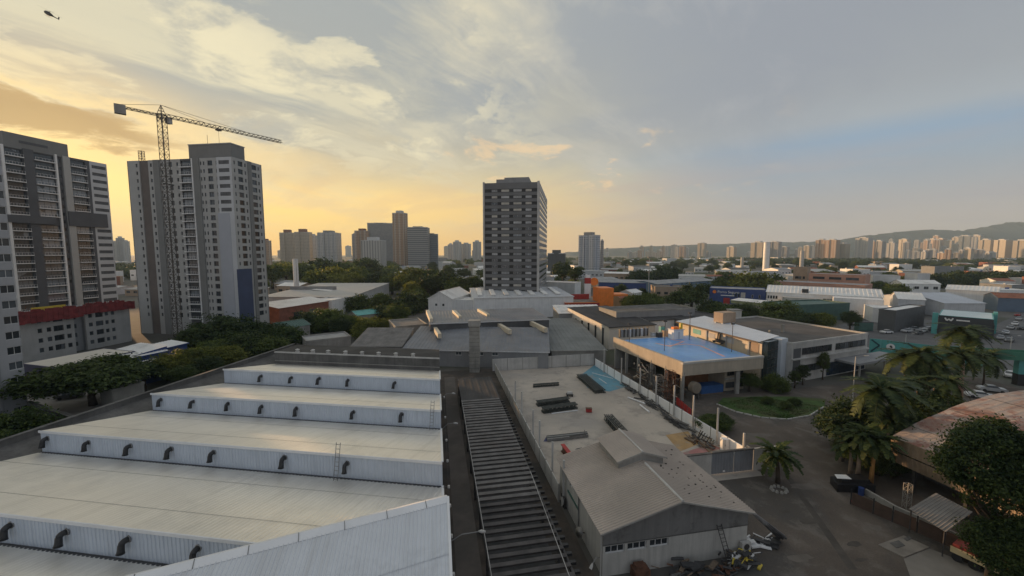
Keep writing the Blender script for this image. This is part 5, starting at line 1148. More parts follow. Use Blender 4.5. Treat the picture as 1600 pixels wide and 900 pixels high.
# black roofed halls
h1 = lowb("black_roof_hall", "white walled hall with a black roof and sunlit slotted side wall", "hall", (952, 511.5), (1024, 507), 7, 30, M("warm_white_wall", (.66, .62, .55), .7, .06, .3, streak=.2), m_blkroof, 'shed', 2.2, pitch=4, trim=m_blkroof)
wins(h1, 'left', .8, 6.2, [(.22 + .16 * k, .255 + .16 * k) for k in range(5)], m_frame_d, g_dark, 0)
lowb("black_roof_hall", "right hand black roofed hall joined behind the sports court", "hall", (1014, 501.5), (1076, 497), 7, 10, m_white, m_blkroof, 'shed', 1.2, pitch=4, trim=m_blkroof)
lowb("grey_fascia_hall", "long low hall with a thick grey roof edge behind the black roofs", "hall", (963, 489), (1086, 483), 9.5, 12, m_mgrey, m_darkconc, 'flat', parapet=.5, trim=m_conc)
lowb("dark_roof_hall", "dark flat roofed hall right of the thick grey roof edge", "hall", (1078, 503), (1141, 496), 7, 22, m_dgrey, m_blkroof, 'flat')
lowb("striped_roof_shed", "shed with a pale ribbed roof and slatted front below the red wall", "shed", (874, 490), (946, 489), 7.5, 12, m_mgrey, m_roofp, 'shed', 1.5, pitch=1.4)
lowb("dull_roof_hall", "low hall with a dull grey-green roof between the slate halls and the court", "hall", (862, 548), (947, 547), 3.9, 40, m_conc, M("dull_grey_green_roof", (.20, .21, .205), .8, .18, .15), 'shed', 2.0, pitch=1.2)
t = thing("roof_hut", "small grey hut with a water box on the dark roof behind the court", "hut", P(1150, 500, 7)); p = P(1147, 499, 7.1)
b = MB(); b.lbox(p.x - 1.8, p.x + 1.8, p.y - 1.2, p.y + 1.5, 7.1, 10.3); b.build("hut_wall", m_concl, t)
b = MB(); b.lbox(p.x - 2, p.x + 2, p.y - 1.4, p.y + 1.7, 10.3, 10.6); b.build("roof", m_conc, t)
# blue buildings
lb = lowb("blue_long_shed", "long bright blue shed beyond the orange store", "warehouse", (936, 441), (1026, 443), 8, 26, m_blue, m_greyroof, 'gable', 1.5, pitch=1.5)
lb2 = lowb("blue_grey_shed", "grey-blue panelled shed joined to the right end of the bright blue shed", "warehouse", (1027, 444), (1118, 438), 8, 24, M("grey_blue_panel", (.15, .23, .33), .6, .12, .3), m_greyroof, 'gable', 1.5, pitch=1.5)
for k in range(6): addbox(lb2, "dark_pilaster", lb2['L'] * (.08 + .155 * k), lb2['L'] * (.08 + .155 * k) + .5, -.2, 0, 0, 7.9, m_blue)
bs = lowb("insurance_centre", "navy blue building with white lettering and an orange dot sign", "building", (1109, 451), (1197, 454.5), 8.5, 18, m_blue, m_greyroof, 'flat', trim=m_blue)
letters("Porto Seguro", 2.1, m_white, bs['root'], fl(bs['A'] + bs['d'] * 4.2 - bs['nb'] * .12, 6.2), bs['d'], -bs['nb'])
b = MB(); q = fl(bs['A'] + bs['d'] * 2.6 - bs['nb'] * .1, 6.8); b.tube([q, q - bs['nb'] * .15], 1.0, 16); b.build("sign_dot", m_orange, bs['root'])
addbox(bs, "sign_bar", 6.0, 13.0, -.15, -.05, 4.6, 5.1, m_white); addbox(bs, "red_panel", 7.5, 10.8, -.12, -.03, 0, 3.4, m_red)
wins(bs, 'front', 4.2, 6.8, [(.42, .45), (.47, .50), (.52, .55)], m_green, g_dark, 0); addbox(bs, "white_panel", bs['L'] * .57, bs['L'] * .65, -.12, -.03, 4, 7, m_concl)
wins(bs, 'front', 4.0, 6.0, [(.76, .79), (.88, .91)], m_frame_w, g_grey, 0)
lowb("green_canopy", "green edged service canopy with a pale roof before the navy blue building", "canopy", (1142, 469), (1192, 474), 5, 8, m_green, m_roofp, 'shed', .6, z0=3.4, trim=m_green)
# the long white warehouse and its neighbours
ww = lowb("long_white_warehouse", "long white warehouse with a pale gabled roof in the right middle distance", "warehouse", (1198, 456), (1380, 465), 9, 22, m_white, m_roofp, 'gable', 3.0, pitch=1.6)
for r in range(2): wins(ww, 'front', 4.6 + 1.3 * r, 5.7 + 1.3 * r, [(.52 + .03 * k, .547 + .03 * k) for k in range(4)], m_frame_d, g_grey, 0)
wins(ww, 'front', 5.5, 7.2, [(.01 + .026 * k, .03 + .026 * k) for k in range(4)], m_frame_w, g_dark, 0)
addbox(ww, "front_block", ww['L'] * .60, ww['L'] * .985, -9, -.05, 0, 8.6, m_white)
addbox(ww, "low_wing", ww['L'] * .16, ww['L'] * .44, -6, -.05, 0, 7.2, m_concl); addbox(ww, "roof_plant", ww['L'] * .33, ww['L'] * .39, 1, 4, 9.4, 11.2, m_dsteel)
gh = lowb("green_sheet_hall", "dark green sheet metal hall in front of the long white warehouse", "hall", (1236, 479), (1328, 475), 7, 14, m_green, m_green, 'flat', parapet=.6)
lowb("white_store_roof", "white box roofed store between the white warehouse and the black wall", "store", (1364, 482), (1404, 484), 6, 12, m_white, m_roofp, 'flat')
lowb("black_wall_building", "blank black walled building left of the shop with turquoise pillars", "building", (1400, 487), (1446, 479), 8, 5, m_dgrey, m_roofp, 'flat', trim=m_dgrey)
wa = lowb("salmon_block", "long salmon pink block behind the long white warehouse", "building", (1210, 440), (1352, 447), 9, 22, m_pink, m_greyroof, 'flat', trim=m_pink)
wins(wa, 'front', 5, 7, [(.3 + .15 * k, .41 + .15 * k) for k in range(4)], m_frame_d, g_dark, 2)
wb = lowb("salmon_upper_block", "pink upper storey block with long dark windows behind the salmon block", "building", (1264, 428), (1352, 431), 14, 18, m_pink, m_greyroof, 'flat')
wins(wb, 'front', 10.5, 12.3, [(.08, .3), (.38, .6), (.68, .9)], m_frame_d, g_dark, 3)
tt = lowb("tan_water_block", "square tan block tower rising over the salmon block", "building", (1240, 418), (1262, 418.5), 18, 11, m_tan, m_greyroof, 'flat')
wins(tt, 'front', 9, 11, [(.15, .6), (.7, .85)], m_frame_d, g_dark, 1)
pb = lowb("pale_concrete_block", "plain pale concrete block right of the salmon buildings", "building", (1364, 431), (1407, 432), 12, 20, m_lgrey, m_greyroof, 'flat'); wins(pb, 'front', 2.5, 4, 4)
h = lowb("white_tower_house", "white house with a small square tower right of the pale concrete block", "house", (1414, 427), (1434, 428), 14, 10, m_lgrey, m_greyroof, 'flat'); wins(h, 'front', 7, 9, [(.1, .9)], m_frame_d, g_dark, 2)
h = lowb("white_gable_house", "white house with three dark windows below the small square tower", "house", (1411, 443), (1470, 444), 7.5, 14, m_white, m_roofp, 'gable', 2.4, pitch=1.4); wins(h, 'front', 3.6, 5.6, 4)
lowb("grey_gable_shed", "pale roofed gable shed with a grey end wall in the right middle distance", "shed", (1404, 467), (1446, 469), 8, 18, m_lgrey, m_roofp, 'gable', 2.6, pitch=1.4)
lowb("broad_roof_shed", "broad shed with a pale bluish roof behind the turquoise pillared shop", "shed", (1476, 474), (1540, 474), 6.5, 34, m_lgrey, M("pale_bluish_roof", (.50, .53, .58), .5, .06, .2), 'gable', 3.4, ridge='x', pitch=1.6)
lowb("far_roof_shed", "pale roofed long shed against the dark trees on the right", "shed", (1478, 452), (1560, 456), 8, 22, m_white, m_roofp, 'gable', 2.2, pitch=1.6)
lowb("blue_side_shed", "dull blue walled shed right of the broad pale roof", "shed", (1560, 465), (1640, 468), 7, 14, M("dull_blue_wall", (.12, .17, .24), .7, .1, .3), m_tile, 'gable', 2, pitch=1.4)
# shop with turquoise pillars
sh = lowb("turquoise_pillar_shop", "dark fronted shop with a pale flat roof between two turquoise pillars", "shop", (1467, 492.5), (1553, 499.5), 7, 22, M("anthracite_front", (.045, .05, .056), .5, .1, .4), M("pale_aqua_roof", (.56, .66, .67), .5, .05, .2), 'flat', parapet=.12, trim=m_teal)
addbox(sh, "turquoise_pillar", -1.6, -.15, -.6, .9, 0, 7.8, m_teal); addbox(sh, "turquoise_pillar", sh['L'] + .2, sh['L'] + 1.2, 17, 21.5, 0, 7.8, m_teal)
q = fl(sh['A'] + sh['d'] * 1.6 - sh['nb'] * .14, 5.3); b = MB(); lg = [(0, 1), (.5, 0), (1.0, .7), (1.5, 0), (2.0, 1)]
for (x0, y0), (x1, y1) in zip(lg, lg[1:]): b.bar(q + sh['d'] * x0 + Vector((0, 0, y0)), q + sh['d'] * x1 + Vector((0, 0, y1)), .1, .42)
b.build("sign_mark", m_white, sh['root'], kind='stuff')
addbox(sh, "sign_bar", 4.4, 7.6, -.14, -.05, 5.5, 5.95, m_white)
q = sh['B'] + sh['nb'] * 12 + sh['d'] * .14; b = MB()
for (x0, y0), (x1, y1) in zip(lg, lg[1:]): b.bar(fl(q + sh['nb'] * x0, 4.3 + y0), fl(q + sh['nb'] * x1, 4.3 + y1), .1, .42)
b.build("sign_mark", m_white, sh['root'], kind='stuff')
for k in range(9): addbox(sh, "dark_fin", sh['L'] + .02, sh['L'] + .35, 1.0 + k * 1.1, 1.25 + k * 1.1, .2, 4.8, m_dsteel)
# turquoise hoarding, footbridge
p0, p1 = P(1357, 553.5, 0), P(1535, 574, 0); th_ = thing("turquoise_hoarding", "turquoise hoarding with dark chevron lines and a white badge beside the service road", "hoarding", p0); n = 9
d = (p1 - p0) / n; u = d.normalized(); nn = Vector((u.y, -u.x, 0))
for k in range(n):
    b = MB(); b.box(p0 + d * k, u, nn, .02, d.length - .02, -.06, .06, 0.3, 4.8 - .06 * k); b.build("panel", m_teal, th_)
b = MB(); b.box(p0, u, nn, 0, d.length * n, -.1, .1, 0, .3); b.build("kick_board", m_dsteel, th_)
def chev(a, z0, c, z1):
    b = MB(); b.bar(fl(p0 + u * a + nn * .09, z0), fl(p0 + u * c + nn * .09, z1), .05, .4); b.build("chevron_line", M("dark_teal_paint", (.02, .07, .09), .5, .1, .5), th_)
for a in (.4, 8.0): chev(a, 4.5, a + 1.8, 3.0); chev(a + 1.8, 3.0, a, .9)
chev(14.5, 4.4, 17.3, 1.8); chev(17.3, 1.8, 22, 1.6)
b = MB(); q = fl(p0 + u * 4.6 + nn * .07, 2.9); b.tube([q, q + nn * .06], .95, 16); b.build("badge", m_white, th_)
b = MB(); b.bar(q + u * -.1 + nn * .1 + Vector((0, 0, .35)), q + u * .3 + nn * .1 + Vector((0, 0, -.2)), .06, .45); b.build("badge_mark", m_dsteel, th_)
fb_ = thing("green_footbridge", "long green bridge beam on a turquoise column at the right edge", "bridge", P(1590, 606, 0))
q0, q1 = P(1466, 553, 6.0), P(1680, 566, 6.0); u = (q1 - q0).normalized(); nn = Vector((u.y, -u.x, 0)); Lb = (q1 - q0).length
mgb = M("bridge_green", (.05, .20, .13), .55, .15, .4, streak=.3)
b = MB(); b.box(fl(q0, 0), u, nn, 0, Lb, -1.5, 1.5, 5.9, 6.5); b.build("deck", mgb, fb_)
for s_ in (-1.5, 1.45):
    b = MB(); b.box(fl(q0, 0), u, nn, 0, Lb, s_, s_ + .12, 6.5, 7.8); b.build("parapet", mgb, fb_)
for a in (.04, .62):
    q = q0 + u * Lb * a; b = MB(); b.box(fl(q, 0), u, nn, -.6, .6, -.7, .7, 2.6, 5.9); b.build("column", m_teal, fb_)
    b = MB(); b.box(fl(q, 0), u, nn, -.62, .62, -.72, .72, 0, 2.6); b.build("column_foot", m_black, fb_)
# ---------------------------------------------------------------- left side street buildings
l1 = lowb("beige_roof_shed", "low shed with a wide pale beige roof and navy wall left of the spreading tree", "shed", (33, 569), (84, 575), 5, 15, M("navy_wall", (.04, .045, .10), .7, .1, .4), M("pale_beige_roof", (.62, .58, .50), .6, .05, .2), 'flat', parapet=.1)
lowb("blue_wall_shed", "farther white roofed shed with a blue wall beside the unfinished block", "shed", (160, 552), (204, 557), 4.6, 8, m_blue, m_roofp, 'shed', .8)
lowb("blue_wall_shed", "middle white roofed shed with a blue wall behind the spreading tree", "shed", (198, 561), (262, 548), 4.4, 6, m_blue, m_roofp, 'shed', .6)
lowb("blue_wall_shed", "nearest white roofed shed half hidden by the yellow-green trees", "shed", (196, 583), (262, 568), 3.6, 5, m_blue, m_roofp, 'shed', .6)
lowb("blue_wall_shed", "thin white roofed shed among the trees at the grey tower's foot", "shed", (250, 546), (292, 536), 4.4, 5, m_blue, m_roofp, 'shed', .6)
lowb("street_wall", "low concrete wall running along the street at the factory's left side", "wall", (42, 628), (118, 655), 3, .4, m_darkconc, m_conc, 'flat', parapet=.1)
lowb("grey_yard_block", "low grey block beneath the trees beside the factory's left wall", "building", (175, 612), (225, 600), 3.4, 5, m_conc, m_concl, 'flat')
bw = lowb("pale_big_warehouse", "very broad warehouse with a pale grey roof behind the grey apartment tower", "warehouse", (405, 464), (548, 464), 8, 62, m_lgrey, M("pale_grey_roof", (.42, .42, .41), .6, .06, .06), 'shed', 2.2, pitch=3)
b = MB(); q = bw['A'].lerp(bw['D'], .45); b.box(fl(q, 0), bw['d'], bw['nb'], 0, 26, 0, 1, 8.9, 11.0); b.build("roof_monitor", m_mgrey, bw['root'])
lowb("pale_roof_extension", "right hand extension of the broad pale warehouse ending by the trees", "warehouse", (548, 458), (602, 449), 8, 24, m_lgrey, m_roofp, 'shed', 1.5, pitch=3)
br = lowb("brick_works", "long red brick building with a sloping white canopy below the pale warehouse", "building", (436, 482), (516, 470), 7.5, 12, m_brick, m_roofp, 'shed', 1.5)
wins(br, 'front', 2.6, 5, [(.25, .42), (.55, .74)], m_frame_d, g_dark, 3); addbox(br, "canopy", br['L'] * .3, br['L'] * 1.05, -4, 0, 1.9, 2.3, m_concl)
lowb("white_works_end", "white end block with tall doors at the brick building's right", "building", (518, 470.5), (541, 466), 7.5, 10, m_white, m_roofp, 'flat')
lowb("brick_hut", "small orange brick house among the trees right of the pale warehouse", "house", (553, 463), (580, 455), 6, 9, m_brick, m_tile, 'gable', 1.6, pitch=1.2)
lowb("green_roof_shed", "small green roofed shed beside the trees at the grey tower's foot", "shed", (440, 514), (484, 507), 4.6, 9, m_conc, m_green, 'gable', 1.5)
lowb("teal_roof_shed", "small teal roofed shed among trees left of the slate halls", "shed", (558, 493), (592, 489), 4.6, 8, m_conc, m_teal, 'gable', 1.3)
lowb("grey_lot_shed", "low flat grey shed in front of the trees before the ribbed roof", "shed", (478, 535), (548, 527), 3.5, 9, m_conc, m_greyroof, 'flat')
def column(name, label, u, vt, vb, wpx, Y, mat=m_white):
    p = fl(PY(u, vb, Y), 0); r = wpx / 2 / F * Y; h = CH - (vt - 395) / F * Y; t = thing(name, label, "water tower", p)
    b = MB(); b.tube([p, fl(p, h * .985)], r, 20); b.build("shaft", mat, t, smooth=False)
    b = MB(); b.tube([fl(p, h * .985), fl(p, h)], [r * 1.03, r * .9], 20); b.build("cap", m_concl, t)
    b = MB(); s = Vector((r * .7, -r * .75, 0)); b.bar(fl(p + s, 1), fl(p + s, h), r * .08); b.build("ladder", m_steel, t)
column("water_column", "slim white water column standing on the broad pale warehouse's far side", 463, 404, 442, 7.5, 262)
column("water_column", "tall white water column at right, highest above the low roofs", 1196, 378.5, 428, 9, 560)
column("water_column", "short grey water column left of the tall white one", 1159, 402, 421, 4.5, 640, m_concl)
column("water_column", "pale water column just above the tan block tower", 1252, 392, 418, 5.5, 640, m_concl)
t = thing("street_light_mast", "tall slim light mast in front of the bright blue shed", "light mast", P(1013, 462, 0)); p = P(1013, 462, 0)
b = MB(); b.tube([p, fl(p, 27)], [.28, .16], 8); b.build("pole", m_concl, t)
for k in range(3):
    a = k * 2.1; b = MB(); b.lbox(p.x + math.cos(a) * 1.2 - .4, p.x + math.cos(a) * 1.2 + .4, p.y + math.sin(a) * 1.2 - .3, p.y + math.sin(a) * 1.2 + .3, 26.4, 27.3); b.bar(fl(p, 26.6), (p.x + math.cos(a) * 1.2, p.y + math.sin(a) * 1.2, 26.6), .15); b.build("lamp_head", m_steel, t)
# ---------------------------------------------------------------- foliage
L_dark = leafmat("dark_leaves", (.016, .036, .011), (.075, .105, .026), trans=.25)
L_mid = leafmat("green_leaves", (.030, .060, .015), (.12, .155, .036), trans=.3)
L_yel = leafmat("yellow_green_leaves", (.065, .09, .014), (.22, .225, .045), trans=.35)
L_palm = leafmat("palm_leaves", (.018, .038, .012), (.075, .10, .024), trans=.2)
m_bark = M("brown_bark", (.09, .068, .05), .95, .3, 2, bump=.5)
m_ptrunk = M("grey_palm_trunk", (.30, .23, .17), .85, .2, 1.5)
m_shaft = M("green_crownshaft", (.14, .17, .045), .5, .15, 2)
def crown_mesh(seed, ncl, nlf, leaf, flat=.62, spread=.30, tiers=False):
    """leaf quads gathered in clumps through a crown of radius 1 around (0,0,0)"""
    r = np.random.RandomState(seed); c = []
    while len(c) < ncl:
        p = r.uniform(-1, 1, 3); l = np.linalg.norm(p)
        if l > 1 or l < .35 or (p[2] < -.35 and r.rand() < .8): continue
        p = p / l * (l ** .45); lump = .78 + .22 * math.sin(3 * math.atan2(p[1], p[0]) + seed) * math.cos(2.3 * p[2] + seed)
        c.append(p * lump)
    c = np.array(c); c[:, 2] *= flat; N_ = ncl * nlf
    cs = r.uniform(.6, 1.35, ncl)
    ce = np.repeat(c, nlf, 0); off = r.normal(0, 1, (N_, 3)) * spread * .42 * np.repeat(cs, nlf)[:, None]; off[:, 2] *= .55
    pos = ce + off
    nrm = r.normal(0, .55, (N_, 3)) + ce * .7 + np.array([0, 0, .55]); nrm /= np.linalg.norm(nrm, axis=1)[:, None]
    t1_ = np.cross(nrm, r.normal(0, 1, (N_, 3))); t1_ /= np.linalg.norm(t1_, axis=1)[:, None]; t2_ = np.cross(nrm, t1_)
    s = leaf * r.uniform(.6, 1.35, (N_, 1)); a = t1_ * s; b_ = t2_ * s * .55
    V = np.stack([pos - a, pos - b_ * .9, pos + a, pos + b_ * .9], 1).reshape(-1, 3)
    me = bpy.data.meshes.new("crown"); me.vertices.add(len(V)); me.vertices.foreach_set('co', V.ravel())
    me.loops.add(4 * N_); me.loops.foreach_set('vertex_index', np.arange(4 * N_)); me.polygons.add(N_)
    me.polygons.foreach_set('loop_start', np.arange(N_) * 4); me.polygons.foreach_set('loop_total', np.full(N_, 4)); me.update(); me.validate()
    return me, c
def trunk_mesh(c, seed, h0=-1.6, nb=7, r0=.09):
    rr = random.Random(seed); b = MB(); fork = Vector((0, 0, h0 * .42))
    b.tube([(0, 0, h0), (rr.uniform(-.03, .03), rr.uniform(-.03, .03), h0 * .7), fork], [r0 * 1.25, r0, r0 * .85], 8)
    for k in range(nb):
        e = Vector(c[rr.randrange(len(c))]) * .8
        m_ = fork.lerp(e, .5) + Vector((0, 0, -.08)); b.tube([fork, m_, e], [r0 * .6, r0 * .36, r0 * .12], 6)
    o = b.build("trunk", m_bark, keep=True, smooth=True); me = o.data; bpy.data.objects.remove(o); return me
PROTO = []
def proto(seed, ncl, nlf, leaf, mat, **k):
    me, c = crown_mesh(seed, ncl, nlf, leaf, **{q: v for q, v in k.items() if q in ('flat', 'spread')}); me.materials.append(mat)
    return me, trunk_mesh(c, seed, k.get('h0', -1.6), k.get('nb', 7), k.get('r0', .09))
def recolor(pr, mat):
    me = pr[0].copy(); me.materials.clear(); me.materials.append(mat); return me, pr[1]
P_big = proto(3, 150, 90, .045, L_dark, flat=.50, spread=.26, h0=-1.15, nb=10, r0=.06)
P_r1 = proto(5, 70, 60, .075, L_mid, flat=.78, spread=.34); P_r2 = proto(8, 60, 60, .08, L_mid, flat=.62, spread=.36); P_r3 = proto(13, 80, 55, .075, L_mid, flat=.9, spread=.32)
P_near = proto(21, 420, 90, .030, L_dark, flat=.85, spread=.20, nb=9, r0=.05)
P_n1 = proto(51, 170, 70, .042, L_mid, flat=.72, spread=.26); P_n2 = proto(52, 150, 75, .042, L_mid, flat=.85, spread=.25); P_n3 = proto(53, 190, 65, .040, L_mid, flat=.6, spread=.24)
P_cyp = proto(31, 90, 40, .06, L_dark, flat=1.0, spread=.25)
MIDP = [P_r1, P_r2, P_r3]; DARKP = [recolor(p, L_dark) for p in MIDP]; YELP = [recolor(p, L_yel) for p in MIDP]
NEARM = {}
for k_, q_ in enumerate((P_n1, P_n2, P_n3)):
    NEARM[id(MIDP[k_][0])] = q_; NEARM[id(DARKP[k_][0])] = recolor(q_, L_dark); NEARM[id(YELP[k_][0])] = recolor(q_, L_yel)
def tree(p, h, r, pr, label, group=None, name="tree", zs=1.0, cat="tree"):
    p = fl(Vector(p), 0); me, tm = NEARM.get(id(pr[0]), pr) if p.y < 175 else pr; t = thing(name, label, cat, p, group); zc = max(h - r * .62 * zs, r * .3)
    yaw = RND.uniform(0, 6.28)
    inst("crown", me, t, (0, 0, zc), yaw, (r, r, r * zs), world=False)
    hz = zc / (-min(v.co.z for v in tm.vertices)); inst("trunk", tm, t, (0, 0, zc), yaw, (r, r, max(hz, .2)), world=False)
    return t
def treeY(u, vt, Y, wpx, pr, label, group=None, **k):
    p = PY(u, vt, Y); return tree(p, max(p.z, 2.5), wpx / 2 / F * math.hypot(p.y, p.x * .3) * (.85 if Y > 200 else 1), pr, label, group, **k)
treeY(138, 553, 76, 150, P_big, "big dark spreading tree by the street left of the white sawtooth roofs", name="spreading_tree", zs=.72)
GL = "trees along the street left of the factory"
for u, v, Y, w_, pr, lab in ((222, 566, 84, 62, DARKP[0], "small dark tree just right of the big spreading tree"), (262, 556, 90, 66, YELP[1], "yellow-green tree nearest the spreading tree"), (300, 545, 96, 82, YELP[0], "yellow-green tree in the middle of the street row"),
        (350, 538, 102, 80, YELP[2], "yellow-green tree closest to the white roofs' far corner"), (322, 560, 92, 60, DARKP[1], "dark tree against the factory's left wall"), (282, 570, 86, 56, DARKP[2], "short dark tree between the spreading tree and the factory wall"),
        (312, 510, 122, 92, DARKP[0], "leftmost tree of the dark clump at the grey tower's foot"), (352, 501, 128, 116, DARKP[1], "broad tree at the middle of the dark clump below the grey tower"), (402, 500, 126, 104, DARKP[2], "tall tree at the right of the dark clump below the grey tower"),
        (446, 512, 124, 80, MIDP[0], "green tree at the clump's right end beside the green shed"), (384, 522, 112, 92, DARKP[0], "dark tree in front of the clump below the grey tower"), (424, 530, 112, 66, MIDP[1], "small green tree by the factory's far left corner"), (340, 528, 112, 70, MIDP[2], "green tree in front of the clump's left part")):
    treeY(u, v, Y, w_ * .86, pr, lab, GL, zs=.85)
GM = "trees between the brick building and the slate halls"
for u, v, Y, w_, pr, lab in ((482, 490, 150, 56, DARKP[1], "dark tree right of the green roofed shed"), (512, 484, 152, 66, MIDP[0], "green tree below the brick building's canopy"), (545, 490, 148, 54, MIDP[2], "tree left of the small teal roof"), (574, 498, 138, 56, YELP[0], "yellow-green tree before the small teal roof"),
        (592, 474, 172, 60, DARKP[2], "dark tree below the small orange brick house"), (618, 478, 166, 44, MIDP[1], "tree right of the small teal roof"), (632, 462, 196, 62, DARKP[0], "tall dark tree left of the white gabled building"), (655, 455, 214, 62, DARKP[1], "dark tree behind the white gabled building's left"), (604, 500, 140, 34, YELP[1], "small yellow tree above the ribbed roof shed"), (560, 462, 200, 50, MIDP[1], "tree beside the small orange brick house"), (530, 498, 142, 40, DARKP[0], "dark shrub tree above the low grey shed")):
    treeY(u, v, Y, w_, pr, lab, GM)
GB = "tree belt behind the pale warehouses"
for k, (u, v, Y, w_) in enumerate(((424, 416, 330, 46), (446, 412, 360, 50), (474, 414, 350, 56), (505, 408, 390, 80), (538, 410, 370, 66), (520, 422, 310, 84), (560, 420, 320, 56), (586, 426, 300, 50), (612, 430, 285, 50), (640, 422, 270, 60), (662, 420, 290, 60), (690, 428, 250, 70), (716, 436, 232, 52), (492, 424, 300, 50), (572, 406, 420, 56), (668, 434, 240, 44), (740, 432, 260, 40), (552, 428, 290, 40))):
    treeY(u, v, Y, w_, (MIDP, YELP, MIDP, DARKP)[k % 4][k % 3], "rounded tree in the green belt behind the pale warehouses, nearest %s" % ("the brown tower stub, first", "the grey tower edge", "the water column's left", "the tall white skyline tower", "the striped tower's left", "the warehouse ridge", "the water column's right", "the striped tower's foot", "the orange brick house", "the orange brick house's right", "the ribbon windowed tower", "the dark glass tower", "the slim tall tower's right", "the warehouse's far side", "the plain grey tower", "the white gabled building", "the dark office tower", "the warehouse extension")[k], GB)  # lighter, yellower leaf copies carry the belt's warm light in their colour
for u, v, Y, w_, pr, lab in ((1012, 455, 168, 62, MIDP[2], "round bright tree right of the orange store"), (992, 462, 172, 40, YELP[0], "yellowish tree against the small yellow house"), (1082, 447, 205, 60, DARKP[0], "dark tree left of the navy blue building"), (1060, 455, 190, 44, DARKP[1], "dark low tree between the round tree and the navy blue building"),
        (1112, 472, 182, 44, DARKP[2], "dark shrub tree at the navy blue building's foot"), (1134, 476, 166, 62, MIDP[0], "green tree in front of the green edged canopy"), (1164, 476, 166, 50, DARKP[0], "dark tree below the green edged canopy"), (1216, 476, 160, 76, MIDP[1], "broad tree left of the dark green hall"), (1246, 484, 150, 54, DARKP[2], "dark tree before the dark green hall"),
        (1284, 486, 148, 46, YELP[2], "brownish green tree at the dark green hall's corner"), (1172, 440, 285, 86, YELP[1], "broad bright tree left of the salmon block"), (1202, 434, 310, 60, MIDP[0], "tree against the salmon block's left end"), (1146, 432, 330, 60, DARKP[1], "dark tree behind the navy blue building"), (1126, 438, 290, 40, MIDP[2], "small tree over the navy blue building's roof"),
        (880, 412, 330, 44, DARKP[0], "dark tree right of the dark office tower"), (900, 420, 300, 30, DARKP[2], "small dark tree below the white-grey tower"), (1040, 420, 420, 60, DARKP[1], "dark tree behind the bright blue shed"), (1000, 424, 380, 50, DARKP[2], "dark tree over the bright blue shed's roof"), (1330, 488, 146, 30, DARKP[1], "dark bush beside the white warehouse's front block")):
    treeY(u, v, Y, w_, pr, lab, "trees among the halls right of centre")
for k, (u, v) in enumerate(((1466, 430), (1490, 426), (1512, 428), (1535, 428), (1556, 432), (1580, 436), (1500, 434), (1545, 436))):
    treeY(u, v, 340 + 9 * k, 42, DARKP[k % 3], "very dark tree behind the pale roofed long shed, %s" % ("at the row's left end", "second from the row's left end", "third from the row's left end", "left of the row's middle", "right of the row's middle", "at the row's right end", "in front of the row's left part", "in front of the row's right part")[k], "dark tree row on the right")
# right hand grove and the near tree
treeY(1340, 632, 57, 112, DARKP[1], "dark leafy tree at the grove's left edge by the driveway", "right grove")
treeY(1402, 632, 54, 130, DARKP[2], "dark leafy tree in the middle of the palm grove", "right grove")
treeY(1456, 622, 60, 110, DARKP[0], "dark leafy tree at the grove's right edge beside the rusty roof", "right grove")
treeY(1480, 618, 66, 60, MIDP[0], "green tree behind the palm grove beside the rusty vault", "right grove")
tree((41.8, 32.5, 0), 15.0, 4.7, P_near, "large dense tree in the near right corner in front of the rusty vaulted shed", name="dense_tree", zs=1.1)
tree((47.5, 31, 0), 14, 5.2, P_near, "dense tree cut by the right edge of the view", name="dense_tree")
tree((40.2, 29.6, 0), 8.2, 3.3, P_near, "lower dense shrub tree at the bottom right beside the red loader", name="dense_tree")
tree(P(20, 700, 0), 4.6, 5.5, MIDP[1], "low green bush at the left edge below the plain tower", name="bush")
tree(P(-30, 700, 0), 4.6, 5.5, MIDP[2], "low bush left of the factory wall, cut by the view's edge", name="bush")
# garden before the court
lawn_pts = [P(u, v) for u, v in ((1120, 632), (1150, 644), (1190, 653), (1230, 656), (1265, 650), (1288, 636), (1290, 624), (1240, 620), (1180, 620), (1130, 622))]
lw_ = sheet("lawn", lawn_pts, .06, m_grass)
b = MB(); lp = lawn_pts[:6]
kerb = thing("lawn_kerb", "row of white kerb stones edging the curved lawn", "kerb", lawn_pts[2])
for p, q in zip(lp, lp[1:]):
    n = max(2, int((q - p).length / 1.3))
    for k in range(n):
        b = MB(); b.bar(p.lerp(q, k / n) + Vector((0, 0, .1)), p.lerp(q, (k + .86) / n) + Vector((0, 0, .1)), .18, .2); b.build("kerb_stone", m_concl, kerb)
b = MB(); rr = random.Random(4)
for k in range(5200):
    i = rr.random(); j = rr.random(); a = lawn_pts[0].lerp(lawn_pts[5], i); c = a.lerp(lawn_pts[3], j * .9) if rr.random() < .5 else a.lerp(lawn_pts[8], j * .9)
    dx_ = rr.uniform(-.06, .06); dy_ = rr.uniform(-.06, .06); b.poly([(c.x - .05, c.y, .05), (c.x + .05, c.y, .05), (c.x + dx_, c.y + dy_, .05 + rr.uniform(.08, .2))])
go = b.build("grass_blades", m_grass); go['kind'] = 'stuff'
treeY(1172, 584, 84, 34, MIDP[0], "small round garden tree nearest the court's front", "garden trees"); treeY(1212, 588, 84, 46, MIDP[1], "loose garden tree on the lawn before the stair block", "garden trees")
for u, v, Y, lab in ((1256, 572, 88, "dark slim cypress at the lawn's far edge by the office"), (1288, 553, 92, "taller dark cypress in front of the office block"), (1243, 582, 86, "short dark cypress beside the stair block")):
    p = PY(u, v, Y); tree(p, p.z, 1.5, P_cyp, lab, "cypresses by the office", name="cypress", zs=max(1.0, p.z / 3.0))
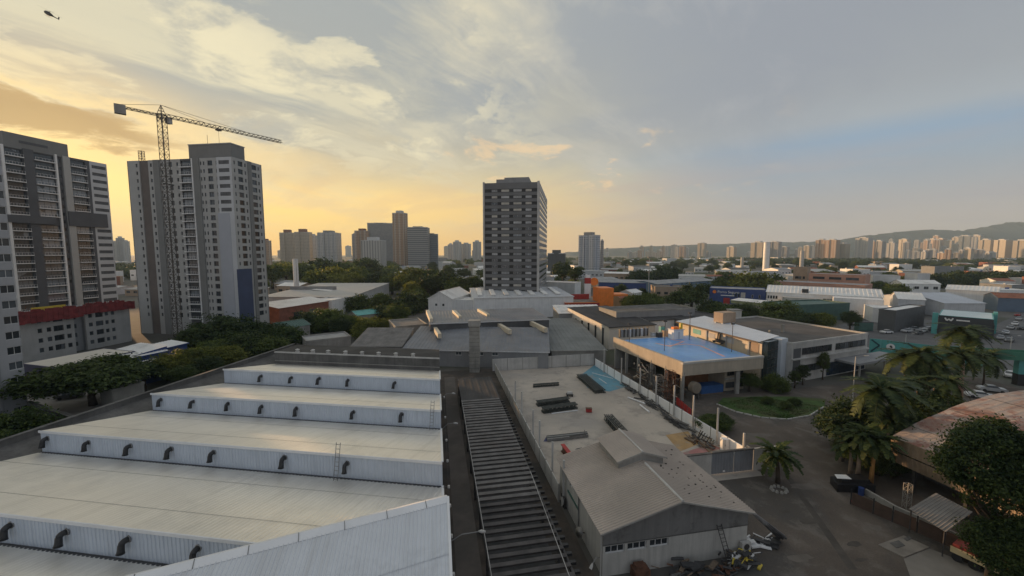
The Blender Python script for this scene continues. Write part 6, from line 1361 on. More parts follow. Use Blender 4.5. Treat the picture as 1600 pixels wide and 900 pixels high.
tree(P(1112, 672), 2.6, 2.9, MIDP[2], "round clipped bush behind the white fence", name="bush", zs=.7); tree(P(1128, 668), 2.2, 2.0, DARKP[1], "darker bush beside the round one behind the fence", name="bush", zs=.7)
for u, v, lab in ((1228, 640, "left low shrub on the lawn"), (1242, 634, "right low shrub on the lawn"), (1200, 632, "low pale shrub at the lawn's centre")): tree(P(u, v), 1.5, 1.3, MIDP[0], lab, "lawn shrubs", name="shrub", zs=.8)
# palms
def frond_mesh(L, w_, droop, n=16, fan=False):
    b = MB(); rr = random.Random(int(L * 10))
    pts = []
    for k in range(n + 1):
        t_ = k / n; pts.append(Vector((L * (t_ * .92 - .12 * t_ * t_), 0, L * (.42 * t_ - (droop + .42) * t_ * t_))))
    b.tube(pts, [.05 * (1 - .8 * k / n) for k in range(n + 1)], 4, 0, cap=False)
    for k in range(1, n + 1):
        p = pts[k]; d = (pts[k] - pts[k - 1]).normalized(); ll = w_ * (math.sin(math.pi * (.12 + .8 * k / n)) ** .7)
        for s_ in (-1, 1):
            for q in (0, .5):
                e = p - d * (q * L / n) ; o = Vector((d.x * .55, s_ * .8, -.25 - rr.random() * .35)).normalized() * ll * rr.uniform(.85, 1.1)
                b.poly([e - d * .10, e + d * .12, e + o * .7 + d * .06, e + o]); 
    o = b.build("frond", L_palm, keep=True); me = o.data; bpy.data.objects.remove(o); return me
FR_R = frond_mesh(3.3, .95, .62); FR_S = frond_mesh(2.2, .6, .8); FR_F = frond_mesh(2.6, .5, .35)
def palm(p, h, label, kind='royal', nf=24, tr=.22, tmat=None, sc=1.0, group="palms"):
    p = fl(Vector(p), 0); t = thing("palm_tree", label, "palm", p, group); tm = tmat or m_ptrunk; lean = Vector((RND.uniform(-.3, .3), RND.uniform(-.3, .3), 0))
    ht = h - (1.5 if kind == 'royal' else 0)
    b = MB(); b.tube([p, p + lean * .3 + Vector((0, 0, ht * .5)), p + lean + Vector((0, 0, ht))], [tr * 1.3, tr, tr * .85], 10); b.build("trunk", tm, t, smooth=True)
    top = p + lean + Vector((0, 0, h))
    if kind == 'royal':
        b = MB(); b.tube([p + lean + Vector((0, 0, ht)), p + lean + Vector((0, 0, ht + .7)), top], [tr * .8, tr * .9, tr * .4], 10); b.build("crownshaft", m_shaft, t, smooth=True)
    me = FR_R if kind == 'royal' else (FR_S if kind == 'short' else FR_F)
    for k in range(nf):
        a = 2.399 * k + RND.uniform(-.2, .2); tilt = -1.05 + 1.5 * (k / nf) + RND.uniform(-.12, .12)
        inst("frond", me, t, top, (0, tilt, a), sc * RND.uniform(.95, 1.28))
def palmY(u, vt, Y, label, **k): p = PY(u, vt, Y); palm(p, p.z, label, **k)
palmY(1372, 612, 53, "royal palm at the grove's left with a slim pale trunk", tr=.2, sc=1.2)
palmY(1440, 556, 70, "royal palm with an orange lit trunk in the grove's middle", tmat=M("sunlit_orange_trunk", (.42, .22, .07), .8, .2, 1.5), sc=1.22)  # evening sunlight is put into the orange trunk colour
palmY(1417, 560, 72, "royal palm just left of the orange trunked palm", sc=1.22)
palmY(1510, 522, 76, "tallest royal palm with a thick pink-brown trunk", tr=.34, tmat=M("pinkish_trunk", (.44, .27, .20), .8, .15, 1.5), sc=1.3)
palmY(1500, 556, 73, "royal palm in front of the tallest one", sc=1.15)
palmY(1541, 560, 88, "slim dark trunked palm by the side street", tr=.16, tmat=m_bark, sc=1.25)
palmY(1486, 600, 62, "bushy palm beside the rusty vaulted shed", kind='short', nf=28, sc=1.2)
palmY(1345, 680, 50, "low bushy palm at the driveway's edge", kind='fan', nf=30, sc=.95)
palmY(1366, 690, 49, "low bushy palm with sunlight painted orange on its stem behind the brown fence", kind='fan', nf=28, sc=1.1, tmat=M("sunlit_orange_trunk", (.42, .22, .07)))  # stem colour carries the same painted sunlight
palmY(1332, 695, 51, "low bushy palm farthest left in the grove", kind='fan', nf=28, sc=1.0)
palmY(1398, 600, 62, "young palm in the back of the grove", kind='short', nf=26, sc=1.2)
palmY(1318, 668, 55, "low bushy palm at the grove's front left, lower than its neighbours", kind='fan', nf=30, sc=.95)
palmY(1425, 600, 64, "young palm between the orange trunked palm and the vaulted shed", kind='short', nf=28, sc=1.2)
palmY(1462, 580, 70, "bushy palm right of the orange trunked palm", kind='short', nf=28, sc=1.3)
palmY(1390, 655, 52, "low bushy palm in front of the slim pale trunked royal palm", kind='fan', nf=30, sc=.95)
tree(P(1372, 742, 0), 3.4, 2.6, DARKP[1], "dark undergrowth bush at the foot of the palms beside the covered heap", "right grove", name="bush", zs=.9)
tree(P(1330, 722, 0), 3.2, 2.6, MIDP[2], "green undergrowth bush at the grove's driveway edge", "right grove", name="bush", zs=.9)
tree(P(1405, 745, 0), 3.6, 2.4, DARKP[0], "dark undergrowth bush beside the vaulted shed's side wall", "right grove", name="bush", zs=.9)
palmY(1218, 712, 49.5, "stocky palm standing alone by the grey gate", kind='fan', nf=26, tr=.24, sc=1.1, tmat=m_bark)
b = MB(); c = P(1217, 766)
for k in range(11):
    a = k * .571; b.tube([c + Vector((math.cos(a) * .9, math.sin(a) * .7, .02)), c + Vector((math.cos(a) * .9, math.sin(a) * .7, .28))], [.22, .14], 6)
tag(b.build("stone_ring", m_conc), "ring of pale stones round the foot of the lone palm", "stones")['kind'] = 'stuff'
# ---------------------------------------------------------------- rusty vaulted shed on the right
m_rr = M("rusty_vault_sheet", (.40, .33, .285), .8, .18, .5, col2=(.27, .125, .08), streak=0, patch=((.24, .085, .055), .5, .8))
vs = thing("rusty_vault_shed", "vaulted shed with a rust streaked curved roof at the right edge", "shed", G.w(70, 28, 0))
ra, rb2, ga, gb, ze, rise = 57.6, 100, 10, 39.6, 6.3, 4.6; nseg = 14
for k in range(nseg):
    a0, a1 = k / nseg, (k + 1) / nseg
    zz_ = lambda a: ze + rise * math.sin(math.pi * a) ** .95; rr_ = lambda a: ra + (rb2 - ra) * a
    b = MB(); e = .04 if k % 2 else 0
    b.corr(G.w(rr_(a0), gb + e, zz_(a0) + e), G.w(rr_(a0), ga, zz_(a0) + e), G.w(rr_(a1), ga, zz_(a1) + e), G.w(rr_(a1), gb + e, zz_(a1) + e), 1.1, .022); b.build("roof_sheet", m_rr, vs)
b = MB(); b.poly([G.w(ra + (rb2 - ra) * k / 20, gb - .3, ze + rise * math.sin(math.pi * k / 20) ** .95 - .05) for k in range(21)]); b.build("gable_infill", m_mgrey, vs)
m_fas = M("tan_side_sheet", (.34, .26, .18), .8, .2, .5, streak=.4)
for z0, z1, o in ((4.6, 6.35, .0), (3.0, 4.55, -.35)):
    b = MB(); b.corr(G.w(ra + .1 + o * -.6, gb, z0), G.w(ra + .1 + o * -.6, ga, z0), G.w(ra - .1, ga, z1), G.w(ra - .1, gb, z1), .5, .04); b.build("side_sheet", m_fas, vs)
for f in range(12, 40, 5):
    b = MB(); b.fbox(G, ra + .4, ra + .7, f, f + .3, 0, 6.3); b.build("column", m_dsteel, vs)
b = MB(); b.fbox(G, ra + 6, ra + 6.3, ga, gb, 0, 6); b.build("inner_wall", m_dgrey, vs)
t = thing("lean_to_roof", "small grey sheet lean-to roof between the lattice frame and the near tree", "shed", P(1465, 800, 0))
b = MB(); b.corr(P(1420, 795, 2.6), P(1478, 832, 2.6), P(1520, 800, 3.4), P(1462, 770, 3.4), .30, .035); b.build("roof_sheet", m_asb2, t)
for u, v in ((1424, 796), (1476, 831), (1515, 801)):
    p = P(u, v, 2.6); b = MB(); b.tube([fl(p, 0), fl(p, 2.55)], .06, 6); b.build("post", m_dsteel, t)
b = MB(); lattice(b, P(1416, 794), .55, 0, 3.0, .75, .03); tag(b.build("lattice_frame", m_conc), "small white lattice frame beside the vaulted shed's side wall", "frame")
t = thing("mesh_fence", "brown mesh fence on dark posts along the driveway's right side", "fence", P(1329, 788))
fp = [P(1329, 788), P(1364, 803), P(1394, 816), P(1432, 832), P(1475, 851), P(1530, 878), P(1590, 910)]
m_mesh = M("brown_shade_mesh", (.085, .056, .042), .9, .25, .8)
for p in fp: b = MB(); b.tube([p, fl(p, 1.9)], .06, 6); b.build("post", m_black, t)
for p, q in zip(fp, fp[1:]):
    d = (q - p).normalized(); b = MB(); b.bar(fl(p + d * .09, .8), fl(q - d * .09, .8), .03, 1.5); b.build("mesh_panel", m_mesh, t)
t = thing("low_kerb_wall", "low pale kerb wall behind the brown mesh fence", "wall", P(1400, 800)); wp = [P(1352, 772), P(1400, 800), P(1450, 822), P(1530, 860), P(1610, 900)]
for p, q in zip(wp, wp[1:]): b = MB(); b.bar(fl(p, .35), fl(q, .35), .25, .7); b.build("wall_section", m_conc, t)
t = thing("concrete_pad", "pale concrete inspection pad with two dark hatches in the driveway", "pad", P(1410, 850)); pp = [P(1372, 852), P(1412, 838), P(1452, 856), P(1412, 872)]
b = MB(); b.prism(pp, .012, .10); b.build("slab", M("worn_pad_concrete", (.25, .225, .195), .9, .2, .5, bump=.3), t)
for (u0, v0_, u1, v1_) in ((1390, 850, 1412, 858), (1412, 843, 1422, 847)):
    b = MB(); b.prism([P(u0, v0_), P((u0 + u1) / 2 + 3, v0_ - 4), P(u1 + 2, v1_ - 4), P((u0 + u1) / 2, v1_)], .1, .15); b.build("hatch", m_darkconc, t)
sheet("concrete_apron", [P(1412, 873), P(1452, 857), P(1600, 915), P(1560, 950), P(1440, 950)], .016, M("pale_apron", (.24, .22, .195), .9, .15, .3, bump=.2))
# dark covered heap by the grove
t = thing("covered_boat", "dark tarpaulin covered heap with a white sheet and a blue drum by the grove", "covered heap", P(1330, 762)); c = P(1328, 764)
b = MB(); b.prism([(c.x - 2.2, c.y - .7), (c.x + 2.4, c.y - .9), (c.x + 2.7, c.y + 1.1), (c.x - 1.6, c.y + 1.2)], .02, 1.0); b.prism([(c.x - 1.4, c.y - .4), (c.x + 2.0, c.y - .5), (c.x + 2.0, c.y + .9), (c.x - 1.0, c.y + .8)], 1.0, 1.5); b.build("tarpaulin", m_black, t)
b = MB(); b.prism([(c.x - 1.9, c.y - .2), (c.x - .2, c.y - .35), (c.x - .1, c.y + .6), (c.x - 1.5, c.y + .7)], 1.5, 1.56); b.build("white_sheet", m_white, t)
b = MB(); b.tube([(c.x + .3, c.y - 1.25, .02), (c.x + .3, c.y - 1.25, .95)], .3, 12); b.build("drum", m_blue, t)
t = thing("red_board", "small red board lying at the foot of the brown mesh fence", "board", P(1338, 786)); b = MB(); b.bar(P(1331, 782, .12), P(1346, 789, .12), .5, .06); b.build("board", m_red, t)
b = MB(); b.bar(P(1333, 785, .05), P(1345, 791, .05), .1, .06); b.build("batten", m_wood, t)
# red loader
t = thing("red_loader", "small red and cream loader trailer in the bottom right corner", "trailer", P(1545, 885)); c = P(1540, 893); u = (P(1580, 905) - P(1505, 870)).normalized(); n = Vector((-u.y, u.x, 0))
b = MB(); b.box(fl(c, 0), u, n, -2.2, 2.0, -.75, -.68, .75, 1.35); b.build("cream_side", M("cream_panel", (.62, .50, .28), .6, .1, .6), t)
b = MB(); b.box(fl(c, 0), u, n, -2.2, 2.0, -.67, .8, .7, 1.15); b.build("bed", m_rust, t)
b = MB(); b.prism([(c + u * a + n * e).to_tuple()[:2] for a, e in ((-2.1, -.6), (1.9, -.6), (2.3, .1), (1.9, .75), (-2.1, .75))], 1.15, 1.62); b.build("hopper", M("dull_red_paint", (.20, .03, .025), .6, .25, 1), t)
b = MB(); b.bar(fl(c + u * 2.0, .9), fl(c + u * 3.4, .7), .14); b.build("drawbar", m_steel, t)
for a in (-1.7, -.6, .6, 1.6):
    b = MB(); q = fl(c + u * a - n * .62, .38); b.tube([q - n * .14, q + n * .14], .38, 14); b.build("wheel", m_black, t)
# ---------------------------------------------------------------- cars
def car_parts():
    b = MB(); n = 0
    prof = [(-2.1, .35), (-2.15, .75), (-1.95, .95), (-1.2, 1.0), (-.6, 1.02), (1.0, 1.0), (1.85, .92), (2.1, .7), (2.1, .35)]
    for y0, y1 in ((-.86, .86),):
        i = 0
        L_ = [(x, -.86, z) for x, z in prof]; R_ = [(x, .86, z) for x, z in prof]
        b.poly(L_[::-1]); b.poly(R_)
        for k in range(len(prof)): j = (k + 1) % len(prof); b.quad(L_[k], L_[j], R_[j], R_[k])
    b.box8([(-.95, -.72, 1.0), (1.05, -.72, 1.0), (1.05, .72, 1.0), (-.95, .72, 1.0), (-.45, -.62, 1.47), (.75, -.62, 1.47), (.75, .62, 1.47), (-.45, .62, 1.47)])
    body = b
    g = MB(); g.box8([(-1.0, -.74, 1.03), (1.1, -.74, 1.03), (1.1, .74, 1.03), (-1.0, .74, 1.03), (-.52, -.64, 1.42), (.82, -.64, 1.42), (.82, .64, 1.42), (-.52, .64, 1.42)])
    wl_ = MB(); wl_.tube([(0, -.1, 0), (0, .1, 0)], .32, 12)
    lt = MB(); lt.lbox(-2.17, -2.1, -.75, -.4, .62, .78); lt.lbox(-2.17, -2.1, .4, .75, .62, .78)
    out = []
    for q, nm, mm in ((g, "windows", g_dark), (wl_, "wheel", m_black), (lt, "headlights", m_concl)):
        o = q.build(nm, mm, keep=True); out.append(o.data); bpy.data.objects.remove(o)
    bod = {}
    for nm, col in (("white", (.7, .7, .7)), ("silver", (.38, .39, .40)), ("black", (.025, .025, .028)), ("red", (.35, .03, .03)), ("grey", (.14, .145, .15))):
        o = body.build("body", M("car_" + nm, col, .25, .03, 2), keep=True); bod[nm] = o.data; bpy.data.objects.remove(o)
    return out, bod
CP, CB = car_parts()
def car(p, yaw, colour, label, group=None):
    t = thing("parked_car", label, "car", fl(Vector(p), .02), group, yaw)
    inst("body", CB[colour], t, (0, 0, 0), world=False); inst("windows", CP[0], t, (0, 0, 0), world=False); inst("headlights", CP[2], t, (0, 0, 0), world=False)
    for x in (-1.3, 1.3):
        for y in (-.8, .8): inst("wheel", CP[1], t, (x, y, .33), world=False)
ya = math.atan2(.55, .83)
CS = "cars parked by the shop with turquoise pillars"
for u, v, c, dy_ in ((1417, 519, "white", .3), (1428, 516, "silver", .3), (1440, 519, "white", .25), (1450, 516, "white", .3), (1434, 522, "grey", .3), (1385, 521, "white", .2)):
    car(P(u, v), dy_, c, {"white": "white car parked on the lot left of the turquoise pillared shop", "silver": "silver car between white ones on the lot left of the shop", "grey": "grey car nearest the service road on the shop's lot"}[c], CS)
for k, (u, v, c) in enumerate(((1563, 530, "silver"), (1571, 522, "white"), (1577, 534, "grey"), (1579, 514, "silver"), (1586, 508, "white"), (1592, 500, "silver"), (1596, 515, "black"), (1590, 494, "red"))):
    car(P(u, v), ya + RND.uniform(-.08, .08), c, {"silver": "silver car in the queue along the avenue at the right edge", "white": "white car in the queue along the avenue at the right edge", "grey": "grey car in the queue along the avenue", "black": "black car in the queue along the avenue", "red": "red car at the far end of the avenue's queue"}[c], "cars along the avenue")
for u, v, c, a, lab in ((1531, 622, "white", 2.6, "white car on the side street just behind the rusty vault"), (1549, 612, "silver", 2.6, "silver car on the side street behind the rusty vault"), (1578, 589, "white", .6, "white car beside the turquoise bridge column"), (52, 609, "white", .6, "white car under the spreading tree's left side"), (75, 618, "black", .6, "black car under the spreading tree"), (110, 622, "grey", .6, "grey car beside the spreading tree's trunk"), (182, 624, "white", .5, "white car right of the spreading tree's trunk")):
    car(P(u, v), a, c, lab)
b = MB(); t = thing("green_container", "dark green waste container on the service road", "container", P(1349, 517)); c = P(1349, 517)
b.lbox(c.x - 2.8, c.x + 2.8, c.y - 1, c.y + 1, .2, 3.4); b.build("container_body", m_green, t)
b = MB(); b.lbox(c.x - 2.9, c.x + 2.9, c.y - 1.1, c.y + 1.1, 3.4, 3.6); b.build("rim", m_dsteel, t)
# street lamps and poles at the right
for u, vb, vt, lab in ((1413, 556, 524, "grey street lamp pole behind the turquoise hoarding"), (1577, 560, 527, "thin lamp pole behind the green bridge"), (1330, 650, 560, "slim pole at the driveway's right side")):
    p = P(u, vb); h = CH - (vt - 395) / F * p.y; t = thing("street_lamp", lab, "street lamp", p, "street lamps"); b = MB(); b.tube([p, fl(p, h)], [.12, .07], 8); b.build("pole", m_concl, t)
    b = MB(); b.bar(fl(p, h), fl(p + Vector((1.4, -.3, 0)), h + .25), .08); b.build("arm", m_steel, t)
    b = MB(); b.bar(fl(p + Vector((1.3, -.3, 0)), h + .25), fl(p + Vector((2.0, -.4, 0)), h + .3), .22, .12); b.build("lamp_head", m_concl, t)
# helicopter
hp = PY(77, 22, 230); t = thing("helicopter", "small dark helicopter high in the sky at the top left corner", "helicopter", hp); hd_ = Vector((.80, .10, -.46)).normalized()
b = MB(); b.tube([hp - hd_ * 2.6, hp - hd_ * 2.0, hp - hd_ * .8, hp + hd_ * .8, hp + hd_ * 2.0], [.2, .8, 1.05, .85, .35], 12); b.build("fuselage", m_dsteel, t, smooth=True)
b = MB(); b.tube([hp + hd_ * 1.9, hp + hd_ * 5.2], [.3, .15], 8); b.build("tail_boom", m_dsteel, t)
b = MB(); b.bar(hp + hd_ * 4.9, hp + hd_ * 5.3 + Vector((0, 0, 1.4)), .1, .6); b.build("tail_fin", m_dsteel, t)
upv = Vector((.42, -.1, .86)).normalized(); b = MB(); b.tube([hp, hp + upv * 1.5], .15, 8); b.build("rotor_mast", m_dsteel, t)
for k in range(4):
    a = k * math.pi / 2 + .5; x = hd_; y = upv.cross(hd_).normalized(); e = x * math.cos(a) + y * math.sin(a); b = MB(); b.bar(hp + upv * 1.5, hp + upv * 1.45 + e * 4.8, .22, .04, up=upv); b.build("rotor_blade", m_dsteel, t)
for s_ in (-.7, .7): y = upv.cross(hd_).normalized(); b = MB(); b.bar(hp + y * s_ - upv * 1.35 - hd_ * 1.6, hp + y * s_ - upv * 1.35 + hd_ * 1.0, .08); b.build("skid", m_dsteel, t)
# ---------------------------------------------------------------- far towers
ff1 = farfacade("far_cream_facade", (.50, .44, .36), (.17, .16, .15), 2.6, 2.9, .55, .5)
ff2 = farfacade("far_white_facade", (.56, .55, .53), (.16, .17, .18), 3.0, 3.0, .5, .48, wall2=(.40, .41, .43))
ff3 = farfacade("far_grey_facade", (.33, .33, .34), (.10, .105, .12), 2.4, 3.0, .6, .45)
ff4 = farfacade("far_tan_facade", (.44, .29, .20), (.15, .13, .12), 2.8, 2.9, .5, .5, wall2=(.52, .44, .36))
ff5 = farfacade("far_ribbon_facade", (.36, .355, .35), (.12, .13, .14), 40.0, 3.3, .98, .5)
ff6 = farfacade("far_blue_glass_facade", (.24, .27, .30), (.08, .10, .12), 1.8, 3.2, .8, .6)
ff7 = farfacade("far_white_check_facade", (.56, .58, .62), (.10, .12, .17), 3.2, 2.9, .52, .55, wall2=(.34, .38, .45))
ff8 = farfacade("far_pier_facade", (.52, .51, .49), (.13, .14, .15), 4.2, 60.0, .38, .97)
m_crown = M("tower_crown_red_brown", (.24, .11, .075), .8, .15, .2)
def ftower(label, u0, u1, vt, Y, mat, yaw=None, crown=None, cm=None, group=None, dep=None, steps=True, name="apartment_tower", cat="apartment tower", vb=None):
    w_ = (u1 - u0) / F * Y; h = CH - (vt - 395) / F * Y; p = fl(PY((u0 + u1) / 2, 400, Y), 0)
    a = math.atan2(p.x, p.y); yaw = RND.uniform(.15, .6) if yaw is None else yaw; fr = Frame(math.degrees(a) + math.degrees(yaw)); dp = dep or w_ * RND.uniform(.55, .8)
    k = 1 / (abs(math.cos(yaw)) + abs(math.sin(yaw)) * dp / w_); w2, d2 = w_ * k / 2, dp * k / 2
    t = thing(name, label, cat, p, group); r, f = fr.rf(p); b = MB()
    if steps:
        b.fbox(fr, r - w2, r - w2 * .28, f - d2, f + d2, 0, h * .985); b.fbox(fr, r - w2 * .28 + .01, r + w2 * .28 - .01, f - d2 * .82, f + d2 * .82, 0, h); b.fbox(fr, r + w2 * .28, r + w2, f - d2, f + d2, 0, h * .985)
    else: b.fbox(fr, r - w2, r + w2, f - d2, f + d2, 0, h)
    b.build("tower_body", mat, t)
    ch = crown if crown is not None else RND.uniform(2.5, 5); b = MB(); b.fbox(fr, r - w2 * .5, r + w2 * .45, f - d2 * .6, f + d2 * .6, h * .98, h + ch); b.build("roof_tank", cm or m_lgrey, t)
    b = MB(); b.fbox(fr, r - w2 - .15, r - w2 * .29, f - d2 - .15, f + d2 + .15, h * .985, h * .985 + .9); b.fbox(fr, r + w2 * .29, r + w2 + .15, f - d2 - .15, f + d2 + .15, h * .985, h * .985 + .9); b.build("roof_edge", m_lgrey, t)
    return t, fr, r, f, w2, d2, h
GT = "towers on the left skyline"
for a in (("leftmost pale tower of the left skyline group, with a reddish roof box", 440, 463, 364, 820, ff1, .3, 6, m_crown), ("second pale tower of the left skyline group, with a red roof box", 463, 488, 363, 800, ff1, .35, 6, m_crown),
          ("low slim tower tucked behind the left skyline group", 485, 497, 368, 900, ff2, .3, 3, None), ("broad white tower at the right of the left skyline group", 499, 533, 364, 800, ff2, .35, 4, m_mgrey), ("small brown tower peeping past the grey tower's right edge", 411, 424, 376, 700, ff4, .3, 3, m_crown)):
    ftower(a[0], *a[1:5], a[5], a[6], a[7], a[8], GT)
GC = "office towers left of centre"
ftower("dim tan tower behind the pale striped tower", 556, 580, 361, 760, ff4, .25, 4, m_crown, GC)
ftower("big plain grey tower with a flat top behind the others", 577, 617, 350, 780, m_mgrey, .15, 1, None, GC, steps=False)
ftower("pale tower with dark vertical stripes in front of the plain grey one", 566, 603, 376, 600, ff8, .45, 5, m_lgrey, GC, steps=False)
tw = ftower("slimmest and tallest tower of the centre left group, part in warm sunlight", 615, 638, 334, 700, ff4, .5, 4, None, GC, steps=False)
ftower("broad grey tower with ribbon windows right of the slim tall one", 638, 672, 356, 680, ff5, .2, 1.5, m_mgrey, GC, steps=False)
ftower("dark glass tower joined to the ribbon windowed one's right side", 664, 685, 366, 700, ff6, .1, 1.2, m_mgrey, GC, steps=False)
ftower("slim pale tower at the left of the centre left group", 551, 560, 366, 820, ff2, .3, 2, None, GC)
for k, (u0, u1, v, Y) in enumerate(((700, 709, 382, 1300), (708, 721, 378, 1250), (721, 736, 381, 1280), (739, 752, 378, 1100))):
    ftower(("first", "second", "third", "fourth")[k] + " small pale tower from the left just left of the dark office tower", u0, u1, v, Y, ff2, group="small towers left of the dark office tower")
ftower("dark low office block right behind the dark office tower", 856, 884, 396, 460, m_dgrey, .1, 4, m_dgrey, None, steps=False, name="office_block", cat="office")
ftower("white and blue-grey chequered tower right of the dark office tower", 904, 937, 368, 530, ff7, .55, 4, m_mgrey, None)
ftower("grey tower half hidden behind the white chequered tower", 938, 943, 376, 640, ff3, .2, 2, None, None)
GR = "towers on the right skyline"; ordw = "first second third fourth fifth sixth seventh eighth ninth tenth eleventh twelfth thirteenth fourteenth fifteenth sixteenth seventeenth eighteenth nineteenth twentieth twenty-first twenty-second twenty-third twenty-fourth twenty-fifth twenty-sixth twenty-seventh twenty-eighth twenty-ninth thirtieth".split()
RL = [(1048, 1058, 383, 2100, ff2), (1061, 1071, 385, 2100, ff4), (1090, 1103, 380, 2000, ff1), (1136, 1150, 386, 1700, ff1), (1174, 1195, 379, 1500, ff1), (1201, 1219, 378, 1600, ff3), (1219, 1232, 386, 1700, ff3), (1256, 1266, 384, 1700, ff1),
      (1275, 1291, 375, 1500, ff4), (1291, 1309, 375, 1450, ff4), (1309, 1325, 381, 1450, ff1), (1338, 1359, 372, 1400, ff2), (1359, 1366, 377, 1450, ff4), (1366, 1380, 377, 1500, ff3), (1386, 1398, 380, 1600, ff2), (1405, 1419, 374, 2000, ff1),
      (1434, 1448, 392, 1350, ff2), (1449, 1462, 374, 2300, ff4), (1463, 1475, 373, 2300, ff4), (1476, 1486, 376, 2200, ff1), (1487, 1497, 371, 2400, ff1), (1499, 1515, 369, 2100, ff6), (1516, 1531, 368, 2200, ff1), (1531, 1548, 375, 1500, ff1), (1556, 1575, 375, 1450, ff1), (1586, 1604, 376, 1400, ff1)]
cn = {ff1: "cream", ff2: "whitish", ff3: "grey", ff4: "pinkish tan", ff6: "bluish"}
for k, (u0, u1, v, Y, mm) in enumerate(RL):
    ftower("%s tower, %s from the left among the larger right skyline towers" % (cn[mm], ordw[k]), u0, u1, v, Y, mm, RND.uniform(.35, .75), group=GR)
fm_ = (ff1, ff2, ff3, ff4)
def small(u, v, Y, wpx, lab, grp): ftower(lab, u - wpx / 2, u + wpx / 2, v, Y, RND.choice(fm_), group=grp)
for k in range(46):
    u = 945 + 310 * RND.random() ** 1.1; small(u, 395 - 11 * RND.random() ** 1.5, RND.uniform(1900, 2700), RND.uniform(4, 7), "tiny hazy tower on the horizon right of the white chequered tower", "tiny horizon towers")
for k in range(62):
    u = 1250 + 390 * RND.random() ** .8; small(u, 394 - 20 * RND.random() ** 1.6 - (6 if 1430 < u < 1550 else 0), RND.uniform(1800, 2600), RND.uniform(5, 9), "tiny hazy tower among the packed towers of the right horizon", "tiny right horizon towers")
for k in range(18):
    u = 1430 + k * 7 + RND.uniform(-2, 2); small(u, RND.uniform(388, 397), RND.uniform(1100, 1400), RND.uniform(6, 10), "low pale block among the packed blocks below the right skyline", "low right blocks")
for k in range(16):
    u = 420 + k * 21 + RND.uniform(-6, 6); small(u, RND.uniform(384, 393), RND.uniform(1900, 3000), RND.uniform(5, 9), "tiny hazy tower on the horizon between the left towers", "tiny left horizon towers")
for k, (u, v, wpx) in enumerate(((172, 376, 9), (181, 378, 8), (190, 372, 10), (199, 377, 8))):
    small(u, v, 1200, wpx, ("first", "second", "third", "fourth")[k] + " hazy tower from the left in the gap beside the setting sun", "towers in the sun gap")
# ---------------------------------------------------------------- low city filling the middle distance
occ = []
for o in SC.objects:
    if o.parent is None and o.get('category') and o.type == 'EMPTY':
        rad = 4.0
        for ch in o.children:
            if ch.type == 'MESH' and len(ch.data.vertices):
                bb = [ch.location + Vector(q) for q in ch.bound_box]; rad = max(rad, max(math.hypot(q.x, q.y) for q in bb) * .8)
        occ.append((o.location.x, o.location.y, rad))
road = [((0, 0), 0)]
def free(x, y, r): return all((x - a) ** 2 + (y - c) ** 2 > (r + q) ** 2 for a, c, q in occ)
cm = {"white": m_white, "pale grey": m_lgrey, "beige": m_beige, "grey": m_mgrey, "tan": m_tan, "brick": m_brick}
rm = {"white": m_roofp, "grey": m_greyroof, "tiled": m_tile, "pale": m_concl, "dark": m_darkconc}
nb_ = 0; RND.seed(77)
cand = []
for k in range(12000):
    Y = 175 + 1500 * RND.random() ** 2.0; u = RND.uniform(-40, 1660)
    if u < 430 and Y < 240: continue
    if u > 1330 and Y < 230: continue
    if 620 < u < 1340 and Y < 245: continue
    cand.append((Y, u))
for Y, u in cand:
    if nb_ >= 380: break
    if RND.random() < .25 and Y > 600: continue
    x = (u - 800) / F * Y; L = RND.uniform(9, 28) * (1 + Y / 1500); dp = RND.uniform(8, 18) * (1 + Y / 1500); r = math.hypot(L, dp) * .52
    if not free(x, Y, r): continue
    occ.append((x, Y, r)); nb_ += 1
    h = RND.choice((4.5, 5.5, 6, 7, 8, 9, 11)) + (RND.random() < .12) * 6; a = math.radians(RND.choice((-10.7, 8.2, 20, -22)) + RND.uniform(-3, 3)); d = Vector((math.cos(a), math.sin(a), 0)); nbv = Vector((-d.y, d.x, 0))
    c = Vector((x, Y, 0)); A = c - d * L / 2 - nbv * dp / 2; wn_, rn = RND.choice(list(cm) + ['white', 'pale grey']), RND.choice(("white", "grey", "tiled", "pale", "dark", "white", "grey", "white", "pale"))
    side_ = "far left" if u < 420 else "left of centre" if u < 760 else "right of centre" if u < 1150 else "far right"
    dist = "nearer" if Y < 420 else "middle distance" if Y < 800 else "farthest"
    st = RND.choice(('flat', 'gable', 'gable', 'shed')) if h < 10 else 'flat'
    q = lowb("low_building", "%s walled low building with %s %s roof, %s rooftops %s" % (wn_, rn, {'flat': 'flat', 'gable': 'pitched', 'shed': 'sloping'}[st], dist, side_), "building", A, A + d * L, h, dp, cm[wn_], rm[rn], st, RND.uniform(1.2, 2.6), group="low rooftops, %s, %s" % (dist, side_), pitch=2.5 if Y < 400 else 6)
    if st == 'flat' and Y < 900:
        for k_ in range(RND.randrange(1, 4)):
            s_ = RND.uniform(.6, 1.6); a_, c_ = RND.uniform(1, L - 4), RND.uniform(1, dp - 4); addbox(q, "roof_unit", a_, a_ + s_ * 1.6, c_, c_ + s_, h + .09, h + .09 + s_, RND.choice((m_concl, m_steel, m_lgrey, m_blue)))
    if Y < 700:
        n = max(2, int(L / 4.5)); wins(q, 'front', h * .45, h * .45 + 1.5, n, m_frame_w if RND.random() < .5 else m_frame_d, g_dark, 1)
nt_ = 0
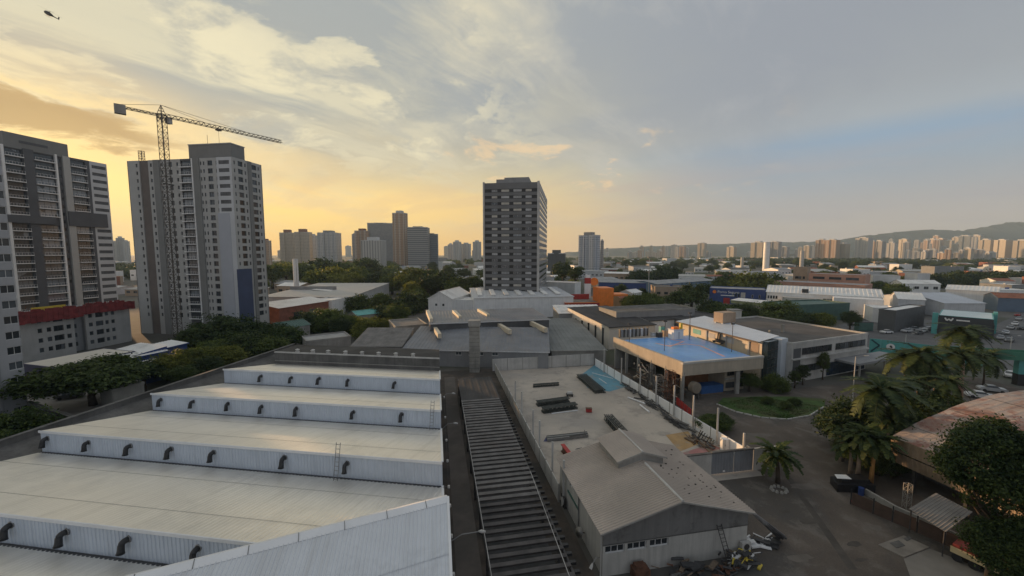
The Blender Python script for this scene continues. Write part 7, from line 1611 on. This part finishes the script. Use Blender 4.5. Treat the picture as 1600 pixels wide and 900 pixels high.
def spots(n, y0, y1, u0, u1, power=1.4):
    k = 0; tries = 0
    while k < n and tries < n * 30:
        tries += 1; Y = y0 + (y1 - y0) * RND.random() ** power; u = RND.uniform(u0, u1); x = (u - 800) / F * Y; r = RND.uniform(3.2, 6.5) * (1 + Y / 1600)
        if free(x, Y, r * .55): occ.append((x, Y, r * .45)); k += 1; yield x, Y, u, r
def where(u, Y):
    return ("near the pale warehouses" if u < 620 else "around the dark office tower" if u < 960 else "around the bright blue shed" if u < 1150 else "behind the salmon block" if u < 1400 else "on the far right") + (", closer" if Y < 450 else ", farther off" if Y > 800 else "")
for n, y0, y1, u0, u1 in ((120, 190, 900, 400, 1640), (60, 430, 1150, 1000, 1640), (20, 230, 700, 380, 720), (14, 240, 700, -20, 380)):
    for x, Y, u, r in spots(n, y0, y1, u0, u1):
        h = r * RND.uniform(1.25, 1.9); kk = RND.random(); pr = RND.choice(DARKP if kk < .55 else MIDP if kk < .9 else YELP)
        tree((x, Y, 0), h, r, pr, ("dark" if kk < .55 else "green" if kk < .9 else "yellowish") + " tree between the rooftops " + where(u, Y), "trees between the rooftops")
# far woods that read as one mass
def wood(name, label, u0, u1, y0, y1, n, hh, mat, seed):
    r = np.random.RandomState(seed); me0, _ = crown_mesh(seed, 26, 16, .20, flat=.75, spread=.5)
    V0 = np.empty(len(me0.vertices) * 3); me0.vertices.foreach_get('co', V0); V0 = V0.reshape(-1, 3); nv = len(V0); VV = []
    for k in range(n):
        Y = r.uniform(y0, y1); u = r.uniform(u0, u1); x = (u - 800) / F * Y; s = r.uniform(.7, 1.3) * hh * .62; c, sn = math.cos(k), math.sin(k)
        P0 = V0 * np.array([s * 1.15, s * 1.15, s]); VV.append(np.stack([P0[:, 0] * c - P0[:, 1] * sn + x, P0[:, 0] * sn + P0[:, 1] * c + Y, P0[:, 2] + s * .72], 1))
    VV = np.concatenate(VV); nf = len(VV) // 4; me = bpy.data.meshes.new(name); me.vertices.add(len(VV)); me.vertices.foreach_set('co', VV.ravel()); me.loops.add(4 * nf); me.loops.foreach_set('vertex_index', np.arange(4 * nf)); me.polygons.add(nf)
    me.polygons.foreach_set('loop_start', np.arange(nf) * 4); me.polygons.foreach_set('loop_total', np.full(nf, 4)); me.update(); me.materials.append(mat)
    o = bpy.data.objects.new(name, me); COL.objects.link(o); tag(o, label, "woodland"); o['kind'] = 'stuff'
wood("far_woodland", "long dark green belt of woodland below the right skyline", 1150, 1680, 800, 1500, 420, 13, L_dark, 41)
wood("far_woodland", "green woodland along the horizon in the middle of the view", 560, 1180, 900, 1900, 330, 12, L_mid, 42)
wood("far_woodland", "woodland behind the pale warehouses on the left horizon", 330, 620, 430, 800, 170, 12, L_mid, 43)
wood("far_woodland", "woodland in the gap between the two left towers", 120, 260, 420, 900, 90, 12, L_dark, 44)
# ---------------------------------------------------------------- mountains
def ridge(name, prof, Y, depth, mat, seed):
    rr = random.Random(seed); b = MB(); pts = []
    us = np.linspace(prof[0][0], prof[-1][0], 90)
    for u in us:
        v = np.interp(u, [p[0] for p in prof], [p[1] for p in prof]); pts.append((u, max(CH - (v - 395) / F * Y + rr.uniform(-4, 4), 2)))
    rows = [(-1.0, -.02), (-.6, .35), (-.3, .7), (0, 1.0), (.5, .5), (1.0, -.02)]; i0 = 0
    for u, z in pts:
        for k, h in rows:
            y = Y + k * depth; b.v.append(((u - 800) / F * Y + rr.uniform(-20, 20), y + rr.uniform(-60, 60), z * h * (1 + rr.uniform(-.08, .08) * (0 < h < 1))))
    m = len(rows)
    for i in range(len(pts) - 1):
        for k in range(m - 1): b.f.append((i * m + k, (i + 1) * m + k, (i + 1) * m + k + 1, i * m + k + 1)); b.m.append(0)
    b.build(name, mat, None, 'structure', smooth=True)
m_mount = M("forested_mountain", (.035, .048, .05), .95, .3, .004)
ridge("mountains", [(1240, 396), (1290, 377), (1340, 370), (1400, 362), (1440, 359), (1500, 361), (1525, 357), (1560, 349), (1590, 347), (1640, 350), (1720, 356), (1800, 380)], 3500, 500, m_mount, 1)
ridge("far_hills", [(880, 395), (940, 389), (1000, 386), (1060, 383), (1120, 381), (1180, 380), (1260, 378), (1330, 376), (1420, 372), (1540, 384), (1640, 392)], 4000, 350, m_mount, 2)
# ---------------------------------------------------------------- evening haze
b = MB(); b.lbox(-5300, 5300, -65, 4620, -1, 345); hz = b.build("haze", []); hz['kind'] = 'stuff'
hm = bpy.data.materials.new("evening_haze"); hm.use_nodes = True; N = NT(hm.node_tree); hm.node_tree.nodes.clear()
pv = N.n('ShaderNodeVolumePrincipled'); pv.inputs['Color'].default_value = (.62, .83, 1.0, 1); pv.inputs['Density'].default_value = .00013; pv.inputs['Anisotropy'].default_value = .1
ho = N.n('ShaderNodeOutputMaterial'); N.L(pv.outputs[0], ho.inputs['Volume']); hz.data.materials.append(hm)
